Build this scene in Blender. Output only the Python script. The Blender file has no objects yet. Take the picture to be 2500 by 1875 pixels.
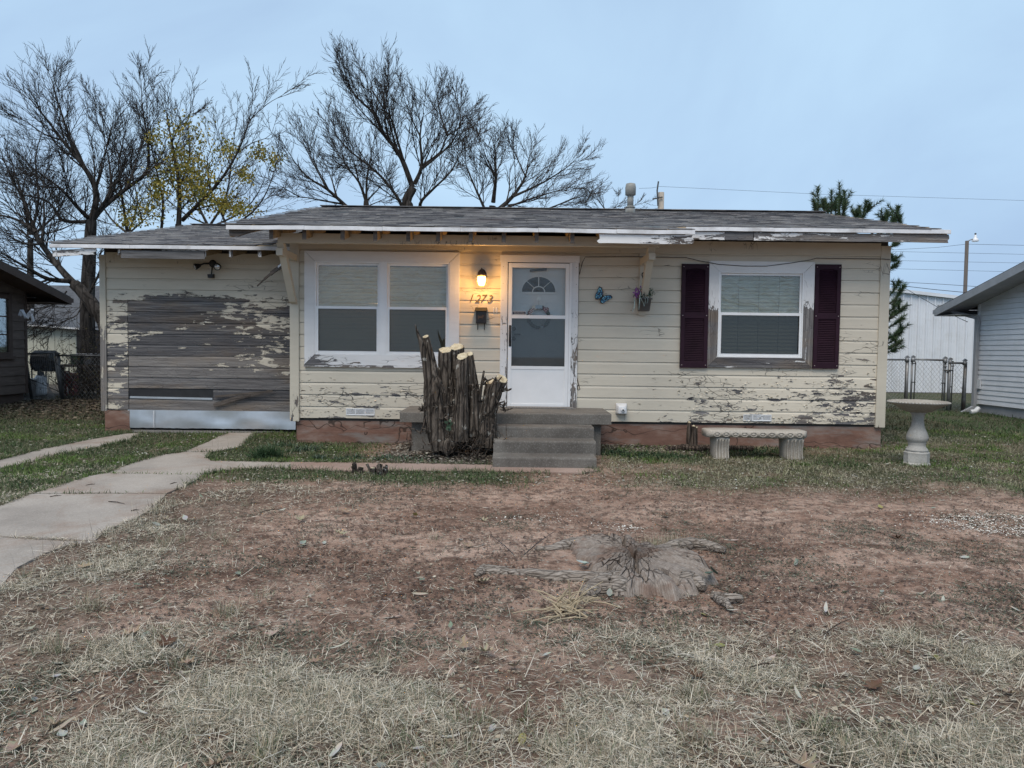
import bpy, bmesh, math, random
import numpy as np
from mathutils import Vector, Matrix, geometry as mgeo
R = math.radians
rng = random.Random(7)
nr = np.random.default_rng(11)
scn = bpy.context.scene
COL = scn.collection

# ------------------------------------------------------------------ camera
EYE = 1.32; FPX = 1800.0; PITCH = math.atan((937.5 - 858.0) / FPX); ROLL = 0.012
_f = Vector((0, math.cos(PITCH), -math.sin(PITCH)))
_u0 = Vector((0, math.sin(PITCH), math.cos(PITCH))); _r0 = Vector((1, 0, 0))
_r = _r0 * math.cos(ROLL) + _u0 * math.sin(ROLL)
_u = _u0 * math.cos(ROLL) - _r0 * math.sin(ROLL)
cd = bpy.data.cameras.new('camera'); cam = bpy.data.objects.new('camera', cd); COL.objects.link(cam)
cd.sensor_width = 36.0; cd.lens = 36.0 * FPX / 2500.0; cd.clip_start = 0.05; cd.clip_end = 2000
mw = Matrix(((_r.x, _u.x, -_f.x, 0), (_r.y, _u.y, -_f.y, 0), (_r.z, _u.z, -_f.z, EYE), (0, 0, 0, 1)))
cam.matrix_world = mw
scn.camera = cam

# ------------------------------------------------------------------ sky, sun, exposure
SUN_EL, SUN_AZ = 57.0, 200.0          # high soft light from behind the viewer (thin overcast)
w = bpy.data.worlds.new('World'); scn.world = w; w.use_nodes = True
nt = w.node_tree; nt.nodes.clear()
out = nt.nodes.new('ShaderNodeOutputWorld'); bg = nt.nodes.new('ShaderNodeBackground')
sky = nt.nodes.new('ShaderNodeTexSky'); sky.sky_type = 'NISHITA'; sky.sun_disc = False
sky.sun_elevation = R(SUN_EL); sky.sun_rotation = R(SUN_AZ); sky.ozone_density = 3.0
tc = nt.nodes.new('ShaderNodeTexCoord')
mp = nt.nodes.new('ShaderNodeMapping'); mp.inputs['Scale'].default_value = (1, 1, 1.6)
ns = nt.nodes.new('ShaderNodeTexNoise'); ns.inputs['Scale'].default_value = 1.7; ns.inputs['Detail'].default_value = 7; ns.inputs['Roughness'].default_value = 0.52; ns.inputs['Distortion'].default_value = 0.5
nt.links.new(tc.outputs['Generated'], mp.inputs[0]); nt.links.new(mp.outputs[0], ns.inputs['Vector'])
cr = nt.nodes.new('ShaderNodeValToRGB')
cr.color_ramp.elements[0].position = 0.33; cr.color_ramp.elements[0].color = (0.335, 0.465, 0.665, 1)
cr.color_ramp.elements[1].position = 0.68; cr.color_ramp.elements[1].color = (0.475, 0.66, 0.845, 1)
nt.links.new(ns.outputs['Fac'], cr.inputs[0])
gain = nt.nodes.new('ShaderNodeVectorMath'); gain.operation = 'SCALE'; gain.inputs['Scale'].default_value = 6.6
nt.links.new(cr.outputs[0], gain.inputs[0])
mx = nt.nodes.new('ShaderNodeMix'); mx.data_type = 'RGBA'; mx.inputs['Factor'].default_value = 0.9   # cloud cover over the clear sky
nt.links.new(sky.outputs[0], mx.inputs['A']); nt.links.new(gain.outputs[0], mx.inputs['B'])
bg.inputs['Strength'].default_value = 0.1
nt.links.new(mx.outputs['Result'], bg.inputs['Color']); nt.links.new(bg.outputs[0], out.inputs[0])
sd = bpy.data.lights.new('sun', 'SUN'); so = bpy.data.objects.new('sun', sd); COL.objects.link(so)
sd.energy = 1.5; sd.angle = R(40); sd.color = (1.0, 0.89, 0.76)
az = R(SUN_AZ)
sdir = Vector((math.sin(az) * math.cos(R(SUN_EL)), math.cos(az) * math.cos(R(SUN_EL)), math.sin(R(SUN_EL))))
so.rotation_euler = sdir.to_track_quat('Z', 'Y').to_euler(); so.location = (0, -10, 20)
vs = scn.view_settings; vs.view_transform = 'Standard'; vs.look = 'None'; vs.exposure = 0.82; vs.gamma = 1.0; vs.use_curve_mapping = False
scn.cycles.max_bounces = 6; scn.cycles.transparent_max_bounces = 12

# ------------------------------------------------------------------ picture point -> place
def ray(px, py):
    return _r * ((px - 1250.0) / FPX) + _u * ((937.5 - py) / FPX) + _f
def P(px, py, Y):
    d = ray(px, py); t = Y / d.y
    return Vector((d.x * t, Y, EYE + d.z * t))
def PX(px, Y, py=858.0): return P(px, py, Y).x
def PZ(py, Y, px=1250.0): return P(px, py, Y).z
def base_z(y): return 0.025 * (min(max(y, -6), 16.5) - 10.3)
def G(px, py):
    d = ray(px, py); y = 8.0
    for _ in range(30):
        t = (base_z(y) - EYE) / d.z; y = 0.5 * y + 0.5 * d.y * t
    t = y / d.y
    return Vector((d.x * t, y, base_z(y)))

# ------------------------------------------------------------------ numpy noise
def _hash(ix, iy, s):
    h = (ix * 374761393 + iy * 668265263 + s * 974634777) & 0xFFFFFFFF
    h = ((h ^ (h >> 13)) * 1274126177) & 0xFFFFFFFF
    return ((h ^ (h >> 16)) & 0xFFFF) / 65535.0
def vnoise(x, y, s=0):
    x = np.asarray(x, float); y = np.asarray(y, float)
    ix = np.floor(x).astype(np.int64); iy = np.floor(y).astype(np.int64)
    fx = x - ix; fy = y - iy; fx = fx * fx * (3 - 2 * fx); fy = fy * fy * (3 - 2 * fy)
    a = _hash(ix, iy, s); b = _hash(ix + 1, iy, s); c = _hash(ix, iy + 1, s); d = _hash(ix + 1, iy + 1, s)
    return (a * (1 - fx) + b * fx) * (1 - fy) + (c * (1 - fx) + d * fx) * fy
def fbm(x, y, o=4, s=0):
    v = 0; a = 0.5; t = 0
    for k in range(o):
        v = v + a * vnoise(np.asarray(x) * 2 ** k + 17.3 * k, np.asarray(y) * 2 ** k + 9.1 * k, s + k); t += a; a *= 0.5
    return v / t
def sm(a, b, x):
    t = np.clip((np.asarray(x, float) - a) / (b - a), 0, 1); return t * t * (3 - 2 * t)

# ------------------------------------------------------------------ materials
MATS = {}
class NT:
    def __init__(s, name):
        s.m = bpy.data.materials.new(name); s.m.use_nodes = True; s.t = s.m.node_tree; s.t.nodes.clear()
        s.o = s.n('OutputMaterial'); s.b = s.n('BsdfPrincipled'); s.l(s.b.outputs[0], s.o.inputs['Surface'])
        MATS[name] = s.m
        s._pos = None
    def n(s, t, **k):
        x = s.t.nodes.new('ShaderNode' + t)
        for a, v in k.items(): setattr(x, a, v)
        return x
    def l(s, a, b): s.t.links.new(a, b)
    def put(s, sock, v):
        if hasattr(v, 'node'): s.l(v, sock)
        elif isinstance(v, tuple) and len(v) == 3 and sock.type == 'RGBA': sock.default_value = (*v, 1)
        else: sock.default_value = v
    def pos(s, scale=(1, 1, 1), obj=False, rot=(0, 0, 0)):
        if obj: src = s.n('TexCoord').outputs['Object']
        else:
            if s._pos is None: s._pos = s.n('NewGeometry').outputs['Position']
            src = s._pos
        m = s.n('Mapping'); m.inputs['Scale'].default_value = scale; m.inputs['Rotation'].default_value = rot
        s.l(src, m.inputs[0]); return m.outputs[0]
    def noise(s, vec, scale=1, detail=4, rough=0.5, dist=0.0):
        x = s.n('TexNoise'); s.l(vec, x.inputs['Vector']); x.inputs['Scale'].default_value = scale
        x.inputs['Detail'].default_value = detail; x.inputs['Roughness'].default_value = rough; x.inputs['Distortion'].default_value = dist
        return x.outputs['Fac']
    def vor(s, vec, scale=1, feature='F1', outn='Distance', rnd=1.0):
        x = s.n('TexVoronoi'); x.feature = feature; s.l(vec, x.inputs['Vector']); x.inputs['Scale'].default_value = scale
        x.inputs['Randomness'].default_value = rnd
        return x.outputs[outn]
    def math(s, op, a, b=0.0, c=None, clamp=False):
        x = s.n('Math', operation=op, use_clamp=clamp); s.put(x.inputs[0], a); s.put(x.inputs[1], b)
        if c is not None: s.put(x.inputs[2], c)
        return x.outputs[0]
    def ramp(s, fac, stops):
        x = s.n('ValToRGB'); e = x.color_ramp.elements
        while len(e) < len(stops): e.new(0.5)
        for i, (p, c) in enumerate(stops):
            e[i].position = p; e[i].color = (*c, 1) if len(c) == 3 else c
        s.l(fac, x.inputs[0]); return x.outputs[0]
    def mr(s, v, a, b, c=0.0, d=1.0):
        x = s.n('MapRange'); x.clamp = True; s.put(x.inputs[0], v)
        for i, q in zip((1, 2, 3, 4), (a, b, c, d)): s.put(x.inputs[i], q)
        return x.outputs[0]
    def mix(s, f, a, b, blend='MIX'):
        x = s.n('Mix', data_type='RGBA', blend_type=blend); s.put(x.inputs['Factor'], f); s.put(x.inputs['A'], a); s.put(x.inputs['B'], b)
        return x.outputs['Result']
    def attr(s, name, out='Fac'):
        x = s.n('Attribute'); x.attribute_name = name; return x.outputs[out]
    def rnd(s): return s.n('ObjectInfo').outputs['Random']
    def bump(s, h, strength=0.5, dist=0.01):
        x = s.n('Bump'); x.inputs['Strength'].default_value = strength; x.inputs['Distance'].default_value = dist
        s.l(h, x.inputs['Height']); s.l(x.outputs[0], s.b.inputs['Normal'])
    def fin(s, col, rough=0.8, metal=0.0, spec=None):
        s.put(s.b.inputs['Base Color'], col); s.put(s.b.inputs['Roughness'], rough); s.put(s.b.inputs['Metallic'], metal)
        if spec is not None: s.b.inputs['Specular IOR Level'].default_value = spec
        return s.m

def simple(name, col, rough=0.7, var=0.25, scale=6.0, bump=0.0, metal=0.0, stretch=(1, 1, 1), dirt=None, spec=None):
    s = NT(name); v = s.pos(stretch)
    n = s.noise(v, scale, 5, 0.6)
    lo = tuple(c * (1 - var) for c in col); hi = tuple(min(1, c * (1 + var)) for c in col)
    c = s.ramp(n, [(0.3, lo), (0.7, hi)])
    if dirt:
        d = s.noise(s.pos(), 2.3, 6, 0.65); c = s.mix(s.mr(d, 0.5, 0.72), c, dirt)
    if bump: s.bump(s.noise(v, scale * 5, 6, 0.7), bump, 0.01)
    return s.fin(c, rough, metal, spec)

def wood_grey(s, sx=1.5, sz=55.0, vertical=False):
    sc = (sz, 1, sx) if vertical else (sx, 1, sz)
    n = s.noise(s.pos(sc), 1, 6, 0.65, 0.4)
    n2 = s.noise(s.pos((0.8, 1, 2.4)), 1.3, 4, 0.6)
    a = s.ramp(n, [(0.28, (0.035, 0.034, 0.038)), (0.5, (0.125, 0.122, 0.128)), (0.72, (0.31, 0.30, 0.29))])
    b = s.ramp(n, [(0.28, (0.045, 0.035, 0.029)), (0.5, (0.155, 0.122, 0.096)), (0.72, (0.35, 0.29, 0.235))])
    w = s.mix(s.mr(n2, 0.48, 0.66), a, b); r = s.rnd()
    w = s.mix(s.mr(r, 0.0, 0.45, 0.55, 0.0), w, (0.045, 0.045, 0.052)); w = s.mix(s.mr(r, 0.6, 1.0, 0.0, 0.4), w, (0.30, 0.27, 0.24))
    return w, n

def peel_paint(name, paint, under=(0.62, 0.60, 0.57), vertical=False, dirt=0.35, grain=(1.5, 55.0), nscale=(1.6, 1.0, 7.5), crackscale=(4.6, 1, 17), warm=0.0):
    s = NT(name)
    p = s.attr('peel')
    sc = (nscale[2], 1, nscale[0]) if vertical else nscale   # flakes follow the boards
    n1 = s.noise(s.pos(sc), 1.7, 9, 0.66, 0.25)
    thr = s.math('MULTIPLY_ADD', p, -0.55, 0.80)
    fl = s.n('TexVoronoi'); fl.feature = 'F1'; fl.distance = 'CHEBYCHEV'
    fw = s.n('VectorMath', operation='ADD'); fn_ = s.n('TexNoise'); s.l(s.pos(), fn_.inputs['Vector']); fn_.inputs['Scale'].default_value = 14; fn_.inputs['Detail'].default_value = 4
    s.l(s.pos((26, 1, 7) if vertical else (7, 1, 26)), fw.inputs[0]); s.l(fn_.outputs['Color'], fw.inputs[1]); s.l(fw.outputs[0], fl.inputs['Vector']); fl.inputs['Scale'].default_value = 1.0
    fs = s.n('SeparateColor'); s.l(fl.outputs['Color'], fs.inputs[0])
    n1 = s.math('ADD', s.math('MULTIPLY', n1, 0.86), s.math('MULTIPLY', fs.outputs[0], 0.15))
    d = s.math('SUBTRACT', n1, thr)
    m = s.mr(d, -0.004, 0.006)
    edge = s.mr(d, -0.028, 0.0)                 # lifted rim of the paint
    wood, wn = wood_grey(s, *grain, vertical=vertical)
    # cracks in the coat
    cs = (crackscale[2], 1, crackscale[0]) if vertical else crackscale
    warp = s.n('VectorMath', operation='ADD')
    wv = s.n('TexNoise'); s.l(s.pos(), wv.inputs['Vector']); wv.inputs['Scale'].default_value = 5; wv.inputs['Detail'].default_value = 3
    s.l(s.pos(cs), warp.inputs[0]); s.l(wv.outputs['Color'], warp.inputs[1])
    cr = s.vor(warp.outputs[0], 1.0, 'DISTANCE_TO_EDGE')
    crm = s.mr(cr, 0.012, 0.034, 1.0, 0.0)
    gate = s.mr(s.math('ADD', s.noise(s.pos((1.4, 1, 3.2)), 1.1, 3, 0.5), s.math('MULTIPLY', p, 0.42)), 0.64, 0.72)
    crm = s.math('MULTIPLY', crm, gate)
    big = s.noise(s.pos((0.7, 1, 1.2)), 1.0, 5, 0.6)
    fine = s.noise(s.pos((3, 1, 22)), 1.0, 5, 0.6)
    pc = s.mix(s.mr(big, 0.35, 0.7, 0, dirt), paint, tuple(c * 0.62 for c in paint))
    pc = s.mix(s.mr(fine, 0.45, 0.75, 0, 0.25), pc, tuple(c * 0.7 for c in paint))
    pc = s.mix(s.math('MULTIPLY', s.rnd(), 0.16), pc, tuple(c * 0.7 for c in paint))
    pc = s.mix(s.math('MULTIPLY', edge, 0.35), pc, under)
    pc = s.mix(s.math('MULTIPLY', crm, 0.85), pc, (0.06, 0.055, 0.05))
    col = s.mix(m, pc, wood)
    h = s.math('ADD', s.math('MULTIPLY', s.math('SUBTRACT', 1.0, m), s.math('MULTIPLY_ADD', edge, 0.5, 0.9)), s.math('MULTIPLY', wn, 0.35))
    h = s.math('SUBTRACT', h, s.math('MULTIPLY', crm, 0.6))
    s.bump(h, 0.8, 0.008)
    return s.fin(col, s.mr(m, 0, 1, 0.55, 0.9))

def vcol(name, rough=0.8, spec=0.2, var=0.0, trans=0.0):
    s = NT(name); c = s.attr('col', 'Color')
    if var:
        n = s.noise(s.pos(), 9, 3); c = s.mix(s.mr(n, 0.3, 0.7, 0, var), c, (0.02, 0.018, 0.012))
    s.fin(c, rough, 0, spec)
    if trans:
        t = s.n('BsdfTranslucent'); s.l(c, t.inputs[0]); ms = s.n('MixShader'); ms.inputs[0].default_value = trans
        s.l(s.b.outputs[0], ms.inputs[1]); s.l(t.outputs[0], ms.inputs[2]); s.l(ms.outputs[0], s.o.inputs['Surface'])
    return s.m

def glass(name, tint=(0.9, 0.95, 0.94), refl=0.18, wav=0.0, wscale=6.0, film=0.0):
    s = NT(name); s.t.nodes.remove(s.b)
    tr = s.n('BsdfTransparent'); tr.inputs[0].default_value = (*tint, 1)
    gl = s.n('BsdfGlossy'); gl.inputs['Roughness'].default_value = 0.02; gl.inputs['Color'].default_value = (0.95, 0.98, 1, 1)
    fr = s.n('LayerWeight'); fr.inputs['Blend'].default_value = 0.35
    fac = s.math('ADD', s.math('MULTIPLY', fr.outputs['Fresnel'], 0.6), refl, clamp=True)
    ms = s.n('MixShader'); s.l(fac, ms.inputs[0]); s.l(tr.outputs[0], ms.inputs[1]); s.l(gl.outputs[0], ms.inputs[2])
    last = ms.outputs[0]
    if wav:
        v = s.pos((1.0, 1, 1.4)); n = s.noise(v, wscale, 5, 0.6, 2.2)
        bp = s.n('Bump'); bp.inputs['Strength'].default_value = wav; bp.inputs['Distance'].default_value = 0.02; s.l(n, bp.inputs['Height'])
        s.l(bp.outputs[0], gl.inputs['Normal'])
        if film:
            df = s.n('BsdfDiffuse'); df.inputs[0].default_value = (0.72, 0.76, 0.76, 1); s.l(bp.outputs[0], df.inputs['Normal'])
            m2 = s.n('MixShader'); s.l(s.mr(n, 0.38, 0.72, film * 0.25, film * 1.5), m2.inputs[0]); s.l(last, m2.inputs[1]); s.l(df.outputs[0], m2.inputs[2]); last = m2.outputs[0]
    elif film:
        df = s.n('BsdfDiffuse'); df.inputs[0].default_value = (0.10, 0.11, 0.11, 1)
        m2 = s.n('MixShader'); m2.inputs[0].default_value = film; s.l(last, m2.inputs[1]); s.l(df.outputs[0], m2.inputs[2]); last = m2.outputs[0]
    s.l(last, s.o.inputs['Surface']); return s.m

CREAM = (0.665, 0.605, 0.495)
peel_paint('siding_paint', CREAM)
peel_paint('trim_cream', (0.60, 0.55, 0.45), vertical=True)
peel_paint('trim_white', (0.80, 0.80, 0.80), nscale=(1.3, 1, 8.0))
peel_paint('trim_white_v', (0.80, 0.80, 0.80), vertical=True, nscale=(1.3, 1, 8.0))
simple('soffit_paint', (0.33, 0.245, 0.145), 0.7, 0.3, 4, 0.2, stretch=(1, 3, 3))
simple('vinyl_white', (0.80, 0.81, 0.82), 0.35, 0.05, 3)
simple('drip_metal', (0.66, 0.67, 0.69), 0.45, 0.15, 5, 0.1, dirt=(0.34, 0.33, 0.32))
simple('grey_board', (0.14, 0.138, 0.14), 0.9, 0.6, 2, 0.4, stretch=(1, 1, 22))
simple('flash_metal', (0.66, 0.68, 0.70), 0.38, 0.12, 3, 0.05, metal=0.85)
simple('black_metal', (0.018, 0.018, 0.02), 0.5, 0.3, 8, 0.1)
simple('rust_iron', (0.07, 0.05, 0.042), 0.75, 0.5, 14, 0.3)
simple('galv', (0.23, 0.24, 0.25), 0.5, 0.25, 10, 0.1, metal=0.5, dirt=(0.14, 0.11, 0.09))
simple('galv_dark', (0.075, 0.078, 0.08), 0.55, 0.3, 10, 0.1, metal=0.3)
simple('fence_wire', (0.16, 0.165, 0.17), 0.55, 0.2, 10, metal=0.3)
simple('brass', (0.30, 0.19, 0.05), 0.4, 0.3, 20, metal=0.7)
simple('dark_wood', (0.09, 0.075, 0.065), 0.85, 0.5, 3, 0.4, stretch=(1, 1, 14))
simple('broken_wood', (0.36, 0.27, 0.16), 0.85, 0.4, 5, 0.4, stretch=(2, 2, 12))
simple('white_plastic', (0.72, 0.73, 0.74), 0.4, 0.08, 6, dirt=(0.45, 0.44, 0.42))
simple('grey_plastic', (0.085, 0.082, 0.082), 0.5, 0.15, 6)
simple('door_paint', (0.60, 0.61, 0.62), 0.45, 0.05, 3)
simple('door_mat_stripe', (0.20, 0.19, 0.18), 0.9, 0.5, 60, 0.2)
simple('shutter_paint', (0.026, 0.009, 0.018), 0.6, 0.22, 5, 0.05, spec=0.2)
simple('screw', (0.42, 0.36, 0.36), 0.4, 0.1, 5)
s = NT('blind_white'); s.fin((0.72, 0.73, 0.66), 0.6)
_t = s.n('BsdfTranslucent'); _t.inputs[0].default_value = (0.7, 0.66, 0.55, 1); _m = s.n('MixShader'); _m.inputs[0].default_value = 0.3
s.l(s.b.outputs[0], _m.inputs[1]); s.l(_t.outputs[0], _m.inputs[2]); s.l(_m.outputs[0], s.o.inputs['Surface'])
simple('room_dark', (0.07, 0.065, 0.06), 0.9, 0.2, 2)
simple('vinyl_siding', (0.80, 0.81, 0.83), 0.45, 0.06, 2.0, 0.05, dirt=(0.72, 0.73, 0.74))
simple('soffit_grey', (0.36, 0.36, 0.37), 0.6, 0.12, 4)
simple('gutter_grey', (0.36, 0.365, 0.375), 0.4, 0.12, 4)
simple('metal_panel', (0.70, 0.73, 0.77), 0.4, 0.05, 1.5, dirt=(0.62, 0.64, 0.66))
simple('brown_siding', (0.13, 0.098, 0.08), 0.8, 0.25, 3, 0.2, stretch=(1, 1, 6))
simple('brown_trim', (0.085, 0.058, 0.046), 0.8, 0.2, 3)
simple('shed_panel', (0.50, 0.50, 0.41), 0.7, 0.10, 2)
simple('old_roof', (0.075, 0.078, 0.085), 0.9, 0.3, 5, 0.3)
simple('pole_wood', (0.36, 0.32, 0.27), 0.85, 0.2, 4, 0.3, stretch=(8, 8, 1))
simple('pole_dark', (0.10, 0.085, 0.075), 0.85, 0.2, 4, 0.3, stretch=(8, 8, 1))
simple('wire_black', (0.03, 0.03, 0.033), 0.7, 0.1, 3)
simple('red_plastic', (0.17, 0.02, 0.022), 0.5, 0.3, 6)
simple('flower_purple', (0.25, 0.09, 0.33), 0.7, 0.5, 40)
simple('leaf_pale', (0.36, 0.46, 0.44), 0.7, 0.5, 30)
simple('leaf_green', (0.045, 0.085, 0.05), 0.7, 0.4, 30)
simple('bag_white', (0.62, 0.63, 0.66), 0.5, 0.1, 9)
simple('flue_metal', (0.27, 0.27, 0.25), 0.6, 0.25, 7, 0.1, dirt=(0.16, 0.15, 0.13))

def concrete(name, base, stain, speck=0.25, bump=0.35):
    s = NT(name)
    n = s.noise(s.pos(), 1.4, 7, 0.62); f = s.noise(s.pos(), 60, 4, 0.7); g = s.vor(s.pos(), 120, 'F1', 'Color')
    c = s.ramp(n, [(0.3, tuple(b * 0.72 for b in base)), (0.55, base), (0.75, tuple(b * 1.12 for b in base))])
    st = s.noise(s.pos(), 0.9, 6, 0.7, 0.6)
    c = s.mix(s.mr(st, 0.48, 0.68, 0, 0.85), c, stain)
    c = s.mix(s.mr(f, 0.5, 0.8, 0, 0.5), c, tuple(b * 0.5 for b in base))
    if speck:
        bw = s.n('SeparateColor'); s.l(g, bw.inputs[0])
        c = s.mix(s.math('MULTIPLY', s.mr(bw.outputs[0], 0.86, 0.9), speck), c, (0.7, 0.69, 0.66))
        c = s.mix(s.math('MULTIPLY', s.mr(bw.outputs[1], 0.8, 0.86), speck), c, (0.03, 0.03, 0.03))
    s.bump(f, bump, 0.006)
    return s.fin(c, 0.9, 0, 0.2)
concrete('concrete_drive', (0.365, 0.325, 0.285), (0.25, 0.17, 0.125), 0.1, 0.25)
concrete('concrete_walk', (0.33, 0.245, 0.205), (0.26, 0.165, 0.125), 0.1, 0.2)
concrete('concrete_steps', (0.17, 0.158, 0.142), (0.08, 0.07, 0.062), 0.10, 0.7)
concrete('concrete_apron', (0.15, 0.145, 0.14), (0.09, 0.08, 0.075), 0.2, 0.4)
concrete('cast_stone', (0.40, 0.365, 0.315), (0.25, 0.215, 0.18), 0.2, 0.4)
concrete('cast_stone_grey', (0.44, 0.43, 0.40), (0.30, 0.285, 0.26), 0.15, 0.35)

def make_foundation():
    s = NT('foundation_red')
    n = s.noise(s.pos((1, 1, 2.5)), 2.0, 7, 0.65); f = s.noise(s.pos(), 40, 4)
    c = s.ramp(n, [(0.3, (0.13, 0.072, 0.056)), (0.5, (0.205, 0.118, 0.09)), (0.68, (0.29, 0.215, 0.18))])
    z = s.n('SeparateXYZ'); s.l(s.pos(), z.inputs[0])
    g = s.noise(s.pos((0.6, 1, 3)), 1.3, 5, 0.7)
    c = s.mix(s.mr(g, 0.53, 0.66, 0, 0.85), c, (0.23, 0.215, 0.20))
    warp = s.n('VectorMath', operation='ADD'); wv = s.n('TexNoise'); s.l(s.pos(), wv.inputs['Vector']); wv.inputs['Scale'].default_value = 3
    s.l(s.pos((0.55, 1, 4.2)), warp.inputs[0]); s.l(wv.outputs['Color'], warp.inputs[1])
    cr = s.mr(s.vor(warp.outputs[0], 1.0, 'DISTANCE_TO_EDGE'), 0.006, 0.02, 1, 0)
    c = s.mix(s.math('MULTIPLY', cr, 0.8), c, (0.04, 0.03, 0.025))
    s.bump(s.math('SUBTRACT', f, cr), 0.4, 0.008); s.fin(c, 0.9, 0, 0.2)
make_foundation()

def make_shingle():
    s = NT('shingle')
    v = s.vor(s.pos((3.0, 7.0, 0.01)), 1.0, 'F1', 'Color'); sep = s.n('SeparateColor'); s.l(v, sep.inputs[0])
    n = s.noise(s.pos((2, 7, 1)), 2.5, 5, 0.6); f = s.noise(s.pos(), 150, 3, 0.8)
    big = s.noise(s.pos(), 0.7, 5, 0.6)
    c = s.ramp(s.math('ADD', s.math('MULTIPLY', sep.outputs[0], 0.5), s.math('MULTIPLY', n, 0.5)),
               [(0.25, (0.085, 0.085, 0.093)), (0.5, (0.165, 0.163, 0.168)), (0.75, (0.27, 0.26, 0.25))])
    c = s.mix(s.math('MULTIPLY', s.mr(big, 0.55, 0.7), 0.35), c, (0.14, 0.10, 0.09))
    c = s.mix(s.math('MULTIPLY', s.mr(s.noise(s.pos((1.2, 2, 1)), 1.6, 4), 0.63, 0.72), 0.4), c, (0.07, 0.13, 0.15))
    c = s.mix(s.mr(f, 0.5, 0.75, 0, 0.6), c, (0.05, 0.05, 0.055))
    s.bump(f, 0.5, 0.004); s.fin(c, 0.95, 0, 0.15)
make_shingle()

def make_bark(name, lo, mid, hi, scale=(16, 16, 1.6), lichen=0.0, bump=1.0, dist=0.03):
    s = NT(name)
    n = s.noise(s.pos(scale), 1.5, 7, 0.68, 0.6)
    r = s.vor(s.pos(scale), 0.9, 'DISTANCE_TO_EDGE')
    c = s.ramp(n, [(0.28, lo), (0.5, mid), (0.75, hi)])
    c = s.mix(s.mr(r, 0.0, 0.09, 0.8, 0), c, tuple(q * 0.5 for q in lo))
    if lichen:
        l = s.noise(s.pos((1, 1, 0.8)), 13, 4, 0.5); c = s.mix(s.mr(l, 0.64, 0.68, 0, lichen), c, (0.42, 0.41, 0.37))
    s.bump(s.math('ADD', n, s.mr(r, 0, 0.15)), bump, dist); s.fin(c, 0.95, 0, 0.15)
make_bark('bark', (0.026, 0.021, 0.018), (0.098, 0.082, 0.068), (0.25, 0.215, 0.18), lichen=0.8)
make_bark('tree_bark', (0.02, 0.017, 0.015), (0.05, 0.044, 0.04), (0.10, 0.09, 0.082), (6, 6, 1.2), bump=0.5)
make_bark('stub_post', (0.05, 0.04, 0.033), (0.13, 0.10, 0.08), (0.25, 0.2, 0.16), (30, 30, 2))
def make_cut():
    s = NT('cut_wood')
    n = s.noise(s.pos(), 26, 5, 0.7); b = s.noise(s.pos(), 7, 4)
    c = s.ramp(n, [(0.3, (0.34, 0.27, 0.16)), (0.55, (0.56, 0.48, 0.33)), (0.75, (0.66, 0.61, 0.49))])
    c = s.mix(s.mr(b, 0.58, 0.66, 0, 0.7), c, (0.26, 0.19, 0.11)); s.bump(n, 0.4, 0.008); s.fin(c, 0.85)
make_cut()
vcol('grass_green', 0.75, 0.25, 0.0, 0.2); vcol('grass_dry', 0.8, 0.25, 0.0, 0.15); vcol('weed', 0.8, 0.2, 0.0, 0.1); vcol('chips', 0.85, 0.2)
vcol('leaf_dry', 0.75, 0.25, 0.15, 0.1); vcol('tree_leaf', 0.7, 0.25, 0.0, 0.3); vcol('needles', 0.6, 0.3, 0.0, 0.1); vcol('wreath_mix', 0.7, 0.2)
vcol('wing', 0.5, 0.3)
glass('glass_plain', (0.9, 0.94, 0.93), 0.10)
glass('glass_film', (0.88, 0.89, 0.84), 0.05, 0.35, 4.0, 0.09)
glass('glass_screen', (0.62, 0.62, 0.57), 0.03, 0, 1, 0.12)
glass('glass_door_top', (0.95, 0.97, 0.97), 0.0, 0.25, 6.0, 0.015)
glass('glass_door_low', (0.68, 0.70, 0.70), 0.02, 0, 1, 0.10)
s = NT('lamp_glow'); s.fin((1, 0.8, 0.4), 0.4); s.b.inputs['Emission Color'].default_value = (1.0, 0.52, 0.13, 1); s.b.inputs['Emission Strength'].default_value = 5.5
s = NT('bulb_glow'); s.fin((1, 0.9, 0.7), 0.4); s.b.inputs['Emission Color'].default_value = (1.0, 0.74, 0.34, 1); s.b.inputs['Emission Strength'].default_value = 25
simple('lens_glass', (0.55, 0.57, 0.58), 0.12, 0.25, 30, metal=0.5)

# ------------------------------------------------------------------ objects
ORG = {}
def thing(name, label, cat, loc, group=None, kind=None):
    o = bpy.data.objects.new(name, None); COL.objects.link(o); o.location = loc; o.empty_display_size = 0.1
    if label: o['label'] = label
    if cat: o['category'] = cat
    if group: o['group'] = group
    if kind: o['kind'] = kind
    ORG[o.name] = Vector(loc); return o
def root_org(p): return ORG.get(p.name, Vector((0, 0, 0))) if p is not None else Vector((0, 0, 0))
def mesh_np(name, v, tris=None, quads=None):
    me = bpy.data.meshes.new(name); v = np.asarray(v, np.float32)
    nt_ = 0 if tris is None else len(tris); nq = 0 if quads is None else len(quads)
    me.vertices.add(len(v)); me.vertices.foreach_set('co', v.ravel())
    li = []
    if nt_: li.append(np.asarray(tris, np.int32).ravel())
    if nq: li.append(np.asarray(quads, np.int32).ravel())
    li = np.concatenate(li); me.loops.add(len(li)); me.loops.foreach_set('vertex_index', li)
    ls = np.concatenate([np.arange(nt_) * 3, nt_ * 3 + np.arange(nq) * 4]).astype(np.int32)
    me.polygons.add(nt_ + nq); me.polygons.foreach_set('loop_start', ls)
    me.update(calc_edges=True); return me
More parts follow.
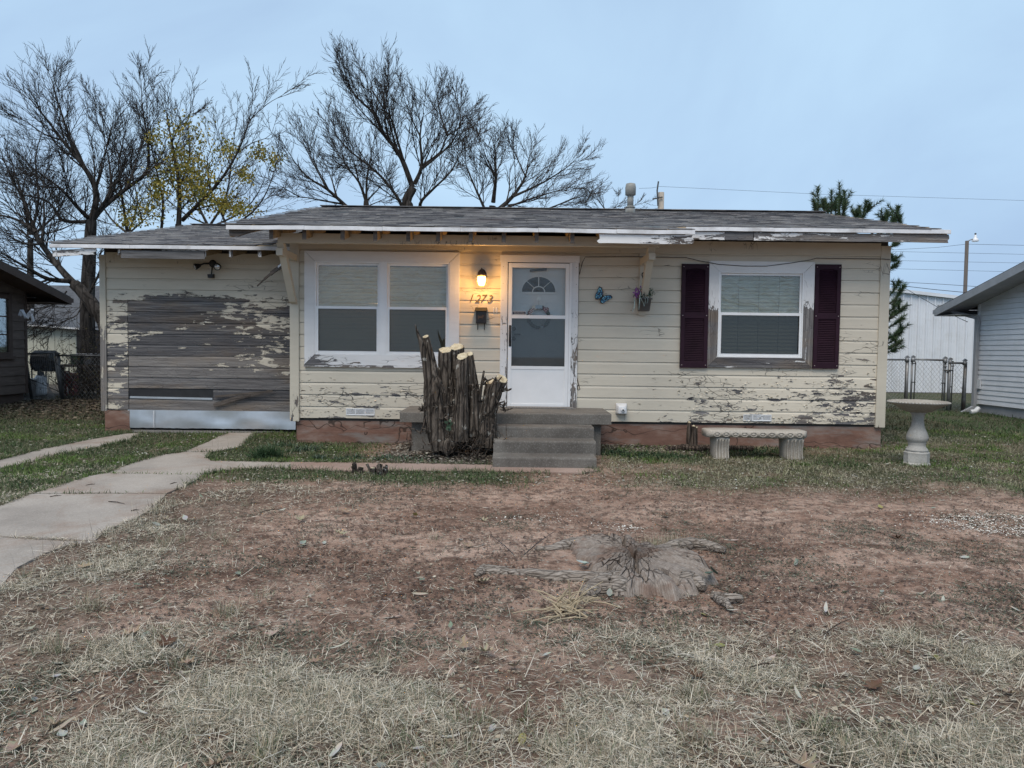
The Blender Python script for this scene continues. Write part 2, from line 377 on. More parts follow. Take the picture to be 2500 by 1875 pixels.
def link(name, me, mat, parent=None, loc=None, rot=None):
    o = bpy.data.objects.new(name, me); COL.objects.link(o)
    if mat and not me.materials: me.materials.append(MATS[mat])
    if parent is not None:
        o.parent = parent; ORG[o.name] = root_org(parent)
        if loc is not None: o.location = Vector(loc) - root_org(parent)
    elif loc is not None: o.location = loc
    if rot is not None: o.rotation_euler = rot
    return o
def setcol(me, c, name='col'):
    a = me.attributes.new(name, 'FLOAT_COLOR', 'POINT'); c = np.asarray(c, np.float32)
    if c.shape[1] == 3: c = np.concatenate([c, np.ones((len(c), 1), np.float32)], 1)
    a.data.foreach_set('color', c.ravel())

class MB:
    def __init__(s): s.v = []; s.f = []; s.c = []; s.cur = None
    def add(s, vs, fs):
        b = len(s.v); s.v += [tuple(p) for p in vs]; s.f += [tuple(i + b for i in q) for q in fs]
        if s.cur is not None: s.c += [s.cur] * len(vs)
        return s
    def box(s, x0, x1, y0, y1, z0, z1):
        return s.add([(x, y, z) for z in (z0, z1) for y in (y0, y1) for x in (x0, x1)],
                     [(0, 2, 3, 1), (4, 5, 7, 6), (0, 1, 5, 4), (2, 6, 7, 3), (0, 4, 6, 2), (1, 3, 7, 5)])
    def hexa(s, a, b):       # two quads (lists of 4 pts)
        return s.add(list(a) + list(b), [(3, 2, 1, 0), (4, 5, 6, 7), (0, 1, 5, 4), (1, 2, 6, 5), (2, 3, 7, 6), (3, 0, 4, 7)])
    def beam(s, p, q, w, h, up=(0, 0, 1)):
        p = Vector(p); q = Vector(q); d = (q - p).normalized(); sd_ = d.cross(Vector(up))
        if sd_.length < 1e-4: sd_ = d.cross(Vector((0, 1, 0)))
        sd_.normalize(); u = sd_.cross(d)
        f = lambda c: [c - sd_ * w / 2 - u * h / 2, c + sd_ * w / 2 - u * h / 2, c + sd_ * w / 2 + u * h / 2, c - sd_ * w / 2 + u * h / 2]
        return s.hexa(f(p), f(q))
    def tube(s, pts, rad, n=8, cap=True, jit=0.0):
        pts = [Vector(p) for p in pts]; k = len(pts)
        if not hasattr(rad, '__len__'): rad = [rad] * k
        vs = []; prev = None
        for i, p in enumerate(pts):
            d = (pts[min(i + 1, k - 1)] - pts[max(i - 1, 0)])
            d = d.normalized() if d.length > 1e-9 else Vector((0, 0, 1))
            if prev is None:
                a = d.cross(Vector((0.31, 0.9, 0.2)));
                if a.length < 0.05: a = d.cross(Vector((1, 0, 0)))
            else: a = prev - d * prev.dot(d)
            a.normalize(); prev = a; b = d.cross(a)
            for j in range(n):
                t = 2 * math.pi * j / n; r = rad[i] * (1 + (jit * (rng.random() - .5) if jit else 0))
                vs.append(p + (a * math.cos(t) + b * math.sin(t)) * r)
        fs = [(i * n + j, i * n + (j + 1) % n, (i + 1) * n + (j + 1) % n, (i + 1) * n + j) for i in range(k - 1) for j in range(n)]
        if cap: fs += [tuple(range(n))[::-1], tuple((k - 1) * n + j for j in range(n))]
        return s.add(vs, fs)
    def lathe(s, prof, c=(0, 0, 0), n=24, fn=None):
        c = Vector(c); vs = []; k = len(prof)
        for (r, z) in prof:
            for j in range(n):
                t = 2 * math.pi * j / n; q = r * (fn(t, z) if fn else 1)
                vs.append(c + Vector((q * math.cos(t), q * math.sin(t), z)))
        fs = [(i * n + j, i * n + (j + 1) % n, (i + 1) * n + (j + 1) % n, (i + 1) * n + j) for i in range(k - 1) for j in range(n)]
        fs += [tuple(range(n))[::-1], tuple((k - 1) * n + j for j in range(n))]
        return s.add(vs, fs)
    def prism(s, poly, ax, d0, d1):   # polygon in plane 'xz' (extrude y), 'xy' (extrude z), 'yz' (extrude x)
        f = {'xz': lambda a, b, d: (a, d, b), 'xy': lambda a, b, d: (a, b, d), 'yz': lambda a, b, d: (d, a, b)}[ax]
        n = len(poly); vs = [f(a, b, d0) for a, b in poly] + [f(a, b, d1) for a, b in poly]
        tri = mgeo.tessellate_polygon([[Vector((a, b, 0)) for a, b in poly]])
        fs = [tuple(t) for t in tri] + [tuple(i + n for i in t)[::-1] for t in tri] + [(i, (i + 1) % n, (i + 1) % n + n, i + n) for i in range(n)]
        return s.add(vs, fs)
    def sphere(s, c, r, n=12, m=8, sc=(1, 1, 1)):
        c = Vector(c); vs = [c + Vector((0, 0, -r * sc[2]))]
        for i in range(1, m):
            a = -math.pi / 2 + math.pi * i / m
            for j in range(n):
                t = 2 * math.pi * j / n; vs.append(c + Vector((r * sc[0] * math.cos(a) * math.cos(t), r * sc[1] * math.cos(a) * math.sin(t), r * sc[2] * math.sin(a))))
        vs.append(c + Vector((0, 0, r * sc[2]))); L = len(vs) - 1
        fs = [(0, 1 + (j + 1) % n, 1 + j) for j in range(n)]
        for i in range(m - 2):
            for j in range(n): fs.append((1 + i * n + j, 1 + i * n + (j + 1) % n, 1 + (i + 1) * n + (j + 1) % n, 1 + (i + 1) * n + j))
        fs += [(L, 1 + (m - 2) * n + j, 1 + (m - 2) * n + (j + 1) % n) for j in range(n)]
        return s.add(vs, fs)
    def build(s, name, mat, parent=None, smooth=False, peel=None, bevel=0, fixn=True):
        o_ = root_org(parent)
        me = bpy.data.meshes.new(name)
        me.from_pydata([(p[0] - o_.x, p[1] - o_.y, p[2] - o_.z) for p in s.v], [], s.f)
        if peel is not None:
            a = me.attributes.new('peel', 'FLOAT', 'POINT')
            arr = np.array(s.v); pv = peel(arr[:, 0], arr[:, 2]) if callable(peel) else np.full(len(arr), float(peel))
            a.data.foreach_set('value', np.asarray(pv, np.float32))
        if s.c: setcol(me, s.c)
        if fixn or bevel:
            bm = bmesh.new(); bm.from_mesh(me)
            if bevel: bmesh.ops.bevel(bm, geom=bm.edges[:], offset=bevel, segments=2, affect='EDGES', profile=0.6)
            bmesh.ops.recalc_face_normals(bm, faces=bm.faces[:]); bm.to_mesh(me); bm.free()
        if smooth:
            me.polygons.foreach_set('use_smooth', [True] * len(me.polygons))
        return link(name, me, mat, parent)
def lab(o, label=None, cat=None, group=None, kind=None):
    for k, v in (('label', label), ('category', cat), ('group', group), ('kind', kind)):
        if v: o[k] = v
    return o
def solo(mb, name, mat, label, cat, group=None, **k):
    return lab(mb.build(name, mat, None, **k), label, cat, group)
# ================================================================== GROUND
def cpx(pts, ox, oy, k): return [(ox + x / k, oy + y / k) for x, y in pts]
def gpoly(pts): return [(g.x, g.y) for g in (G(x, y) for x, y in pts)]
DR = lambda pts: gpoly(cpx(pts, 0, 1000, 2.765))
SLABS = [  # (polygon on the ground, material)
    (DR([(0, 869), (300, 888), (640, 900), (470, 925), (300, 985), (130, 1075), (40, 1160), (-60, 1330), (-300, 1330), (-300, 851)]), 'concrete_drive'),
    (DR([(-300, 735), (0, 660), (90, 625), (226, 579), (700, 578), (1125, 580), (1040, 680), (900, 745), (720, 830), (640, 897), (300, 885), (0, 866), (-300, 848)]), 'concrete_drive'),
    (DR([(240, 577), (480, 500), (600, 462), (695, 441), (1000, 446), (1345, 451), (1330, 480), (1240, 530), (1130, 578), (700, 576)]), 'concrete_drive'),
    (DR([(706, 439), (900, 365), (1000, 338), (1100, 310), (1240, 293), (1425, 293), (1400, 335), (1430, 352), (1700, 356), (1960, 362), (1960, 408), (1800, 402), (1560, 412), (1430, 428), (1350, 449), (1000, 444)]), 'concrete_drive'),
    (DR([(1252, 291), (1400, 225), (1470, 190), (1560, 158), (1720, 162), (1700, 190), (1650, 240), (1610, 262), (1440, 291)]), 'concrete_drive'),
    (gpoly([(711, 1131), (900, 1133.5), (1100, 1136), (1300, 1140), (1440, 1146), (1462, 1152), (1430, 1158), (1300, 1156), (1150, 1153), (1000, 1153.5), (850, 1152), (711, 1148)]), 'concrete_walk'),
    (DR([(-250, 415), (0, 345), (300, 270), (600, 210), (850, 165), (980, 163), (880, 210), (600, 268), (300, 330), (0, 405), (-250, 470)]), 'concrete_drive'),
    (DR([(862, 122), (1930, 122), (1960, 150), (1700, 163), (900, 161)]), 'concrete_apron'),
]
def inpoly(x, y, poly):
    r = np.zeros(np.shape(x), bool); n = len(poly)
    for i in range(n):
        x0, y0 = poly[i]; x1, y1 = poly[(i + 1) % n]
        c = ((y0 > y) != (y1 > y)) & (x < (x1 - x0) * (y - y0) / (y1 - y0 + 1e-12) + x0); r ^= c
    return r
def polydist(x, y, poly):
    d = np.full(np.shape(x), 1e9); n = len(poly)
    for i in range(n):
        ax, ay = poly[i]; bx, by = poly[(i + 1) % n]; dx, dy = bx - ax, by - ay
        t = np.clip(((x - ax) * dx + (y - ay) * dy) / (dx * dx + dy * dy + 1e-9), 0, 1)
        d = np.minimum(d, np.hypot(x - ax - t * dx, y - ay - t * dy))
    return d
SP = [p for p, _ in SLABS]
def slab_sd(x, y):
    d = np.full(np.shape(x), 1e9); ins = np.zeros(np.shape(x), bool)
    for p in SP:
        d = np.minimum(d, polydist(x, y, p)); ins |= inpoly(x, y, p)
    return np.where(ins, -d, d)
SHRUB = Vector((PX(1122, 9.1), 9.12, 0.0))
STUMP = G(1545, 1372)
def gz0(x, y):
    yy = np.clip(y, -6, 16.5); z = 0.025 * (yy - 10.3)
    b = (fbm(x * 0.8, y * 0.8, 3, 3) - 0.5) * 0.09 + (fbm(x * 4, y * 4, 3, 8) - 0.5) * 0.04 + (fbm(x * 9, y * 9, 2, 9) - 0.5) * 0.022
    z = z + b * (1 - 0.55 * sm(8.2, 9.8, y))
    z = z + 0.10 * np.exp(-(((x - SHRUB.x) / 0.75) ** 2 + ((y - SHRUB.y - 0.15) / 0.42) ** 2))
    z = z - 0.01 + 0.035 * np.exp(-(((x - STUMP.x) / 0.8) ** 2 + ((y - STUMP.y) / 0.6) ** 2))
    return z
def gz(x, y, sd=None):
    z = gz0(x, y)
    if sd is None: sd = slab_sd(x, y)
    flat = 0.025 * (np.clip(y, -6, 16.5) - 10.3) + 0.008
    k = sm(0.28, 0.02, sd); z = z * (1 - k) + flat * k
    return np.where(sd < -0.03, flat - 0.045, z)
# --- what covers the ground where (worn earth, living grass, dead straw)
def cover(x, y):
    pat = sm(.40, .58, fbm(x * 1.5 + 7, y * 1.9, 4, 101))
    n = fbm(x * 0.9, y * 0.9, 4, 21); n2 = fbm(x * 2.6, y * 2.6, 4, 33); n3 = fbm(x * 0.45 + 4, y * 0.7, 3, 5)
    sd_l = x - (-3.1)
    green = np.zeros_like(x)
    band = sm(7.3, 9.1, y + (n - .5) * 3.2) * sm(12.5, 10.2, y)                       # along the house
    green = np.maximum(green, band * sm(0.9, 1.4, x) * 0.72)
    green = np.maximum(green, sm(8.55, 8.8, y) * sm(-4.3, -3.9, x) * sm(-1.5, -2.4, x) * 0.95)
    green = np.maximum(green, sm(7.4, 8.0, y + (n - .5) * .8) * sm(-4.2, -3.4, x) * sm(0.6, -0.6, x) * sm(8.7, 8.3, y) * 0.95)
    green = np.maximum(green, sm(6.0, 7.4, y) * sm(-3.3, -4.2, x) * 0.9)               # left of the drive
    green = np.maximum(green, sm(8.4, 9.6, y) * sm(5.2, 5.9, x) * (0.35 + 0.6 * sm(10.6, 11.6, y)))
    green = np.maximum(green, sm(11.0, 12.5, y) * 0.75)
    mid = sm(0.5, 0.66, n2) * 0.5 * sm(1.0, 3.0, 9.5 - y)
    dry = sm(4.4, 3.1, y + (n - .5) * 1.6 + 0.25 * x * (x > 0) * -0.25)                # near the street
    dry = np.maximum(dry, sm(-1.75, -2.7, x + (n - .5) * 1.2) * sm(8.0, 6.6, y) * 0.95)
    dry = np.maximum(dry, sm(-0.3, -2.0, x) * sm(6.3, 6.9, y + (n - .5)) * sm(8.0, 7.6, y) * 0.7)
    dry = np.maximum(dry, sm(6.8, 8.0, y + (n - .5) * 2) * sm(9.6, 8.6, y) * sm(0.4, 1.2, x) * 0.75)
    dry = np.maximum(dry, sm(5.4, 6.4, x) * sm(7.6, 8.8, y) * 0.75)
    dry = np.maximum(dry, sm(-3.6, -4.6, x) * sm(9.2, 7.8, y) * 0.8)
    dry = np.maximum(dry, sm(3.2, 5.5, x) * sm(5.6, 4.3, y) * .8)
    bare = sm(-2.6, -1.7, x + (n - .5) * .9) * sm(3.2, 4.6, y + (n - .5) * 1.4) * sm(8.2, 7.3, y + (n - .5) * 0.9)
    green = np.clip(green * (0.65 + 0.9 * n2), 0, 1); dry = np.clip(dry * np.maximum(0.12 + 0.45 * n3 + .75 * pat, .75 * sm(-1.6, -2.3, x)), 0, 1)
    green = green * (1 - 0.75 * bare); dry = dry * (1 - 0.85 * bare)
    return green, dry, bare, mid
def nonuni(segs):
    o = []
    for a, b, st in segs: o += list(np.arange(a, b, st))
    return np.array(o + [segs[-1][1]])
gx = nonuni([(-400, -60, 40), (-60, -16, 4), (-16, -6.5, 0.4), (-6.5, 7.5, 0.05), (7.5, 16, 0.4), (16, 60, 4), (60, 400, 40)])
gy = nonuni([(-200, -20, 30), (-20, 1, 2), (1, 6, 0.04), (6, 11.4, 0.055), (11.4, 22, 0.35), (22, 60, 4), (60, 600, 60)])
XX, YY = np.meshgrid(gx, gy); xf, yf = XX.ravel(), YY.ravel()
near = (xf > -9) & (xf < 9) & (yf > 0) & (yf < 12.5)
sdv = np.full(len(xf), 9.0); sdv[near] = slab_sd(xf[near], yf[near])
zf = gz(xf, yf, sdv)
nx, ny = len(gx), len(gy)
idx = np.arange(nx * ny).reshape(ny, nx)
quads = np.stack([idx[:-1, :-1], idx[:-1, 1:], idx[1:, 1:], idx[1:, :-1]], -1).reshape(-1, 4)
me = mesh_np('ground', np.stack([xf, yf, zf], 1), None, quads)
me.polygons.foreach_set('use_smooth', [True] * len(me.polygons))
gc, dc, bc, mc = cover(xf, yf)
litter = np.exp(-(((xf - SHRUB.x) / 0.9) ** 2 + ((yf - SHRUB.y + .1) / 0.5) ** 2)) + sm(-1.9, -1.2, xf) * sm(9.0, 9.3, yf) * sm(10.7, 10.5, yf) * sm(0, -.3, xf)
litter = np.clip(litter + sm(9.5, 9.9, yf) * sm(1.2, 1.6, xf) * sm(2.9, 2.5, xf) + sm(13.6, 14.6, yf) * sm(-6, -7, xf), 0, 1)
setcol(me, np.stack([gc, dc, bc, litter], 1), 'zone')
s = NT('ground_soil')
zs = s.n('SeparateColor'); za = s.n('Attribute'); za.attribute_name = 'zone'; s.l(za.outputs['Color'], zs.inputs[0])
n1 = s.noise(s.pos((1, 1.6, 1)), 1.1, 7, 0.62); n2 = s.noise(s.pos(), 9, 6, 0.7); n3 = s.noise(s.pos(), 45, 5, 0.75); n4 = s.noise(s.pos((0.7, 1.8, 1)), 2.2, 6, 0.65, 0.5)
dirt = s.ramp(n1, [(0.28, (0.215, 0.13, 0.095)), (0.46, (0.36, 0.232, 0.172)), (0.62, (0.50, 0.345, 0.265))])
n5 = s.noise(s.pos((0.8, 1.2, 1)), 0.55, 3, 0.5)
dirt = s.mix(s.math('MULTIPLY', s.mr(n4, 0.46, 0.60, 0, 0.85), s.mr(n5, 0.42, 0.56)), dirt, (0.58, 0.42, 0.33))
dirt = s.mix(s.mr(n5, 0.52, 0.38, 0, 0.4), dirt, (0.15, 0.092, 0.068))
dirt = s.mix(s.mr(n2, 0.46, 0.6, 0, 0.7), dirt, (0.085, 0.054, 0.041))
mulch = s.ramp(n3, [(0.3, (0.035, 0.03, 0.026)), (0.55, (0.10, 0.09, 0.078)), (0.75, (0.23, 0.21, 0.18))])
straw = s.ramp(n3, [(0.3, (0.06, 0.045, 0.034)), (0.55, (0.15, 0.115, 0.087)), (0.75, (0.32, 0.26, 0.20))])
turf = s.ramp(n3, [(0.3, (0.022, 0.034, 0.016)), (0.6, (0.055, 0.08, 0.036)), (0.8, (0.12, 0.135, 0.075))])
c = s.mix(s.math('MULTIPLY', zs.outputs[1], 0.75), dirt, straw)
c = s.mix(s.math('MULTIPLY', zs.outputs[0], 0.9), c, turf)
c = s.mix(za.outputs['Alpha'], c, mulch)
c = s.mix(s.mr(n3, 0.57, 0.64, 0, 0.6), c, (0.06, 0.042, 0.034))
vz = s.vor(s.pos(), 70, 'F1', 'Color'); sp = s.n('SeparateColor'); s.l(vz, sp.inputs[0])
c = s.mix(s.math('MULTIPLY', s.mr(sp.outputs[0], 0.93, 0.95), 0.75), c, (0.42, 0.38, 0.32))
s.bump(s.math('ADD', n3, s.math('MULTIPLY', n2, 0.8)), 0.9, 0.03); s.fin(c, 0.97, 0, 0.1)
ground = link('ground', me, 'ground_soil'); lab(ground, 'bare reddish yard soil with worn grass and straw', None, None, 'structure'); 

drive = thing('driveway', 'pale concrete driveway panels beside the lawn', None, (-3.5, 6.5, 0), kind='structure')
walk = thing('sidewalk', 'narrow reddish concrete walk running to the front steps', None, (0, 8.5, 0), kind='structure')
for k, (poly, mt) in enumerate(SLABS):
    mb = MB(); n = len(poly)
    # subdivide & crumble the outline a little
    pp = []
    for i in range(n):
        a = Vector(poly[i]); b = Vector(poly[(i + 1) % n]); m_ = max(1, int((b - a).length / 0.35))
        for j in range(m_):
            q = a.lerp(b, j / m_); pp.append((q.x + rng.uniform(-.012, .012), q.y + rng.uniform(-.012, .012)))
    n = len(pp); dz = 0.012 + 0.004 * (k % 3)
    top = [(x, y, base_z(y) + dz) for x, y in pp]; bot = [(x, y, base_z(y) - 0.08) for x, y in pp]
    tri = mgeo.tessellate_polygon([[Vector((x, y, 0)) for x, y in pp]])
    mb.add(top + bot, [tuple(t) for t in tri] + [(i, (i + 1) % n, n + (i + 1) % n, n + i) for i in range(n)])
    mb.build('concrete_slab', mt, walk if mt == 'concrete_walk' else drive)

# ================================================================== HOUSE
YW = 10.5; YG = 11.35
house = thing('house', 'weathered cream clapboard house with peeling paint and low shingled roof', 'house', (0.6, YW, 0.0))
XL, XR = -3.10, PX(2165, YW, 800)
Z0, EXP = 0.335, 0.1705
# openings (x0,x1,z0,z1) as outer casing
def rect(px0, px1, py0, py1, Y):
    pc = 0.5 * (px0 + px1); return (PX(px0, Y, .5 * (py0 + py1)), PX(px1, Y, .5 * (py0 + py1)), PZ(py1, Y, pc), PZ(py0, Y, pc))
W1 = rect(744.5, 1122, 615, 892, YW); DO = rect(1221, 1410, 624, 997, YW); W2 = rect(1727, 1984, 639, 898, YW)
def inset(r, a, b=None, t=None): b = a if b is None else b; t = a if t is None else t; return (r[0] + a, r[1] - a, r[2] + b, r[3] - t)
CAS = 0.145
H1 = inset(W1, CAS); HD = (DO[0] + 0.10, DO[1] - 0.095, DO[2] - 0.0, DO[3] - 0.10); H2 = inset(W2, CAS)
def holed(mb, x0, x1, z0, z1, y0, y1, holes):
    xs = sorted({x0, x1, *[h[0] for h in holes], *[h[1] for h in holes]}); zs_ = sorted({z0, z1, *[h[2] for h in holes], *[h[3] for h in holes]})
    for i in range(len(xs) - 1):
        for j in range(len(zs_) - 1):
            cx, cz = (xs[i] + xs[i + 1]) / 2, (zs_[j] + zs_[j + 1]) / 2
            if not any(h[0] < cx < h[1] and h[2] < cz < h[3] for h in holes): mb.box(xs[i], xs[i + 1], y0, y1, zs_[j], zs_[j + 1])
mb = MB(); holed(mb, XL, XR, 0.28, 2.95, YW + 0.035, YW + 0.14, [H1, HD, H2])
mb.box(XL, XL + 0.1, YW + .141, 17.4, 0.28, 2.95); mb.box(XR - 0.1, XR, YW + .141, 17.4, 0.28, 2.95); mb.box(XL, XR, 17.401, 17.5, 0.28, 2.95)
mb.box(XL + .1, XR - .1, YW + .141, 17.4, 0.30, 0.42); mb.box(XL + .1, XR - .1, YW + .141, 17.4, 2.9, 2.94)
# gable triangles
for x in (XL, XR - 0.1): mb.prism([(YW + .05, 2.951), (17.5, 2.951), (14.0, 3.90)], 'yz', x, x + 0.1)
mb.box(0.9, 1.0, 10.7, 17.3, 0.43, 2.89)
wall = mb.build('wall', 'room_dark', house)
mb = MB(); mb.box(-6.28, -3.11, YG + .03, YG + .12, 0.10, 2.85); mb.box(-6.28, -6.18, YG + .121, 19.0, 0.1, 2.85); mb.prism([(YG + .05, 2.851), (19.0, 2.851), (15.4, 3.72)], 'yz', -6.28, -6.18)
mb.box(-6.28, -3.11, 18.9, 19.0, .1, 2.85)
gwall = mb.build('garage_wall', 'room_dark', house)
mb = MB(); mb.box(XL + .02, XR - .02, YW + .028, YW + .3, -0.5, 0.30); mb.box(XL + .02, XL + .3, YW + .3, 17.4, -.5, .28); mb.box(XR - .3, XR - .03, YW + .3, 17.4, -.5, .28)
fnd = mb.build('foundation', 'foundation_red', house)
mb = MB(); mb.box(XL + .05, DO[0] - .3, YW - 0.012, YW + .027, -0.5, 0.145); mb.build('foundation_footing', 'foundation_red', house)
mb = MB(); mb.box(PX(256, YG), PX(313, YG) + .02, YG - .02, YG + .2, -.5, 0.34); mb.build('foundation_footing', 'foundation_red', house)

def peel_main(x, z):
    p = 0.14 + 0 * x
    p = p + 0.25 * sm(1.30, 0.75, z) * sm(1.2, 3.2, x) + 0.10 * sm(2.1, 1.2, z) * sm(4.3, 4.8, x) + 0.10 * sm(0.52, 0.36, z) * sm(1.6, 2.4, x)
    p = p + 0.20 * sm(1.05, 0.75, z) * sm(-0.9, -1.3, x)
    p = p + 0.14 * (fbm(x * 1.3, z * 5, 3, 90) - 0.5)
    return np.clip(p, 0, 1)
def peel_garage(x, z):
    inf = sm(-5.92, -5.90, x)
    p_inf = 0.10 + 0.60 * sm(2.13, 2.06, z) * (0.62 + 0.38 * np.maximum(sm(-3.75, -4.75, x), sm(0.98, 0.86, z))) + 0.12 * sm(2.35, 2.2, z) + 0.3 * sm(0.92, 0.84, z)
    p_st = 0.12 + 0.42 * sm(2.1, 1.8, z)
    p = p_st * (1 - inf) + p_inf * inf + 0.75 * (fbm(x * 1.3, z * 6.5, 3, 60) - .5) * sm(0.98, .85, p_inf) * sm(2.2, 2.0, z)
    return np.clip(p, 0, 1)
def board(x0, x1, z0, h, Y, parent, peel, mat='siding_paint', th=0.022, cove=0.034, tilt=0.0, name='siding_board', wob=0.0022):
    cove = min(cove, h * .25); n = max(1, int((x1 - x0) / 0.3)); mb = MB(); ph = rng.random() * 9
    for i in range(n + 1):
        x = x0 + (x1 - x0) * i / n; e = wob * math.sin(x * 2.1 + ph) + wob * (rng.random() - .5); e2 = wob * (rng.random() - .5) * 1.5
        pr = [(Y + 0.02, z0 + .002), (Y - e - .003 + tilt, z0 + .003 + e2), (Y - e, z0 + h - cove + e2), (Y + 0.0085 - e * .3, z0 + h - .008), (Y + .0095, z0 + h - .001), (Y + .021, z0 + h - .0012)]
        mb.v += [(x, a, b) for a, b in pr]
    for i in range(n):
        for j in range(6):
            a = i * 6 + j; b = i * 6 + (j + 1) % 6; mb.f.append((a, b, b + 6, a + 6))
    mb.f += [tuple(range(6)), tuple(n * 6 + j for j in range(6))[::-1]]
    return mb.build(name, mat, parent, peel=peel)
row = 0
while Z0 + row * EXP < 2.86:
    za_ = Z0 + row * EXP; hh = min(EXP, 2.90 - za_); zm = za_ + EXP / 2
    ivs = [(-3.03, PX(2143, YW, 850))]
    for rc in (W1, DO, W2):
        if rc[2] + 0.012 < za_ + EXP and rc[3] - 0.012 > za_:
            nv = []
            for a, b in ivs:
                if rc[1] < a or rc[0] > b: nv.append((a, b))
                else:
                    if rc[0] + .02 - a > .05: nv.append((a, rc[0] + .02))
                    if b - rc[1] + .02 > .05: nv.append((rc[1] - .02, b))
            ivs = nv
            if rc[2] > za_ + .012: board(rc[0] + .021, rc[1] - .021, za_, rc[2] - za_ + .02, YW, wall, peel_main)
            if rc[3] < za_ + hh - .012: board(rc[0] + .021, rc[1] - .021, rc[3] - .02, za_ + hh - rc[3] + .02, YW, wall, peel_main)
    for a, b in ivs:
        # break long runs into real board lengths
        if b - a > 5.0:
            c_ = a + (b - a) * rng.uniform(.35, .65); board(a, c_ - .002, za_, hh, YW, wall, peel_main); board(c_ + .002, b, za_, hh, YW, wall, peel_main)
        else: board(a, b, za_, hh, YW, wall, peel_main)
    row += 1
GX0, GXS, GX1 = PX(262, YG), PX(313, YG), -3.12
EG = 0.1682; row = 0
while 0.349 + row * EG < 2.72:
    za_ = 0.349 + row * EG; h = min(EG, 2.74 - za_)
    if row < 10:
        board(GX0, GXS - .004, za_, h, YG, gwall, peel_garage)
        if row == 1:
            board(PX(520, YG), GX1, za_, h, YG + .004, gwall, peel_garage)      # boards torn away to the left of this one
        else: board(GXS + .003, GX1, za_, h, YG + (0.006 if row == 0 else .002), gwall, peel_garage)
    else: board(GX0, GX1, za_, h, YG, gwall, peel_garage)
    row += 1
mb = MB(); mb.box(GXS, PX(520, YG), YG + .012, YG + .029, .349 + EG, .349 + 2 * EG); mb.build('dark_gap_sheet', 'black_metal', gwall)  # black sheet painted as the dark gap where boards are missing
mb = MB(); mb.beam((GXS + .02, YG + .005, .545), (PX(518, YG), YG + .003, .533), .012, .03); mb.build('metal_strip', 'flash_metal', gwall)
for a, b, c_ in (((1335, 1255), (1480, 1210), (1680, 1158)), ((1340, 1195), (1500, 1180), (1700, 1160)), ((1330, 1245), (1440, 1208), (1560, 1185))):
    pts = [P(*cpx([q], 0, 500, 2.553)[0], YG - 0.035 - 0.012 * i) for i, q in enumerate((a, b, c_))]
    m_ = MB()
    for i in range(2): m_.beam(pts[i], pts[i + 1], .012, .028)
    m_.build('loose_slat', 'dark_wood', gwall)
# bent galvanised flashing
mb = MB(); nxs = 44; fx0, fx1 = GXS - .01, PX(722, YG)
for i in range(nxs + 1):
    x = fx0 + (fx1 - fx0) * i / nxs
    for j in range(7):
        z = 0.075 + (0.352 - .075) * j / 6
        e = 0.016 * (fbm(x * 2.2, z * 4, 3, 4) - .5) * 2 + .012 * abs(math.sin(x * 3.1 + z * 4)) ** 3
        mb.v.append((x, YG - .012 - e * (1 - abs(j - 3) / 4.5), z + 0.008 * (rng.random() - .5) * (j == 0)))
for i in range(nxs):
    for j in range(6): a = i * 7 + j; mb.f.append((a, a + 7, a + 8, a + 1))
mb.build('metal_flashing', 'flash_metal', gwall, smooth=True, fixn=False)
mb = MB(); x_ = PX(376, YG); mb.box(x_, x_ + .012, YG - .04, YG - .036, .085, .345); mb.build('flashing_seam', 'drip_metal', gwall)

# curled paint chips lifting off the boards
def paint_chips(parent, pf, x0, x1, z0, z1, Y, n, seed, Zb, ex):
    r_ = random.Random(seed); m_ = MB(); k = 0; tries = 0
    while k < n and tries < n * 40:
        tries += 1; x = r_.uniform(x0, x1); z = r_.uniform(z0, z1); pv = float(np.atleast_1d(pf(np.array([x]), np.array([z])))[0])
        if any(rc[0] - .02 < x < rc[1] + .02 and rc[2] - .03 < z < rc[3] + .03 for rc in (W1, DO, W2)): continue
        fr = ((z - Zb) / ex) % 1.0
        if not .12 < fr < .72 or r_.random() > (pv - .2) * 2.4: continue
        a = r_.uniform(.008, .035); b = r_.uniform(.005, .018); t = r_.gauss(0, .25); lift = r_.uniform(.3, 1.1) * b; c_, s_ = math.cos(t), math.sin(t); sg = r_.choice((1, 1, -1))
        pts = []
        for v, y in ((0, -.002), (.5, -.003 - lift * .25), (1, -.004 - lift)):
            for u in (-.5 + r_.uniform(-.1, .1), .5 + r_.uniform(-.1, .1)): uu, vv = u * a, sg * (v - .5) * b; pts.append((x + uu * c_ - vv * s_, Y + y - .002, z + uu * s_ + vv * c_))
        m_.add(pts, [(0, 1, 3, 2), (2, 3, 5, 4)]); k += 1
    o = m_.build('paint_chip', 'siding_paint', parent, peel=0.0, fixn=False); o['kind'] = 'stuff'
paint_chips(wall, peel_main, -3.0, PX(2140, YW, 850), .36, 2.2, YW, 420, 5, Z0, EXP)
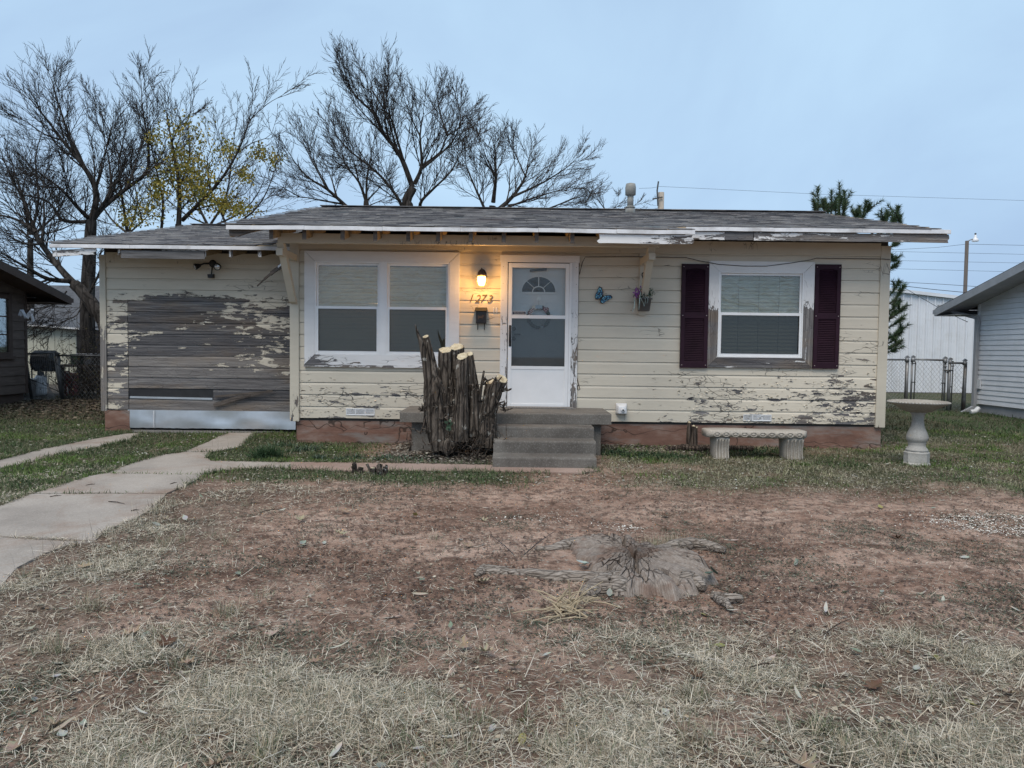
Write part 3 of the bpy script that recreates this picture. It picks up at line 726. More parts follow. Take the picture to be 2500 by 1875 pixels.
# corner boards
def vpost(x0, x1, y0, y1, z0, z1, name, parent, peel, mat='trim_cream'):
    m_ = MB(); n = 8
    for i in range(n + 1):
        z = z0 + (z1 - z0) * i / n; e = .002 * (rng.random() - .5)
        m_.v += [(x0 + e, y0 + e, z), (x1 + e, y0 + e, z), (x1 + e, y1, z), (x0 + e, y1, z)]
    for i in range(n):
        for j in range(4): m_.f.append((i * 4 + j, i * 4 + (j + 1) % 4, i * 4 + 4 + (j + 1) % 4, i * 4 + 4 + j))
    m_.f += [(3, 2, 1, 0), tuple(n * 4 + j for j in range(4))]
    return m_.build(name, mat, parent, peel=peel)
vpost(-3.158, -3.031, YW - .03, YW + .06, 0.29, 2.80, 'corner_board', wall, lambda x, z: .10 + .28 * sm(1.0, .5, z))
vpost(PX(2142, YW, 850), XR + .012, YW - .02, YW + .06, .30, 2.87, 'corner_board', wall, lambda x, z: .16 + .1 * sm(1.2, .4, z))
vpost(PX(247, YG), PX(261.5, YG), YG - .025, YG + .06, .33, 2.72, 'corner_board', gwall, lambda x, z: .05 + .62 * sm(2.1, 1.2, z))
mb = MB(); mb.box(-3.03, PX(2141, YW, 850), YW - .022, YW - .004, 2.74, 2.905); mb.build('frieze_board', 'trim_cream', wall, peel=.1)
mb = MB(); mb.box(GX0, GX1, YG - .022, YG - .004, 2.60, 2.76); mb.build('frieze_board', 'trim_cream', gwall, peel=.2)

# ---- roof
def rz(y): return 3.98 - 0.24 * (14.0 - y)
def rzg(y): return 3.84 - 0.223 * (15.4 - y)
EX0 = PX(555, 9.42, 556); EX1 = PX(1694, 9.42, 580); ERX = PX(2318, 9.95, 570); YE, YR = 9.42, 9.95
mb = MB(); T = 0.035
def slope_panel(mb, x0, x1, ya, yb, f, t=T):
    mb.hexa([(x0, ya, f(ya) - t), (x1, ya, f(ya) - t), (x1, yb, f(yb) - t), (x0, yb, f(yb) - t)], [(x0, ya, f(ya)), (x1, ya, f(ya)), (x1, yb, f(yb)), (x0, yb, f(yb))])
slope_panel(mb, EX0, ERX, YR, 14.0, rz); slope_panel(mb, EX0, EX1, YE, YR - .0005, rz)
back = lambda y: 3.98 - 0.24 * (y - 14.0)
slope_panel(mb, EX0, ERX, 14.0005, 18.0, back)
roof = mb.build('roof', 'soffit_paint', house)
GE0 = PX(124, 10.7, 600)
mb = MB(); slope_panel(mb, GE0, -3.14, 10.7, 15.4, rzg); slope_panel(mb, GE0, -3.14, 15.4005, 19.6, lambda y: 3.84 - .223 * (y - 15.4))
groof = mb.build('garage_roof', 'soffit_paint', house)
# shingles: nearest courses one by one, the rest joined
SW, SE, ST = 0.33, 0.143, 0.007
def shingle_mesh(nm, slope):
    m_ = MB(); L = SE * 1.35; c_, s_ = math.cos(math.atan(slope)), math.sin(math.atan(slope)); g = .004
    q = lambda u, w_, h: (u, w_ * c_ - h * s_, w_ * s_ + h * c_)
    m_.hexa([q(g, -.012, .004), q(SW - g, -.012, .004), q(SW - g, L, .0), q(g, L, .0)], [q(g, -.012, .013), q(SW - g, -.012, .013), q(SW - g, L, .004), q(g, L, .004)])
    me_ = bpy.data.meshes.new(nm); me_.from_pydata(m_.v, [], m_.f); me_.materials.append(MATS['shingle'])
    return me_, m_
def shingles(parent, slope, f, regions, nsing):
    me_, m_ = shingle_mesh('shingle', slope); L = math.hypot(1, slope); spots = []
    for (x0, x1, ya, yb) in regions:
        k = 0; y = ya
        while y < yb - .05:
            off = (k % 2) * SW / 2 + rng.uniform(-.04, .04); x = x0 - off
            while x < x1:
                if x > x0 - SW * .75 and x + SW < x1 + SW * .1: spots.append((y, x + rng.uniform(-.006, .006), f(y) + .0035 * (1 + rng.random())))
                x += SW
            y += SE / L; k += 1
    spots.sort(); rest = MB()
    for i, (y, x, z) in enumerate(spots):
        if i < nsing:
            o = link('shingle', me_, None, parent, (x, y + rng.uniform(-.006, .006), z)); o.rotation_euler = (rng.uniform(-.012, .02), rng.uniform(-.01, .01), rng.uniform(-.012, .012))
        else:
            ca = rng.uniform(-.01, .01); dz = rng.uniform(0, .004)
            rest.add([(a + x, b + y + a * ca + rng.uniform(-.004, .004), c_ + z + dz) for a, b, c_ in m_.v], m_.f)
    o = rest.build('shingle', 'shingle', parent, fixn=False); o['kind'] = 'stuff'
shingles(roof, .24, rz, [(EX0 + .01, EX1, YE + .0, YR), (EX0 + .01, ERX - .01, YR, 14.0)], 225)
shingles(groof, .223, rzg, [(GE0 + .01, -3.5, 10.7, 15.4)], 75)
mb = MB(); mb.beam((EX0 + .01, 14.0, 4.0), (ERX - .01, 14.0, 4.0), .26, .012); mb.build('ridge_cap', 'shingle', roof)
mb = MB(); mb.beam((GE0 + .01, 15.4, 3.862), (-3.3, 15.4, 3.862), .26, .012); mb.build('ridge_cap', 'shingle', groof)
# drip edges, in lengths with small kinks
def drip(x0, x1, y, z, parent, n=3, h=0.05):
    xs = np.linspace(x0, x1, n + 1); zz = [z + rng.uniform(-.008, .008) for _ in range(n + 1)]
    for i in range(n):
        m_ = MB(); a, b = xs[i], xs[i + 1] + (0.0 if i == n - 1 else -.003)
        k = 6
        for j in range(k + 1):
            t = j / k; x = a + (b - a) * t; zz_ = zz[i] * (1 - t) + zz[i + 1] * t + .004 * (rng.random() - .5); yy = y + .006 * (rng.random() - .5) + .001 * i
            m_.v += [(x, yy, zz_), (x, yy - .003, zz_ - h), (x, yy + .006, zz_ - h - .004), (x, yy + .008, zz_ - .006), (x, yy + .06, zz_ + .008), (x, yy + .06, zz_ + .012)]
        for j in range(k):
            for q in range(6): p_ = j * 6 + q; r_ = j * 6 + (q + 1) % 6; m_.f.append((p_, r_, r_ + 6, p_ + 6))
        m_.f += [tuple(range(6)), tuple(k * 6 + q for q in range(6))[::-1]]
        m_.build('drip_edge', 'drip_metal', parent)
drip(EX0 - .01, EX1 + .01, YE - .02, rz(YE) - .002, roof, 6)
drip(EX1 + .012, ERX + .01, YR - .02, rz(YR) - .002, roof, 3)
drip(GE0 - .01, -3.2, 10.7 - .02, rzg(10.7) - .002, groof, 3)
# rafter tails
for px in (663, 743, 838, 917, 997, 1070, 1150, 1230, 1310, 1397, 1480, 1600):
    x = PX(px, 9.5, 575); m_ = MB(); yy = YE + .05 + rng.uniform(0, .04); d = .145 + rng.uniform(-.01, .01)
    a0, a1 = (x - .022, x + .022)
    m_.hexa([(a0, yy, rz(yy) - .037 - d), (a1, yy, rz(yy) - .037 - d), (a1, YW, rz(YW) - .037 - .13), (a0, YW, rz(YW) - .037 - .13)],
            [(a0, yy, rz(yy) - .037), (a1, yy, rz(yy) - .037), (a1, YW, rz(YW) - .037), (a0, YW, rz(YW) - .037)])
    t_ = m_.build('rafter_tail', 'soffit_paint', roof)
    m_ = MB(); m_.box(a0 - .004, a1 + .004, yy - .006, yy - .001, rz(yy) - .05 - d + .01, rz(yy) - .042); m_.build('rafter_end', 'dark_wood', roof)
for px in (292, 499, 564, 634, 690):
    x = PX(px, 10.75, 625); m_ = MB(); yy = 10.75
    m_.hexa([(x - .02, yy, rzg(yy) - .16), (x + .02, yy, rzg(yy) - .16), (x + .02, YG, rzg(YG) - .16), (x - .02, YG, rzg(YG) - .16)],
            [(x - .02, yy, rzg(yy) - .037), (x + .02, yy, rzg(yy) - .037), (x + .02, YG, rzg(YG) - .037), (x - .02, YG, rzg(YG) - .037)])
    m_.build('rafter_tail', 'soffit_paint', groof)
    m_ = MB(); m_.box(x - .026, x + .026, yy - .006, yy - .001, rzg(yy) - .175 + rng.uniform(0, .02), rzg(yy) - .05); m_.build('rafter_end', 'trim_white_v', groof, peel=.55)
m_ = MB(); x = PX(690, 10.8)
m_.prism([(EX0 + .01, rz(YE + .05) - .04), (EX0 + .01, rz(YE + .05) - .145), (EX0 + .12, rz(YE + .05) - .15), (EX0 + .34, rz(YE + .05) - .075), (EX0 + .45, rz(YE + .05) - .055), (EX0 + .34, rz(YE + .05) - .042)], 'xz', YE + .03, YE + .07)
m_.build('broken_fascia', 'dark_wood', roof)
m_ = MB(); m_.beam((EX0 + .02, YE + .08, rz(YE + .08) - .1), (EX0 + .02, 14.0, rz(14) - .1), .04, .12); m_.build('rake_board', 'soffit_paint', roof)
m_ = MB(); m_.beam((ERX - .02, YR + .06, rz(YR + .06) - .1), (ERX - .02, 14.0, rz(14) - .1), .04, .12); m_.build('rake_board', 'soffit_paint', roof)
# fascia remains (ragged boards)
def ragged(x0, x1, z0, z1, y, parent, peel, mat='trim_white', rl=.03, rr=.03, name='fascia_board', zs=0.0, th=.02):
    n = 10; top = [(x0 + (x1 - x0) * i / n, z1 + zs * i / n) for i in range(n + 1)]; bot = [(x0 + (x1 - x0) * i / n, z0 + zs * i / n + rng.uniform(0, .006)) for i in range(n + 1)]
    lft = [(x0 - rl * rng.uniform(-1, 1), z0 + (z1 - z0) * t) for t in (.75, .5, .25)]; rgt = [(x1 + rr * rng.uniform(-1, 1) + zs * 0, z0 + zs + (z1 - z0) * t) for t in (.25, .5, .75)]
    m_ = MB(); m_.prism(bot + rgt + top[::-1] + lft, 'xz', y, y + th); return m_.build(name, mat, parent, peel=peel)
yf_ = YR + .012; zt = rz(YR) - .055
ragged(EX1 + .02, PX(1763, YR), zt - .105, zt, yf_, roof, .42, rr=.004)
ragged(PX(1763.5, YR), PX(1832, YR), zt - .108, zt, yf_ - .003, roof, .95, rl=.002, rr=.004)
ragged(PX(1834, YR), ERX - .005, zt - .11, zt, yf_ - .006, roof, lambda x, z: .52 + .3 * sm(3.6, 4.6, x), rl=.004, rr=.012)
zt = rz(YE) - .06
ragged(PX(1458, YE), EX1 - .01, zt - .115, zt, YE + .014, roof, lambda x, z: .3 + .3 * sm(2.15, 2.3, x), rl=.035, rr=.02)
zt = rzg(10.7) - .075
ragged(GE0 + .02, PX(232, 10.7), zt - .115, zt - .02, 10.715, groof, .45, rl=.012, rr=.05, zs=.045)
ragged(PX(297, 10.7), PX(500, 10.7), zt - .12, zt - .005, 10.715, groof, .93, mat='grey_board', rl=.006, rr=.01, zs=.0)
ragged(PX(400, 10.7), PX(506, 10.7), zt + .0, zt + .01, 10.712, groof, .2)
# beam and braces carrying the porch overhang
mb = MB(); mb.beam((-3.12, 9.86, 2.785), (1.93, 9.86, 2.785), .09, .125); mb.build('porch_beam', 'trim_cream', roof, peel=.08)
for xb, zb in ((-3.095, 1.95), (1.83, 1.98)):
    m_ = MB(); m_.hexa([(xb - .045, YW - .02, zb), (xb + .045, YW - .02, zb), (xb + .045, YW - .13, zb + .03), (xb - .045, YW - .13, zb + .03)],
                       [(xb - .045, 9.95, 2.72), (xb + .045, 9.95, 2.72), (xb + .045, 9.82, 2.72), (xb - .045, 9.82, 2.72)])
    m_.build('roof_brace', 'trim_cream', roof, peel=.12)
    m_ = MB(); m_.box(xb - .045, xb + .045, 9.80, YW - .02, 2.674, 2.69) if False else m_.beam((xb + .001, YW - .031, 2.60), (xb + .001, 9.80, 2.60), .086, .09); m_.build('brace_arm', 'trim_cream', roof, peel=.08)
m_ = MB(); m_.box(1.785, 1.875, YW - .028, YW - .006, 1.85, 2.72); m_.build('brace_plate', 'trim_cream', roof, peel=.15)
# curled loose flashing hanging by the brace
c1 = cpx([(2190, 350), (2040, 460), (1880, 580), (1740, 700), (1600, 838)], 440, 600, 8.508)
pts = [P(x, y, 10.55 + .1 * i) for i, (x, y) in enumerate(c1)]
m_ = MB()
for i in range(4): m_.beam(pts[i], pts[i + 1], .012, (.075, .06, .035, .018)[i])
m_.build('hanging_trim', 'dark_wood', groof)
m_ = MB(); m_.beam(pts[0] + Vector((0, -.02, .012)), pts[1] + Vector((0, -.02, .012)), .008, .03); m_.build('hanging_trim', 'drip_metal', groof)
# roof flue
fl = P(1532, 530, 13.6)
fv = thing('roof_vent', 'tall round metal flue with capped top standing on the roof', 'roof vent', (fl.x, 13.3, rz(13.3)))
z0 = rz(13.3)
ztop = PZ(447, 13.3, 1535); pz = lambda py: PZ(py, 13.3, 1535)
mb = MB(); mb.lathe([(.094, z0 - .06), (.088, pz(512)), (.066, pz(505))], (fl.x, 13.3, 0), 20); mb.build('flashing_cone', 'flue_metal', fv, smooth=True)
mb = MB(); mb.lathe([(.056, pz(506)), (.056, pz(475))], (fl.x, 13.3, 0), 20); mb.build('pipe', 'flue_metal', fv, smooth=True)
mb = MB(); mb.lathe([(.06, pz(478)), (.094, pz(476)), (.096, pz(458)), (.082, pz(449)), (.03, ztop)], (fl.x, 13.3, 0), 20); mb.build('cap', 'flue_metal', fv, smooth=True)
mb = MB(); mb.lathe([(.07, pz(508)), (.095, pz(506.5)), (.07, pz(504))], (fl.x, 13.3, 0), 20); mb.build('storm_collar', 'flue_metal', fv, smooth=True)
# ================================================================== WINDOWS AND DOOR
def mitred(par, o, i, Y, th, mats, peels, name='casing'):
    (a0, a1, b0, b1), (c0, c1, d0, d1) = o, i
    sides = {'l': [(a0, b0), (c0, d0), (c0, d1), (a0, b1)], 'r': [(a1, b0), (a1, b1), (c1, d1), (c1, d0)],
             't': [(a0, b1), (c0, d1), (c1, d1), (a1, b1)], 'b': [(a0, b0), (a1, b0), (c1, d0), (c0, d0)]}
    for k, q in sides.items():
        cx = sum(p[0] for p in q) / 4; cz = sum(p[1] for p in q) / 4
        sh = [(p[0] + (cx - p[0]) * .004, p[1] + (cz - p[1]) * .004) for p in q]
        # subdivide long edges so the wear can vary along the board
        m_ = MB(); n = 10
        A, B, C_, D = [Vector(p) for p in sh]
        if k in 'lr':
            lines = [((A.lerp(D, t), B.lerp(C_, t)) if k == 'l' else (A.lerp(B, t), D.lerp(C_, t))) for t in np.linspace(0, 1, n + 1)]
        else:
            lines = [((A.lerp(D, t), B.lerp(C_, t)) if k == 't' else (A.lerp(B, t), D.lerp(C_, t))) for t in np.linspace(0, 1, n + 1)]
        for p, q2 in lines: m_.v += [(p.x, Y, p.y), (q2.x, Y, q2.y), (q2.x, Y + th, q2.y), (p.x, Y + th, p.y)]
        for j in range(n):
            for e in range(4): m_.f.append((j * 4 + e, j * 4 + (e + 1) % 4, j * 4 + 4 + (e + 1) % 4, j * 4 + 4 + e))
        m_.f += [(0, 1, 2, 3), tuple(n * 4 + e for e in range(4))[::-1]]
        m_.build(name, mats[k], par, peel=peels[k])
def frame4(par, r, w_, y0, y1, mat, name):
    m_ = MB(); x0, x1, z0, z1 = r
    if not hasattr(w_, '__len__'): w_ = (w_,) * 4
    m_.box(x0, x0 + w_[0], y0, y1, z0, z1).box(x1 - w_[1], x1, y0, y1, z0, z1).box(x0 + w_[0] + .0004, x1 - w_[1] - .0004, y0, y1, z0, z0 + w_[2]).box(x0 + w_[0] + .0004, x1 - w_[1] - .0004, y0, y1, z1 - w_[3], z1)
    return m_.build(name, mat, par, bevel=.002)
def pane(par, r, y, mat, name='pane'):
    m_ = MB(); m_.box(r[0], r[1], y, y + .004, r[2], r[3]); return m_.build(name, mat, par)
def blind(par, r, y, pitch=.052, mat='blind_white', open_=0.5):
    w_ = r[1] - r[0]; m_ = MB(); d = .024
    m_.hexa([(0, d * .5, .024), (w_, d * .5, .024), (w_, -d * .5, -.026), (0, -d * .5, -.026)], [(0, d * .5, .0255), (w_, d * .5, .0255), (w_, -d * .5, -.0245), (0, -d * .5, -.0245)])
    me_ = bpy.data.meshes.new('blind_slat'); me_.from_pydata(m_.v, [], m_.f); me_.materials.append(MATS[mat])
    z = r[2] + .02
    while z < r[3] - .02:
        link('blind_slat', me_, None, par, (r[0], y, z), (rng.uniform(-.05, .05), 0, 0)); z += pitch
def sash_unit(par, r, Y, upper='glass_film', lower='glass_screen', bl=True):
    x0, x1, z0, z1 = r; zm = z0 + (z1 - z0) * .505
    frame4(par, r, .018, Y - .03, Y + .05, 'vinyl_white', 'frame')
    ri = inset(r, .018)
    up = (ri[0] + .0006, ri[1] - .0006, zm - .012, ri[3] - .0006); lo = (ri[0] + .0006, ri[1] - .0006, ri[2] + .0006, zm + .024)
    frame4(par, up, (.026, .026, .036, .03), Y + .006, Y + .03, 'vinyl_white', 'sash')
    frame4(par, lo, (.034, .034, .038, .04), Y - .022, Y + .004, 'vinyl_white', 'sash')
    ui = (up[0] + .026, up[1] - .026, up[2] + .036, up[3] - .03); li = (lo[0] + .034, lo[1] - .034, lo[2] + .038, lo[3] - .04)
    pane(par, ui, Y + .016, upper); pane(par, li, Y - .012, lower)
    frame4(par, inset(li, -.002), .007, Y - .027, Y - .0225, 'galv_dark', 'screen_frame')
    if bl: blind(par, (ri[0] + .01, ri[1] - .01, ri[2], ri[3]), Y + .09)
YC = YW - 0.034
def part_empty(name, parent, loc):
    o = bpy.data.objects.new(name, None); COL.objects.link(o); o.parent = parent; o.empty_display_size = .1; ORG[o.name] = root_org(parent); return o
def part_box(name, mat, parent, r, y0, y1):
    m_ = MB(); m_.box(r[0], r[1], y0, y1, r[2], r[3]); return m_.build(name, mat, parent)
# double window
wv = {'l': 'trim_white_v', 'r': 'trim_white_v', 't': 'trim_white', 'b': 'trim_white'}
xm0, xm1 = PX(929, YW, 750), PX(943, YW, 750)
mull = part_box('window', 'vinyl_white', house, (xm0, xm1, H1[2], H1[3]), YW - .031, YW + .051)
mitred(mull, W1, H1, YC, .034, wv, {'l': lambda x, z: .08 + .3 * sm(1.35, 1.2, z), 'r': .06, 't': .04, 'b': lambda x, z: .16 + .75 * sm(-2.5, -2.9, x) + .2 * sm(1.225, 1.185, z)})
sash_unit(mull, (H1[0], xm0 - .0006, H1[2], H1[3]), YW); sash_unit(mull, (xm1 + .0006, H1[1], H1[2], H1[3]), YW)
m_ = MB(); m_.box(W1[0] - .004, W1[1] + .004, YC - .012, YC + .03, W1[2] - .03, W1[2] - .0015); m_.build('sill', 'trim_white', mull, peel=lambda x, z: .3 + .5 * sm(-2.2, -2.9, x))
# single window with shutters
w2 = part_box('window', 'room_dark', house, (H2[0] + .02, H2[1] - .02, H2[2] - .02, H2[2] - .002), YW + .0, YW + .05)
pw = lambda x, z: .05 + .70 * sm(2.06, 1.88, z + .10 * (np.sin(x * 90) * .5)) + .05
mitred(w2, W2, H2, YC, .034, wv, {'l': pw, 'r': pw, 't': .06, 'b': .86})
sash_unit(w2, H2, YW)
for t in (.26, .5, .74):
    x = H2[0] + (H2[1] - H2[0]) * t; m_ = MB(); m_.box(x - .002, x + .002, YW + .072, YW + .074, H2[2] + .02, H2[3] - .02); m_.build('blind_cord', 'dark_wood', w2)
def shutter(r):
    x0, x1, z0, z1 = r; y0 = YC - .008; zm = z0 + (z1 - z0) * .505; w_ = .055
    m_ = MB(); m_.box(x0, x0 + w_, y0, y0 + .03, z0, z1).box(x1 - w_, x1, y0, y0 + .03, z0, z1)
    m_.box(x0 + w_ + .0004, x1 - w_ - .0004, y0 + .001, y0 + .03, z0, z0 + .085).box(x0 + w_ + .0004, x1 - w_ - .0004, y0 + .001, y0 + .03, zm - .04, zm + .04)
    n = 12; arc = [(x0 + w_ + (x1 - x0 - 2 * w_) * i / n, z1 - .085 + .022 * math.sin(math.pi * i / n)) for i in range(n + 1)]
    m_.prism([(x0 + w_ + .0004, z1)] + [(min(max(a, x0 + w_ + .0004), x1 - w_ - .0004), b) for a, b in arc] + [(x1 - w_ - .0004, z1)], 'xz', y0 + .001, y0 + .03)
    m_.box(x0 + w_ - .01, x1 - w_ + .01, y0 + .0305, y0 + .033, z0 + .02, z1 - .02)
    sh = m_.build('shutter', 'shutter_paint', house)
    s_ = MB(); lw = x1 - x0 - 2 * w_ - .001
    s_.hexa([(0, -.013, -.012), (lw, -.013, -.012), (lw, -.010, -.012), (0, -.010, -.012)], [(0, .004, .010), (lw, .004, .010), (lw, .007, .010), (0, .007, .010)])
    me_ = bpy.data.meshes.new('slat'); me_.from_pydata(s_.v, [], s_.f); me_.materials.append(MATS['shutter_paint'])
    for za, zb in ((z0 + .095, zm - .048), (zm + .048, z1 - .088)):
        k = int((zb - za) / .0245); 
        for i in range(k + 1): link('slat', me_, None, sh, (x0 + w_ + .0005, y0 + .018, za + (zb - za) * i / k))
    for zz in (z0 + .04, zm, z1 - .04):
        for xx in (x0 + .025, x1 - .025):
            q = MB(); q.lathe([(.007, 0), (.006, .004), (.002, .006)], (0, 0, 0), 8); q.v = [(xx + a, y0 - c_, zz + b) for a, b, c_ in q.v]; q.build('screw', 'screw', sh)
shutter(rect(1661, 1727.5, 645, 898, YW)); shutter(rect(1985, 2048, 646, 900, YW))
# ---- entry door behind storm door
mb = MB(); mb.box(DO[0], HD[0], YC, YW + .14, DO[2], HD[3] + .001).box(HD[1], DO[1], YC, YW + .14, DO[2], HD[3] + .001).box(DO[0] - .01, DO[1] + .01, YC - .004, YW + .14, HD[3] + .0014, DO[3])
df = mb.build('door_frame', 'trim_white_v', house, peel=lambda x, z: .04 + .5 * sm(.62, .5, z), bevel=.003)
mb = MB(); mb.box(DO[0] + .02, DO[1] + .01, YC - .035, YW + .1, DO[2] - .035, DO[2] - .001); mb.build('threshold', 'trim_white', df, peel=.55)
mb = MB(); mb.box(HD[1] - .032, HD[1] - .0006, YC - .006, YC + .04, DO[2] + .03, HD[3] - .002); mb.build('hinge_rail', 'vinyl_white', df)
for i in range(9):
    z = DO[2] + .12 + i * .235
    for x in (DO[0] + .035, DO[1] - .03):
        m_ = MB(); m_.box(x - .004, x + .004, YC - .0025, YC - .0002, z - .004, z + .004); m_.build('nail', 'dark_wood', df)
dr = (HD[0] + .012, HD[1] - .034, DO[2] + .012, HD[3] - .012)
# inner door slab
yd = YW + .085
mb = MB(); mb.box(HD[0] + .001, HD[1] - .001, yd, yd + .04, DO[2] + .001, HD[3] - .001); door = mb.build('door', 'door_paint', house)
cx = .5 * (dr[0] + dr[1]); dw = dr[1] - dr[0]
zf0 = PZ(712, YW, 1315); fr_ = .27
def arc_pts(r, n=16, a0=0, a1=math.pi): return [(cx + r * math.cos(a0 + (a1 - a0) * i / n), zf0 + r * .90 * math.sin(a0 + (a1 - a0) * i / n)) for i in range(n + 1)]
o_ = arc_pts(fr_); i_ = arc_pts(fr_ - .03)
mb = MB(); mb.prism(o_ + i_[::-1], 'xz', yd - .014, yd - .001); mb.box(cx - fr_, cx + fr_, yd - .0145, yd - .001, zf0 - .03, zf0 - .0005); mb.build('fanlight_frame', 'door_paint', door, bevel=.002)
mb = MB(); mb.prism(i_, 'xz', yd - .004, yd - .0015); mb.build('fanlight_pane', 'black_metal', door)
o2 = arc_pts(.095); i2 = arc_pts(.08); mb = MB(); mb.prism(o2 + i2[::-1], 'xz', yd - .0128, yd - .0042); mb.build('fanlight_bar', 'door_paint', door)
for a in (45, 90, 135):
    c_, s_ = math.cos(R(a)), math.sin(R(a)); mb = MB(); mb.beam((cx + .093 * c_, yd - .009, zf0 + .083 * s_), (cx + (fr_ - .028) * c_, yd - .009, zf0 + (fr_ - .03) * .9 * s_), .013, .008); mb.build('fanlight_bar', 'door_paint', door)
for (pa, pb) in (((1268, 1298), (737, 822)), ((1330, 1360), (737, 822)), ((1268, 1298), (858, 950)), ((1330, 1360), (858, 950))):
    r_ = rect(pa[0], pa[1], pb[0], pb[1], YW + .05)
    frame4(door, r_, .014, yd - .009, yd - .0005, 'door_paint', 'panel_moulding')
    m_ = MB(); q = inset(r_, .03); m_.box(q[0], q[1], yd - .005, yd - .0006, q[2], q[3]); m_.build('panel', 'door_paint', door, bevel=.002)
hz = PZ(816, YW, 1250)
mb = MB(); kx = dr[0] + .085
for zz in (hz + .08, hz - .06):
    q = MB(); q.lathe([(.03, 0), (.03, .008), (.012, .012), (.012, .03)], (0, 0, 0), 14); q.v = [(kx + a, yd - c_, zz + b) for a, b, c_ in q.v]; q.build('door_lock', 'rust_iron', door)
mb.beam((kx, yd - .035, hz), (kx + .09, yd - .035, hz), .014, .02); mb.build('door_lever', 'black_metal', door)
# storm door
ys = YC - .004
zr0, zr1 = PZ(778.6, YW, 1316), PZ(771, YW, 1316); zk = PZ(894, YW, 1316); zk2 = PZ(902, YW, 1316)
st = .052
mb = MB(); x0, x1, z0, z1 = dr
mb.box(x0, x0 + st, ys, ys + .03, z0, z1).box(x1 - st, x1, ys, ys + .03, z0, z1).box(x0 + st + .0004, x1 - st - .0004, ys + .0005, ys + .03, z1 - .062, z1).box(x0 + st + .0004, x1 - st - .0004, ys + .0005, ys + .03, z0, z0 + .055)
mb.box(x0 + st + .0004, x1 - st - .0004, ys + .0005, ys + .03, zk2, zk).box(x0 + st + .0004, x1 - st - .0004, ys - .002, ys + .026, zr0 + .002, zr1 + .006)
storm = mb.build('storm_door', 'vinyl_white', house, bevel=.003)
mb = MB(); mb.box(x0 + st - .004, x1 - st + .004, ys + .008, ys + .018, z0 + .05, zk2 + .004); mb.build('kick_panel', 'vinyl_white', storm)
pane(storm, (x0 + st - .002, x1 - st + .002, zr1, z1 - .06), ys + .014, 'glass_door_top'); pane(storm, (x0 + st - .002, x1 - st + .002, zk, zr0 + .004), ys + .006, 'glass_door_low')
hx = x0 + .03
mb = MB(); hzz = PZ(820, YW, 1243); pts = [(hx, ys - .004, hzz - .13), (hx, ys - .04, hzz - .10), (hx, ys - .05, hzz), (hx, ys - .04, hzz + .10), (hx, ys - .004, hzz + .13)]
mb.tube(pts, [.010, .016, .017, .016, .010], 8); mb.build('handle', 'black_metal', storm, smooth=True)
mb = MB(); mb.box(hx - .018, hx + .018, ys - .004, ys - .0005, hzz - .15, hzz + .15); mb.build('handle_plate', 'black_metal', storm)
mb = MB(); px_ = x0 + .30; mb.tube([(px_, ys + .06, z1 - .10), (px_ + .12, ys + .055, z1 - .088), (px_ + .24, ys + .05, z1 - .08)], .017, 10); mb.build('door_closer', 'black_metal', storm, smooth=True)
# sticker with lettering
r_ = rect(1250.5, 1284, 760, 768.5, YW)
mb = MB(); mb.box(r_[0], r_[1], ys + .0118, ys + .0128, r_[2], r_[3]); sk = mb.build('sticker', 'vinyl_white', storm)
simple('navy', (0.02, 0.03, 0.055), .5, .1)
mb = MB(); q = inset(r_, .0045); mb.box(q[0], q[1], ys + .0106, ys + .0116, q[2], q[3]); mb.build('sticker_panel', 'navy', storm)
def text_obj(txt, name, mat, parent, c, height, depth=.001, shear=0.0, width=None, bold=0.0, ax='xz'):
    cu = bpy.data.curves.new(name, 'FONT'); cu.body = txt; cu.align_x = 'CENTER'; cu.align_y = 'CENTER'; cu.extrude = depth / 2; cu.shear = shear; cu.size = 1; cu.offset = bold; cu.resolution_u = 5
    t = bpy.data.objects.new(name, cu); COL.objects.link(t); dg = bpy.context.evaluated_depsgraph_get(); dg.update()
    me_ = bpy.data.meshes.new_from_object(t.evaluated_get(dg)); bpy.data.objects.remove(t); bpy.data.curves.remove(cu)
    co = np.array([v.co[:] for v in me_.vertices]); mn, mxx = co.min(0), co.max(0)
    k = height / (mxx[1] - mn[1]); kx_ = k if width is None else width / (mxx[0] - mn[0]); md = (mn + mxx) / 2
    og = root_org(parent)
    for v in me_.vertices:
        a, b, d = (v.co.x - md[0]) * kx_, (v.co.y - md[1]) * k, v.co.z
        v.co = Vector((c[0] + a, c[1] - d, c[2] + b)) - og
    me_.materials.clear(); me_.materials.append(MATS[mat]); return link(name, me_, None, parent)
text_obj('NO SOLICITING', 'sticker_text', 'vinyl_white', storm, ((r_[0] + r_[1]) / 2, ys + .0098, (r_[2] + r_[3]) / 2), .012, .001, width=(r_[1] - r_[0]) * .76)
# vents in the siding
def vent(px0, px1, py0, py1):
    r = rect(px0, px1, py0, py1, YW); y = YW - .012
    v_ = frame4(house, r, (.012, .012, .012, .012), y, y + .016, 'white_plastic', 'wall_vent')
    m_ = MB(); m_.box(r[0] + .005, r[1] - .005, y + .0095, y + .0105, r[2] + .005, r[3] - .005); m_.build('vent_screen', 'soffit_grey', v_)
    for t in (1 / 3, 2 / 3):
        x = r[0] + (r[1] - r[0]) * t; m_ = MB(); m_.box(x - .006, x + .006, y + .0005, y + .012, r[2] + .012, r[3] - .012); m_.build('vent_bar', 'white_plastic', v_)
    for i in range(1, 6):
        z = r[2] + (r[3] - r[2]) * i / 6; m_ = MB(); m_.box(r[0] + .012, r[1] - .012, y + .003, y + .0045, z - .0045, z + .0045); m_.build('vent_louvre', 'white_plastic', v_)
vent(845, 915, 997, 1014); vent(1814, 1883, 1012, 1028)
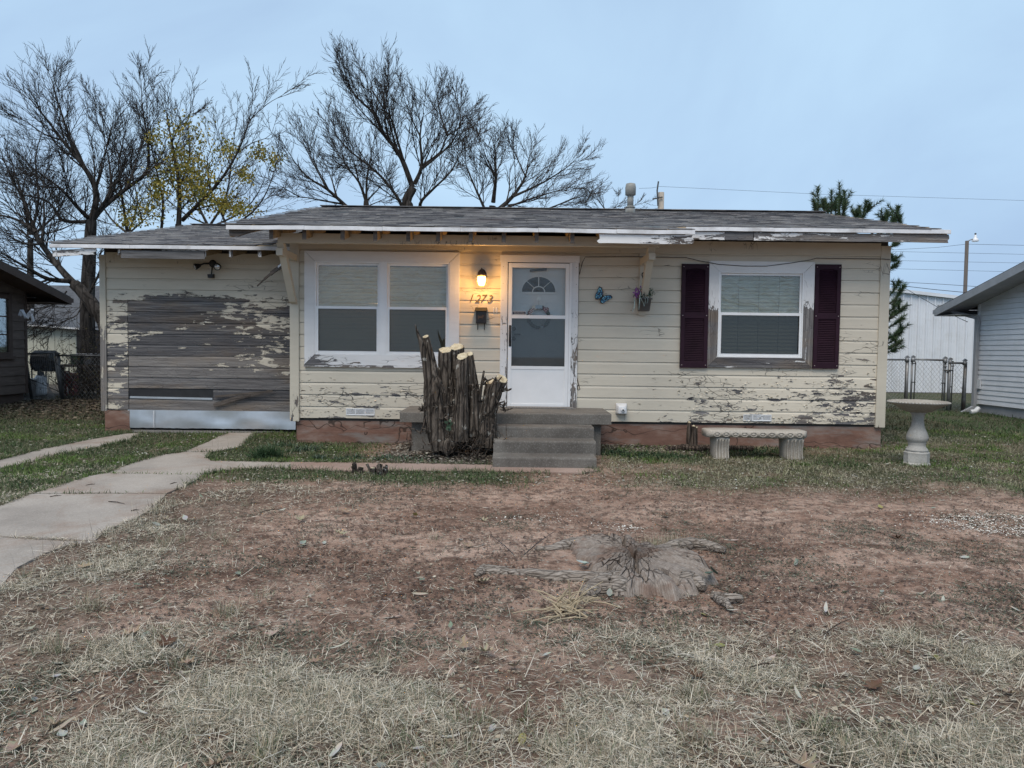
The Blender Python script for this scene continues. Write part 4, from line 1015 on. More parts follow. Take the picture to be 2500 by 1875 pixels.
# cable stapled below the eave and down the door frame
def cable(pts, y, r_=.006, mat='wire_black', name='cable'):
    m_ = MB(); m_.tube([P(a, b, y) for a, b in pts], r_, 6); return m_.build(name, mat, house, smooth=True)
cable(cpx([(40, 470), (60, 390), (80, 352), (400, 350), (760, 356), (850, 378), (980, 402), (1150, 414), (1300, 414), (1450, 396), (1600, 372), (1640, 360), (2090, 366), (2140, 370)], 1400, 500, 2.765), YC - .006, .005)
cable([(1414, 640), (1412, 720), (1410, 800), (1409, 880), (1408, 920), (1413, 940), (1416, 950), (1411, 952), (1409, 940)], YW - .006, .005, 'rust_iron')
# ================================================================== PORCH
porch = thing('porch_steps', 'dark pebbled concrete porch slab with four worn steps at the front door', 'steps', (0.2, 9.2, 0))
sx0, sx1 = PX(1002, YW, 996), PX(1470, YW, 1003); ZS = 0.525
def slab_block(x0, x1, y0, y1, z0, z1, name, bev=.018):
    m_ = MB(); n = 10
    xs = np.linspace(x0, x1, n + 1)
    for i, x in enumerate(xs):
        e = rng.uniform(-.004, .004); m_.v += [(x, y0 + e, z0), (x, y1, z0), (x, y1, z1 + .004), (x, y0 + e, z1 + rng.uniform(-.004, .003))]
    for i in range(n):
        for j in range(4): m_.f.append((i * 4 + j, i * 4 + (j + 1) % 4, i * 4 + 4 + (j + 1) % 4, i * 4 + 4 + j))
    m_.f += [(0, 1, 2, 3), tuple(n * 4 + j for j in range(4))[::-1]]
    o = m_.build(name, 'concrete_steps', porch)
    bm = bmesh.new(); bm.from_mesh(o.data); ed = [e for e in bm.edges if all(abs(v.co.y - (y0 - 9.2)) < .01 and v.co.z > z1 - .02 for v in e.verts)]
    bmesh.ops.bevel(bm, geom=ed, offset=bev, segments=3, affect='EDGES', profile=.5); bm.to_mesh(o.data); bm.free(); return o
slab_block(sx0, sx1, 9.5, YW - .055, ZS - .135, ZS, 'porch_slab')
slab_block(sx0 + .14, sx0 + .78, 9.62, YW - .06, -.4, ZS - .137, 'pier'); slab_block(sx1 - .42, sx1 - .12, 9.62, YW - .06, -.4, ZS - .137, 'pier')
slab_block(sx0 + .7801, sx1 - .4201, 9.75, YW - .06, -.4, ZS - .137, 'pier')
tx0, tx1 = PX(1212, 9.1, 1050), PX(1452, 9.1, 1060)
for (y0, z1, x1) in ((9.17, .385, PX(1450, 9.17, 1052)), (8.86, .245, PX(1455, 8.86, 1084)), (8.52, .095, PX(1457, 8.52, 1115))):
    slab_block(tx0 - .03, x1, y0, (9.74, 9.169, 8.859)[(9.17, 8.86, 8.52).index(y0)], -.4, z1, 'step', .025)
mat_ = MB(); a = P(1240, 1003, YW); mx0, mx1 = PX(1240, YW - .1), PX(1398, YW - .1)
mat_.add([(mx0, YW - .24, ZS + .006), (mx1 + .03, YW - .26, ZS + .006), (mx1, YW - .07, ZS + .006), (mx0, YW - .07, ZS + .006), (mx0, YW - .24, ZS + .018), (mx1 + .03, YW - .26, ZS + .016), (mx1, YW - .07, ZS + .02), (mx0, YW - .07, ZS + .02)],
         [(3, 2, 1, 0), (4, 5, 6, 7), (0, 1, 5, 4), (1, 2, 6, 5), (2, 3, 7, 6), (3, 0, 4, 7)])
solo(mat_, 'doormat', 'door_mat_stripe', 'thin dark worn doormat below the white storm door', 'doormat')

# ================================================================== THINGS ON THE WALL
Yf = YW - .004
lp = P(1176, 684, YW - .12)
lamp = thing('wall_lantern', 'lit black carriage lantern beside the front door above the house number', 'wall lamp', (lp.x, YW - .01, lp.z))
lx, ly, lz = lp.x, YW - .13, lp.z
mb = MB(); q = MB(); q.lathe([(.062, 0), (.062, .012), (.045, .022), (.02, .03)], (0, 0, 0), 20); mb.add([(lx + a, Yf - c_, lz + .085 + b * 1.35) for a, b, c_ in q.v], q.f); mb.build('back_plate', 'rust_iron', lamp)
mb = MB(); mb.tube([(lx, Yf - .02, lz + .085), (lx, Yf - .06, lz + .13), (lx, ly + .02, lz + .15), (lx, ly, lz + .125)], .011, 8); mb.build('arm', 'rust_iron', lamp, smooth=True)
mb = MB(); mb.lathe([(.05, .055), (.062, .06), (.055, .08), (.03, .10), (.022, .125), (.010, .14), (.014, .152), (.003, .172)], (lx, ly, lz), 16); mb.build('cap', 'rust_iron', lamp, smooth=True)
mb = MB(); mb.lathe([(.058, .052), (.062, .02), (.060, -.02), (.05, -.055), (.036, -.078)], (lx, ly, lz), 16); mb.build('lamp_glass', 'lamp_glow', lamp, smooth=True)
mb = MB(); mb.sphere((lx, ly - .0, lz - .02), .02, 10, 8, (1, 1, 1.6)); mb.build('bulb', 'bulb_glow', lamp, smooth=True)
for i in range(8):
    t = 2 * math.pi * (i + .5) / 8; mb = MB(); mb.tube([(lx + r_ * math.cos(t), ly + r_ * math.sin(t), lz + z) for r_, z in ((.062, .055), (.066, .02), (.064, -.02), (.054, -.055), (.042, -.08))], .003, 5); mb.build('cage_rib', 'rust_iron', lamp)
ld = bpy.data.lights.new('lantern_light', 'POINT'); ld.energy = 8.5; ld.color = (1.0, .50, .13); ld.shadow_soft_size = .04
lo = bpy.data.objects.new('lantern_light', ld); COL.objects.link(lo); lo.parent = lamp; lo.location = Vector((lx, ly - .085, lz - .04)) - ORG[lamp.name]
# a lamp switched on in the room behind the double window
ld2 = bpy.data.lights.new('room_light', 'POINT'); ld2.energy = 14.0; ld2.color = (1.0, .62, .32); ld2.shadow_soft_size = .12
rl = thing('table_lamp', 'small lit lamp glowing behind the blinds of the double window', 'lamp', (-2.15, 11.6, 1.2))
lo2 = bpy.data.objects.new('room_light', ld2); COL.objects.link(lo2); lo2.parent = rl; lo2.location = (0, 0, .95)
mb = MB(); mb.lathe([(.11, .02), (.11, .03), (.02, .06), (.025, .25), (.06, .4), (.02, .58), (.015, .66)], (-2.15, 11.6, 1.2), 14); mb.build('lamp_base', 'brass', rl, smooth=True)
mb = MB(); mb.lathe([(.06, .62), (.17, .64), (.10, .85), (.06, .86)], (-2.15, 11.6, 1.2), 14); mb.build('lamp_shade', 'white_plastic', rl, smooth=True)
st_ = MB(); st_.box(-2.6, -1.7, 11.35, 11.9, 1.16, 1.2)
for xx in (-2.55, -1.75):
    for yy in (11.4, 11.85): st_.box(xx - .02, xx + .02, yy - .02, yy + .02, .42, 1.1595)
solo(st_, 'side_table', 'dark_wood', 'dark side table inside the room behind the double window', 'table')

num = thing('house_number', 'brass house number 1273 above the black mailbox', 'house number', (lp.x, Yf, PZ(728, YW, 1175)))
for ch, px, py in (('1', 1152.3, 727.5), ('2', 1167, 729), ('7', 1181.5, 728.5), ('3', 1196.5, 729.5)):
    c_ = P(px, py, YW); o = text_obj(ch, 'digit', 'brass', num, (c_.x, Yf - .009, c_.z), .105, .010, .32, bold=-.01)
mbx = thing('mailbox', 'black metal mailbox with a scottie dog silhouette and two hooks below', 'mailbox', (PX(1175, YW), Yf, PZ(790, YW, 1175)))
r_ = rect(1162, 1188, 756.5, 790, YW)
mb = MB(); mb.hexa([(r_[0], Yf - .001, r_[2]), (r_[1], Yf - .001, r_[2]), (r_[1], Yf - .001, r_[3]), (r_[0], Yf - .001, r_[3])], [(r_[0] + .004, Yf - .085, r_[2] + .004), (r_[1] - .004, Yf - .085, r_[2] + .004), (r_[1] - .004, Yf - .095, r_[3] - .02), (r_[0] + .004, Yf - .095, r_[3] - .02)]); mb.build('box', 'black_metal', mbx, bevel=.004)
mb = MB(); mb.hexa([(r_[0] - .008, Yf - .001, r_[3] + .025), (r_[1] + .008, Yf - .001, r_[3] + .025), (r_[1] + .008, Yf - .001, r_[3] + .035), (r_[0] - .008, Yf - .001, r_[3] + .035)],
                   [(r_[0] - .014, Yf - .105, r_[3] - .028), (r_[1] + .014, Yf - .105, r_[3] - .028), (r_[1] + .014, Yf - .11, r_[3] - .018), (r_[0] - .014, Yf - .11, r_[3] - .018)]); mb.build('lid', 'black_metal', mbx, bevel=.002)
for x in (r_[0] + .028, r_[1] - .028):
    mb = MB(); mb.tube([(x, Yf - .02, r_[2] + .01), (x, Yf - .022, r_[2] - .07), (x, Yf - .03, r_[2] - .085), (x, Yf - .05, r_[2] - .085), (x, Yf - .055, r_[2] - .065)], .006, 8); mb.build('hook', 'black_metal', mbx, smooth=True)
dog = [(0, 0), (.12, 0), (.12, .25), (.2, .33), (.62, .33), (.7, .25), (.7, 0), (.82, 0), (.86, .45), (.98, .62), (1.12, .66), (1.1, .82), (.98, .9), (.95, 1.02), (.86, .92), (.74, .78), (.66, .62), (.24, .62), (.12, .72), (.06, .98), (-.02, .9), (.02, .6), (-.02, .4)]
cx_, cz_ = (r_[0] + r_[1]) / 2, (r_[2] + r_[3]) / 2 - .012
mb = MB(); mb.prism([(cx_ - .04 + a * .075, cz_ - .03 + b * .065) for a, b in dog], 'xz', Yf - .0975, Yf - .0955 + .004); mb.build('dog_emblem', 'rust_iron', mbx)
db = thing('doorbell', 'small pale oval doorbell plate beside the mailbox', 'doorbell', (PX(1212, YW), Yf, PZ(757, YW, 1210)))
for px, w_, h_ in ((1212.5, .013, .042), (1205.5, .010, .045)):
    c_ = P(px, 757, YW); mb = MB(); q = MB(); q.lathe([(1, 0), (.95, .004), (.6, .007)], (0, 0, 0), 14); mb.add([(c_.x + a * w_, Yf - .001 - d, c_.z + b * h_) for a, b, d in q.v], q.f); mb.build('plate', 'white_plastic', db)
# flood light over the garage
fc = P(440 + 690 / 8.508, 600 + 375 / 8.508, YG); fl_ = thing('flood_light', 'black twin-head security flood light above the boarded garage bay', 'flood light', (fc.x, YG - .01, fc.z))
mb = MB(); q = MB(); q.lathe([(.058, 0), (.058, .02), (.045, .035), (.02, .04)], (0, 0, 0), 20); mb.add([(fc.x + a, YG - .012 - d, fc.z + b) for a, b, d in q.v], q.f); mb.build('back_plate', 'black_metal', fl_)
for dx, dz, dr_, rr in ((-.175, -.04, Vector((-.75, -.55, -.35)), .05), (.115, -.055, Vector((.15, -.95, -.12)), .055)):
    c_ = Vector((fc.x + dx, YG - .10, fc.z + dz)); dr_ = dr_.normalized()
    mb = MB(); mb.tube([(fc.x + .3 * dx, YG - .03, fc.z), tuple((Vector((fc.x + dx * .7, YG - .06, fc.z - .005)))), tuple(c_)], .014, 8); mb.build('arm', 'black_metal', fl_, smooth=True)
    mb = MB(); mb.tube([c_ - dr_ * .02, c_, c_ + dr_ * .05, c_ + dr_ * .07], [.02, .03, rr * .95, rr], 18); mb.build('lamp_head', 'black_metal', fl_, smooth=True)
    mb = MB(); mb.tube([c_ + dr_ * .0705, c_ + dr_ * .082], [rr * .86, rr * .6], 18); mb.build('lens', 'lens_glass', fl_, smooth=True)
sc_ = P(440 + 667 / 8.508, 600 + 632 / 8.508, YG); mb = MB(); mb.hexa([(sc_.x - .04, YG - .012, sc_.z - .03), (sc_.x + .04, YG - .012, sc_.z - .03), (sc_.x + .04, YG - .012, sc_.z + .03), (sc_.x - .04, YG - .012, sc_.z + .03)], [(sc_.x - .034, YG - .09, sc_.z - .034), (sc_.x + .034, YG - .09, sc_.z - .034), (sc_.x + .038, YG - .09, sc_.z + .02), (sc_.x - .04, YG - .09, sc_.z + .02)])
mb.tube([(sc_.x, YG - .03, sc_.z + .028), (sc_.x + .01, YG - .03, fc.z - .05)], .009, 6); mb.build('motion_sensor', 'black_metal', fl_)
# butterfly
def bpx(x, y): return P(1430 + x / 11.06, 640 + y / 11.06, YW - .03)
bf = thing('butterfly_ornament', 'blue and black metal butterfly hung on the cream siding', 'wall ornament', tuple(P(1467, 722, YW - .01)))
wings = [[(360, 650), (440, 690), (465, 800), (460, 900), (420, 960), (330, 1010), (265, 1005), (245, 940), (270, 850), (310, 790)],
         [(470, 915), (560, 890), (680, 890), (725, 945), (690, 985), (640, 1000), (600, 1040), (555, 1045), (520, 1090), (450, 1125), (390, 1095), (385, 1050), (410, 990)]]
for wg in wings:
    c0 = np.mean(wg, 0); pts = [bpx(*p) for p in wg]; cw = bpx(*c0); n = len(pts)
    m_ = MB(); m_.prism([(p.x, p.z) for p in pts], 'xz', YW - .034, YW - .026); m_.build('wing', 'black_metal', bf)
    # blue cells set on the dark wing
    k = 0
    for i in range(n):
        a, b = pts[i], pts[(i + 1) % n]
        for f0, f1 in ((.22, .52), (.56, .88)):
            q0 = cw.lerp(a, f0); q1 = cw.lerp(b, f0); q2 = cw.lerp(b, f1); q3 = cw.lerp(a, f1); cc = (q0 + q1 + q2 + q3) / 4
            q = [cc + (p - cc) * .74 for p in (q0, q1, q2, q3)]
            m_ = MB(); m_.cur = ((.10, .38, .62), (.25, .58, .72), (.03, .16, .34))[k % 3]; k += 1
            m_.prism([(p.x, p.z) for p in q], 'xz', YW - .0375, YW - .0342); m_.build('wing_cell', 'wing', bf)
m_ = MB(); m_.tube([bpx(360, 1030) + Vector((0, -.012, 0)), bpx(420, 960) + Vector((0, -.014, 0)), bpx(475, 890) + Vector((0, -.012, 0))], [.004, .009, .006], 8); m_.build('body', 'black_metal', bf)
for e in ((490, 780), (580, 840)):
    m_ = MB(); m_.tube([bpx(475, 890) + Vector((0, -.012, 0)), bpx((475 + e[0]) / 2 - 6, (890 + e[1]) / 2 - 10), bpx(*e)], .0018, 5); m_.build('antenna', 'black_metal', bf)
# hanging planter on the brace plate
pc = P(1430 + 1570 / 11.06, 640 + 1180 / 11.06, YW - .17); hp = thing('hanging_planter', 'dark plastic hanging pot with faded purple and pale artificial flowers', 'planter', tuple(pc))
zz = lambda y: PZ(640 + y / 11.06, YW - .17, 1572)
mb = MB(); mb.lathe([(.075, zz(1325)), (.082, zz(1310)), (.102, zz(1010)), (.112, zz(1010)), (.112, zz(975)), (.104, zz(972)), (.098, zz(1005))], (pc.x, YW - .17, 0), 20); mb.build('pot', 'grey_plastic', hp, smooth=True)
hk = P(1430 + 1560 / 11.06, 640 + 480 / 11.06, YW - .17)
for t in (0.4, 2.5, 4.6):
    mb = MB(); mb.tube([(pc.x + .11 * math.cos(t), YW - .17 + .11 * math.sin(t), zz(985)), (pc.x + .03 * math.cos(t), YW - .17 + .03 * math.sin(t), zz(640)), tuple(hk)], .003, 5); mb.build('hanger_wire', 'black_metal', hp)
c2 = [(1580, 480), (1545, 420), (1520, 350), (1530, 300), (1570, 280), (1610, 300), (1625, 345)]
mb = MB(); mb.tube([P(1430 + x / 11.06, 640 + y / 11.06, YW - .17) for x, y in c2], [.007, .008, .009, .009, .009, .008, .006], 8); mb.build('hook', 'black_metal', hp, smooth=True)
mb = MB(); mb.tube([P(1430 + 1530 / 11.06, 640 + 300 / 11.06, YW - .16), P(1430 + 1530 / 11.06, 640 + 300 / 11.06, YW - .03)], .006, 6); mb.build('bracket_peg', 'rust_iron', hp)
def sprig(cx0, cy0, rx, ry, n, mat, name, ln=.05, wd=.012):
    m_ = MB()
    for i in range(n):
        b = P(1430 + (cx0 + rng.gauss(0, rx)) / 11.06, 640 + (cy0 + rng.gauss(0, ry)) / 11.06, YW - .17 + rng.uniform(-.07, .05)); d = Vector((rng.gauss(0, 1), rng.gauss(0, 1), rng.gauss(0, 1))).normalized() * ln * rng.uniform(.5, 1.2)
        sd_ = d.cross(Vector((rng.random(), rng.random(), rng.random()))).normalized() * wd; m_.add([b, b + d * .5 + sd_, b + d, b + d * .5 - sd_], [(0, 1, 2, 3)])
    m_.build(name, mat, hp, fixn=False)
sprig(1390, 850, 45, 70, 90, 'flower_purple', 'purple_flowers', .035, .012); sprig(1550, 720, 30, 110, 80, 'leaf_pale', 'pale_fronds', .045, .008); sprig(1770, 800, 35, 60, 60, 'leaf_green', 'green_fern', .05, .004); sprig(1560, 900, 90, 40, 80, 'leaf_green', 'trailing_ivy', .05, .008)
for pts in ([(1480, 960), (1520, 1040), (1560, 1120), (1575, 1190)], [(1600, 960), (1610, 1050), (1595, 1130), (1580, 1190)], [(1640, 950), (1680, 1000), (1670, 1060), (1650, 1110)]):
    m_ = MB(); pp = [P(1430 + x / 11.06, 640 + y / 11.06, YW - .295 + .0 * i) for i, (x, y) in enumerate(pts)]
    for i in range(3): w_ = (.022, .018, .010)[i]; m_.beam(pp[i], pp[i + 1], w_, .003)
    m_.build('drooping_leaf', 'leaf_pale', hp)
for pts in ([(1480, 820), (1460, 950), (1450, 1120), (1430, 1290)], [(1300, 980), (1320, 1080), (1310, 1220), (1260, 1340)]):
    m_ = MB(); m_.tube([P(1430 + x / 11.06, 640 + y / 11.06, YW - .30) for x, y in pts], [.006, .007, .006, .003], 6); m_.build('trailing_stem', 'leaf_pale', hp)
# wreath between the doors
wc = P(1220 + 717 / 7.54, 620 + 1165 / 7.54, YW + .03); wr = thing('door_wreath', 'round patchwork wreath with flag, heart and cat pieces on the entry door', 'wreath', tuple(wc))
WR = .145; yw_ = yd - .03
pal = [(.10, .02, .02), (.025, .035, .02), (.07, .055, .03), (.05, .02, .016), (.02, .025, .04), (.08, .045, .025), (.16, .14, .11), (.035, .022, .02), (.04, .045, .022)]
m_ = MB(); m_.cur = (.045, .038, .03); m_.tube([(wc.x + WR * math.cos(t), yw_ + .008, wc.z + WR * math.sin(t)) for t in np.linspace(0, 2 * math.pi, 33)], .022, 8, cap=False); m_.build('ring', 'wreath_mix', wr, smooth=True)
for i in range(22):
    t = 2 * math.pi * i / 22 + .1; c_ = Vector((wc.x + WR * math.cos(t), yw_ - .012 + rng.uniform(-.006, .006), wc.z + WR * math.sin(t)))
    m_ = MB(); m_.cur = pal[i % 9]; m_.sphere(c_, rng.uniform(.022, .032), 8, 6, (1, .45, rng.uniform(.7, 1.1))); m_.build('patch', 'wreath_mix', wr, smooth=True)
def plaque(poly, cx0, cz0, sc0, col, name, dy=-.036, ang=0):
    m_ = MB(); m_.cur = col; ca, sa = math.cos(ang), math.sin(ang); m_.prism([(cx0 + (a * ca - b * sa) * sc0, cz0 + (a * sa + b * ca) * sc0) for a, b in poly], 'xz', yw_ + dy, yw_ + dy + .008); m_.build(name, 'wreath_mix', wr)
heart = [(0, -1), (.55, -.4), (1, .15), (.95, .65), (.55, .9), (.2, .75), (0, .45), (-.2, .75), (-.55, .9), (-.95, .65), (-1, .15), (-.55, -.4)]
plaque(heart, wc.x + .10, wc.z + .105, .042, (.16, .025, .04), 'heart'); plaque(heart, wc.x + .10, wc.z + .105, .026, (.62, .5, .48), 'heart', -.04); plaque(heart, wc.x + .10, wc.z + .105, .017, (.16, .025, .04), 'heart', -.044)
for i in range(5): plaque([(-1, -.14), (1, -.14), (1, .14), (-1, .14)], wc.x - .118 + .012 * i * .5, wc.z + .045 + .018 * i, .042, ((.55, .52, .5), (.2, .05, .06))[i % 2], 'flag_stripe', -.037 - .001 * i, R(35))
plaque([(-1, -.5), (1, -.5), (1, .5), (-1, .5)], wc.x + .0, wc.z + .145, .05, (.33, .42, .50), 'blue_piece', -.037)
cat = [(-.6, -1), (.6, -1), (.75, -.2), (.6, .5), (.75, 1), (.3, .75), (-.3, .75), (-.75, 1), (-.6, .5), (-.75, -.2)]
plaque(cat, wc.x + .045, wc.z - .15, .035, (.52, .52, .52), 'cat_piece'); plaque([(-.4, -.8), (.6, -.9), (.9, 0), (.3, .9), (-.7, .6), (-1, 0)], wc.x - .06, wc.z + .14, .04, (.60, .57, .5), 'white_piece')
m_ = MB(); m_.cur = (.25, .22, .2); m_.tube([(wc.x, yw_, wc.z + WR), (wc.x, yw_ - .002, wc.z + WR + .11)], .002, 5); m_.build('hanger', 'wreath_mix', wr)
m_ = MB(); m_.cur = (.7, .72, .72); m_.tube([(wc.x, yd - .001, wc.z + WR + .12), (wc.x, yd - .012, wc.z + WR + .12)], .03, 16); m_.build('suction_cup', 'wreath_mix', wr)
# faucet cover
fcx = P(1500 + 120 / 7.37, 960 + 280 / 7.37, YW); fco = thing('faucet_cover', 'dirty white plastic faucet cover low on the siding beside the steps', 'faucet cover', tuple(fcx))
mb = MB(); mb.hexa([(fcx.x - .085, Yf, fcx.z - .075), (fcx.x + .085, Yf, fcx.z - .075), (fcx.x + .085, Yf, fcx.z + .085), (fcx.x - .085, Yf, fcx.z + .085)], [(fcx.x - .055, Yf - .11, fcx.z - .065), (fcx.x + .065, Yf - .11, fcx.z - .065), (fcx.x + .055, Yf - .11, fcx.z + .04), (fcx.x - .05, Yf - .11, fcx.z + .04)]); mb.build('cover', 'white_plastic', fco, bevel=.015, smooth=True)
mb = MB(); mb.tube([(fcx.x + .01, Yf - .108, fcx.z - .01), (fcx.x + .01, Yf - .125, fcx.z - .01)], [.034, .026], 16); mb.build('nozzle', 'white_plastic', fco, smooth=True)
mb = MB(); mb.tube([(fcx.x + .01, Yf - .12, fcx.z - .01), (fcx.x + .01, Yf - .127, fcx.z - .01)], .013, 12); mb.build('hole', 'black_metal', fco)
mb = MB(); mb.tube([(fcx.x + .03, Yf - .10, fcx.z - .05), (fcx.x + .034, Yf - .09, fcx.z - .15)], .0025, 5); mb.build('cord', 'dark_wood', fco)

# ================================================================== YARD THINGS
def jitmesh(o, amp, seed=0, fr=9.0):
    for v in o.data.vertices:
        p = v.co; v.co += Vector((vnoise(p.x * fr, p.z * fr, seed) - .5, vnoise(p.y * fr, p.z * fr, seed + 1) - .5, vnoise(p.x * fr, p.y * fr, seed + 2) - .5)) * amp
# bench
bl = G(1735, 1108); Yb = 9.62; bz = float(gz0(np.array([2.8]), np.array([Yb]))[0])
bx0, bx1 = PX(1719, Yb, 1060), PX(1960, Yb, 1065); sz1 = PZ(1052.5, Yb - .18, 1840); sz0 = PZ(1070, Yb - .18, 1840)
bench = thing('garden_bench', 'short cast stone garden bench with egg-and-dart edge and scrolled legs', 'bench', ((bx0 + bx1) / 2, Yb, bz))
mb = MB(); prof = [(.0, sz0), (.15, sz0), (.178, sz0 + .015), (.19, (sz0 + sz1) / 2), (.18, sz1 - .012), (.165, sz1), (0, sz1)]
n = 30
for i in range(n + 1):
    x = bx0 + (bx1 - bx0) * i / n; e = min(1, math.sin(math.acos(max(-1, min(1, 1 - (min(x - bx0, bx1 - x) / .05))))) if min(x - bx0, bx1 - x) < .05 else 1); e = .72 + .28 * e
    ring = [(Yb - a * e, z) for a, z in prof] + [(Yb + a * e, z) for a, z in prof[::-1][1:-1]]
    mb.v += [(x, y, z + .006 * math.sin(x * 5)) for y, z in ring]
m = 12
for i in range(n):
    for j in range(m): mb.f.append((i * m + j, i * m + (j + 1) % m, (i + 1) * m + (j + 1) % m, (i + 1) * m + j))
mb.f += [tuple(range(m)), tuple(n * m + j for j in range(m))[::-1]]
seat = mb.build('seat', 'cast_stone', bench, smooth=True)
ne = 10; ze = (sz0 + sz1) / 2
for i in range(ne):
    x = bx0 + .06 + (bx1 - bx0 - .12) * (i + .5) / ne
    m_ = MB(); rr = .038; m_.tube([(x + rr * 1.15 * math.cos(t), Yb - .19 - .001, ze + rr * .72 * math.sin(t)) for t in np.linspace(0, 2 * math.pi, 21)], .0065, 6, cap=False); m_.build('egg_ring', 'cast_stone', seat, smooth=True)
    m_ = MB(); m_.sphere((x, Yb - .187, ze), .026, 12, 8, (1, .55, .66)); m_.build('egg_boss', 'cast_stone', seat, smooth=True)
    m_ = MB(); xd = x + (bx1 - bx0 - .12) / ne / 2; m_.tube([(xd, Yb - .172, sz1 - .012), (xd, Yb - .192, ze), (xd, Yb - .172, sz0 + .012)], .007, 6); m_.build('dart', 'cast_stone', seat, smooth=True)
for lx0, lx1, tw in ((PX(1739, Yb, 1090), PX(1774, Yb, 1090), .02), (PX(1909, Yb, 1090), PX(1953, Yb, 1090), -.02)):
    m_ = MB(); h = sz0 - bz + .05; lev = 12; cs = 12
    for i in range(lev + 1):
        t = i / lev; z = bz - .05 + h * t; bow = .17 - .045 * math.sin(t * math.pi) ** .8 + .0 * t; w0 = (lx1 - lx0) / 2 * (.86 + .22 * t + .10 * math.sin(t * math.pi)); xc = (lx0 + lx1) / 2
        for j in range(cs):
            a = 2 * math.pi * j / cs; sx = max(-1, min(1, 1.35 * math.cos(a))); sy = max(-1, min(1, 1.35 * math.sin(a)))
            m_.v.append((xc + sx * w0 + .006 * math.sin(7 * a), Yb + sy * bow + (.05 * math.sin(t * math.pi) if sy < 0 else -.05 * math.sin(t * math.pi)) * 0 - (.012 * math.cos(5 * a)), z))
    for i in range(lev):
        for j in range(cs): m_.f.append((i * cs + j, i * cs + (j + 1) % cs, (i + 1) * cs + (j + 1) % cs, (i + 1) * cs + j))
    m_.f += [tuple(range(cs)), tuple(lev * cs + j for j in range(cs))[::-1]]
    lg = m_.build('leg', 'cast_stone', bench, smooth=True)
    for k in range(5):
        xx = lx0 + (lx1 - lx0) * (k + .5) / 5; m_ = MB(); m_.tube([(xx, Yb - .165 - .0 * t + .035 * math.sin(t * math.pi), bz - .02 + (h - .04) * t) for t in np.linspace(0.02, .98, 9)], .011, 6); m_.build('flute', 'cast_stone', lg, smooth=True)
# bird bath
bb = G(2237, 1133); by = bb.y; bbz = float(gz0(np.array([bb.x]), np.array([by]))[0]); pzb = lambda y: PZ(y, by, 2237); 
bath = thing('bird_bath', 'pale cast stone bird bath on a turned baluster pedestal', 'bird bath', (bb.x, by, bbz))
cb = (bb.x, by, 0); zt_ = PZ(979, by, 2240)
bw = .5 * (PX(2307, by, 980) - PX(2173, by, 980))
mb = MB(); mb.lathe([(.12, zt_ - .135), (.16, zt_ - .125), (bw * .62, zt_ - .085), (bw * .95, zt_ - .035), (bw, zt_ - .018), (bw, zt_ - .004), (bw * .96, zt_ + .003), (bw * .90, zt_ - .006), (bw * .6, zt_ - .05), (.05, zt_ - .065), (.004, zt_ - .066)], cb, 40, lambda t, z: 1 + (.012 * math.sin(26 * t) if z > zt_ - .04 else 0)); bo = mb.build('basin', 'cast_stone', bath, smooth=True); jitmesh(bo, .006, 5, 30)
for i in range(56):
    t = 2 * math.pi * i / 56; m_ = MB(); m_.sphere((bb.x + bw * 1.0 * math.cos(t), by + bw * 1.0 * math.sin(t), zt_ - .014), .0135, 6, 5, (1, 1, .8)); m_.build('rim_bead', 'cast_stone_grey', bo, smooth=True)
pw_ = .5 * (PX(2266, by, 1080) - PX(2217, by, 1080)); yb_ = pzb(1076)
prof = [(.085, zt_ - .136), (.09, pzb(1003)), (.10, pzb(1006)), (.075, pzb(1012)), (.066, pzb(1025)), (.075, pzb(1040)), (.105, pzb(1054)), (.124, pzb(1066)), (.116, pzb(1076)), (.098, pzb(1078)), (.105, pzb(1081)), (.095, pzb(1084)), (.10, pzb(1090)), (.125, pzb(1096)), (.13, pzb(1100)), (.12, pzb(1101))]
mb = MB(); mb.lathe(prof, cb, 48, lambda t, z: 1 + (.05 * abs(math.sin(7 * t)) - .02 if pzb(1076) < z < pzb(1050) else 0) + (.02 * math.sin(14 * t) if pzb(1050) < z < pzb(1012) else 0)); mb.build('pedestal', 'cast_stone_grey', bath, smooth=True)
mb = MB(); oc = lambda r_, z: [(bb.x + r_ * math.cos(t) * (1.0 if k % 2 else 1.0), by + r_ * math.sin(t), z) for k, t in enumerate([R(a) for a in (22, 68, 112, 158, 202, 248, 292, 338)])]
lv = [(.13, pzb(1101)), (.148, pzb(1104)), (.145, pzb(1110)), (.145, pzb(1128)), (.158, pzb(1131)), (.158, bbz - .05)]
for r_, z in lv: mb.v += oc(r_, z)
for i in range(len(lv) - 1):
    for j in range(8): mb.f.append((i * 8 + j, i * 8 + (j + 1) % 8, i * 8 + 8 + (j + 1) % 8, i * 8 + 8 + j))
mb.f += [tuple(range(8)), tuple((len(lv) - 1) * 8 + j for j in range(8))]; mb.build('plinth', 'cast_stone_grey', bath)

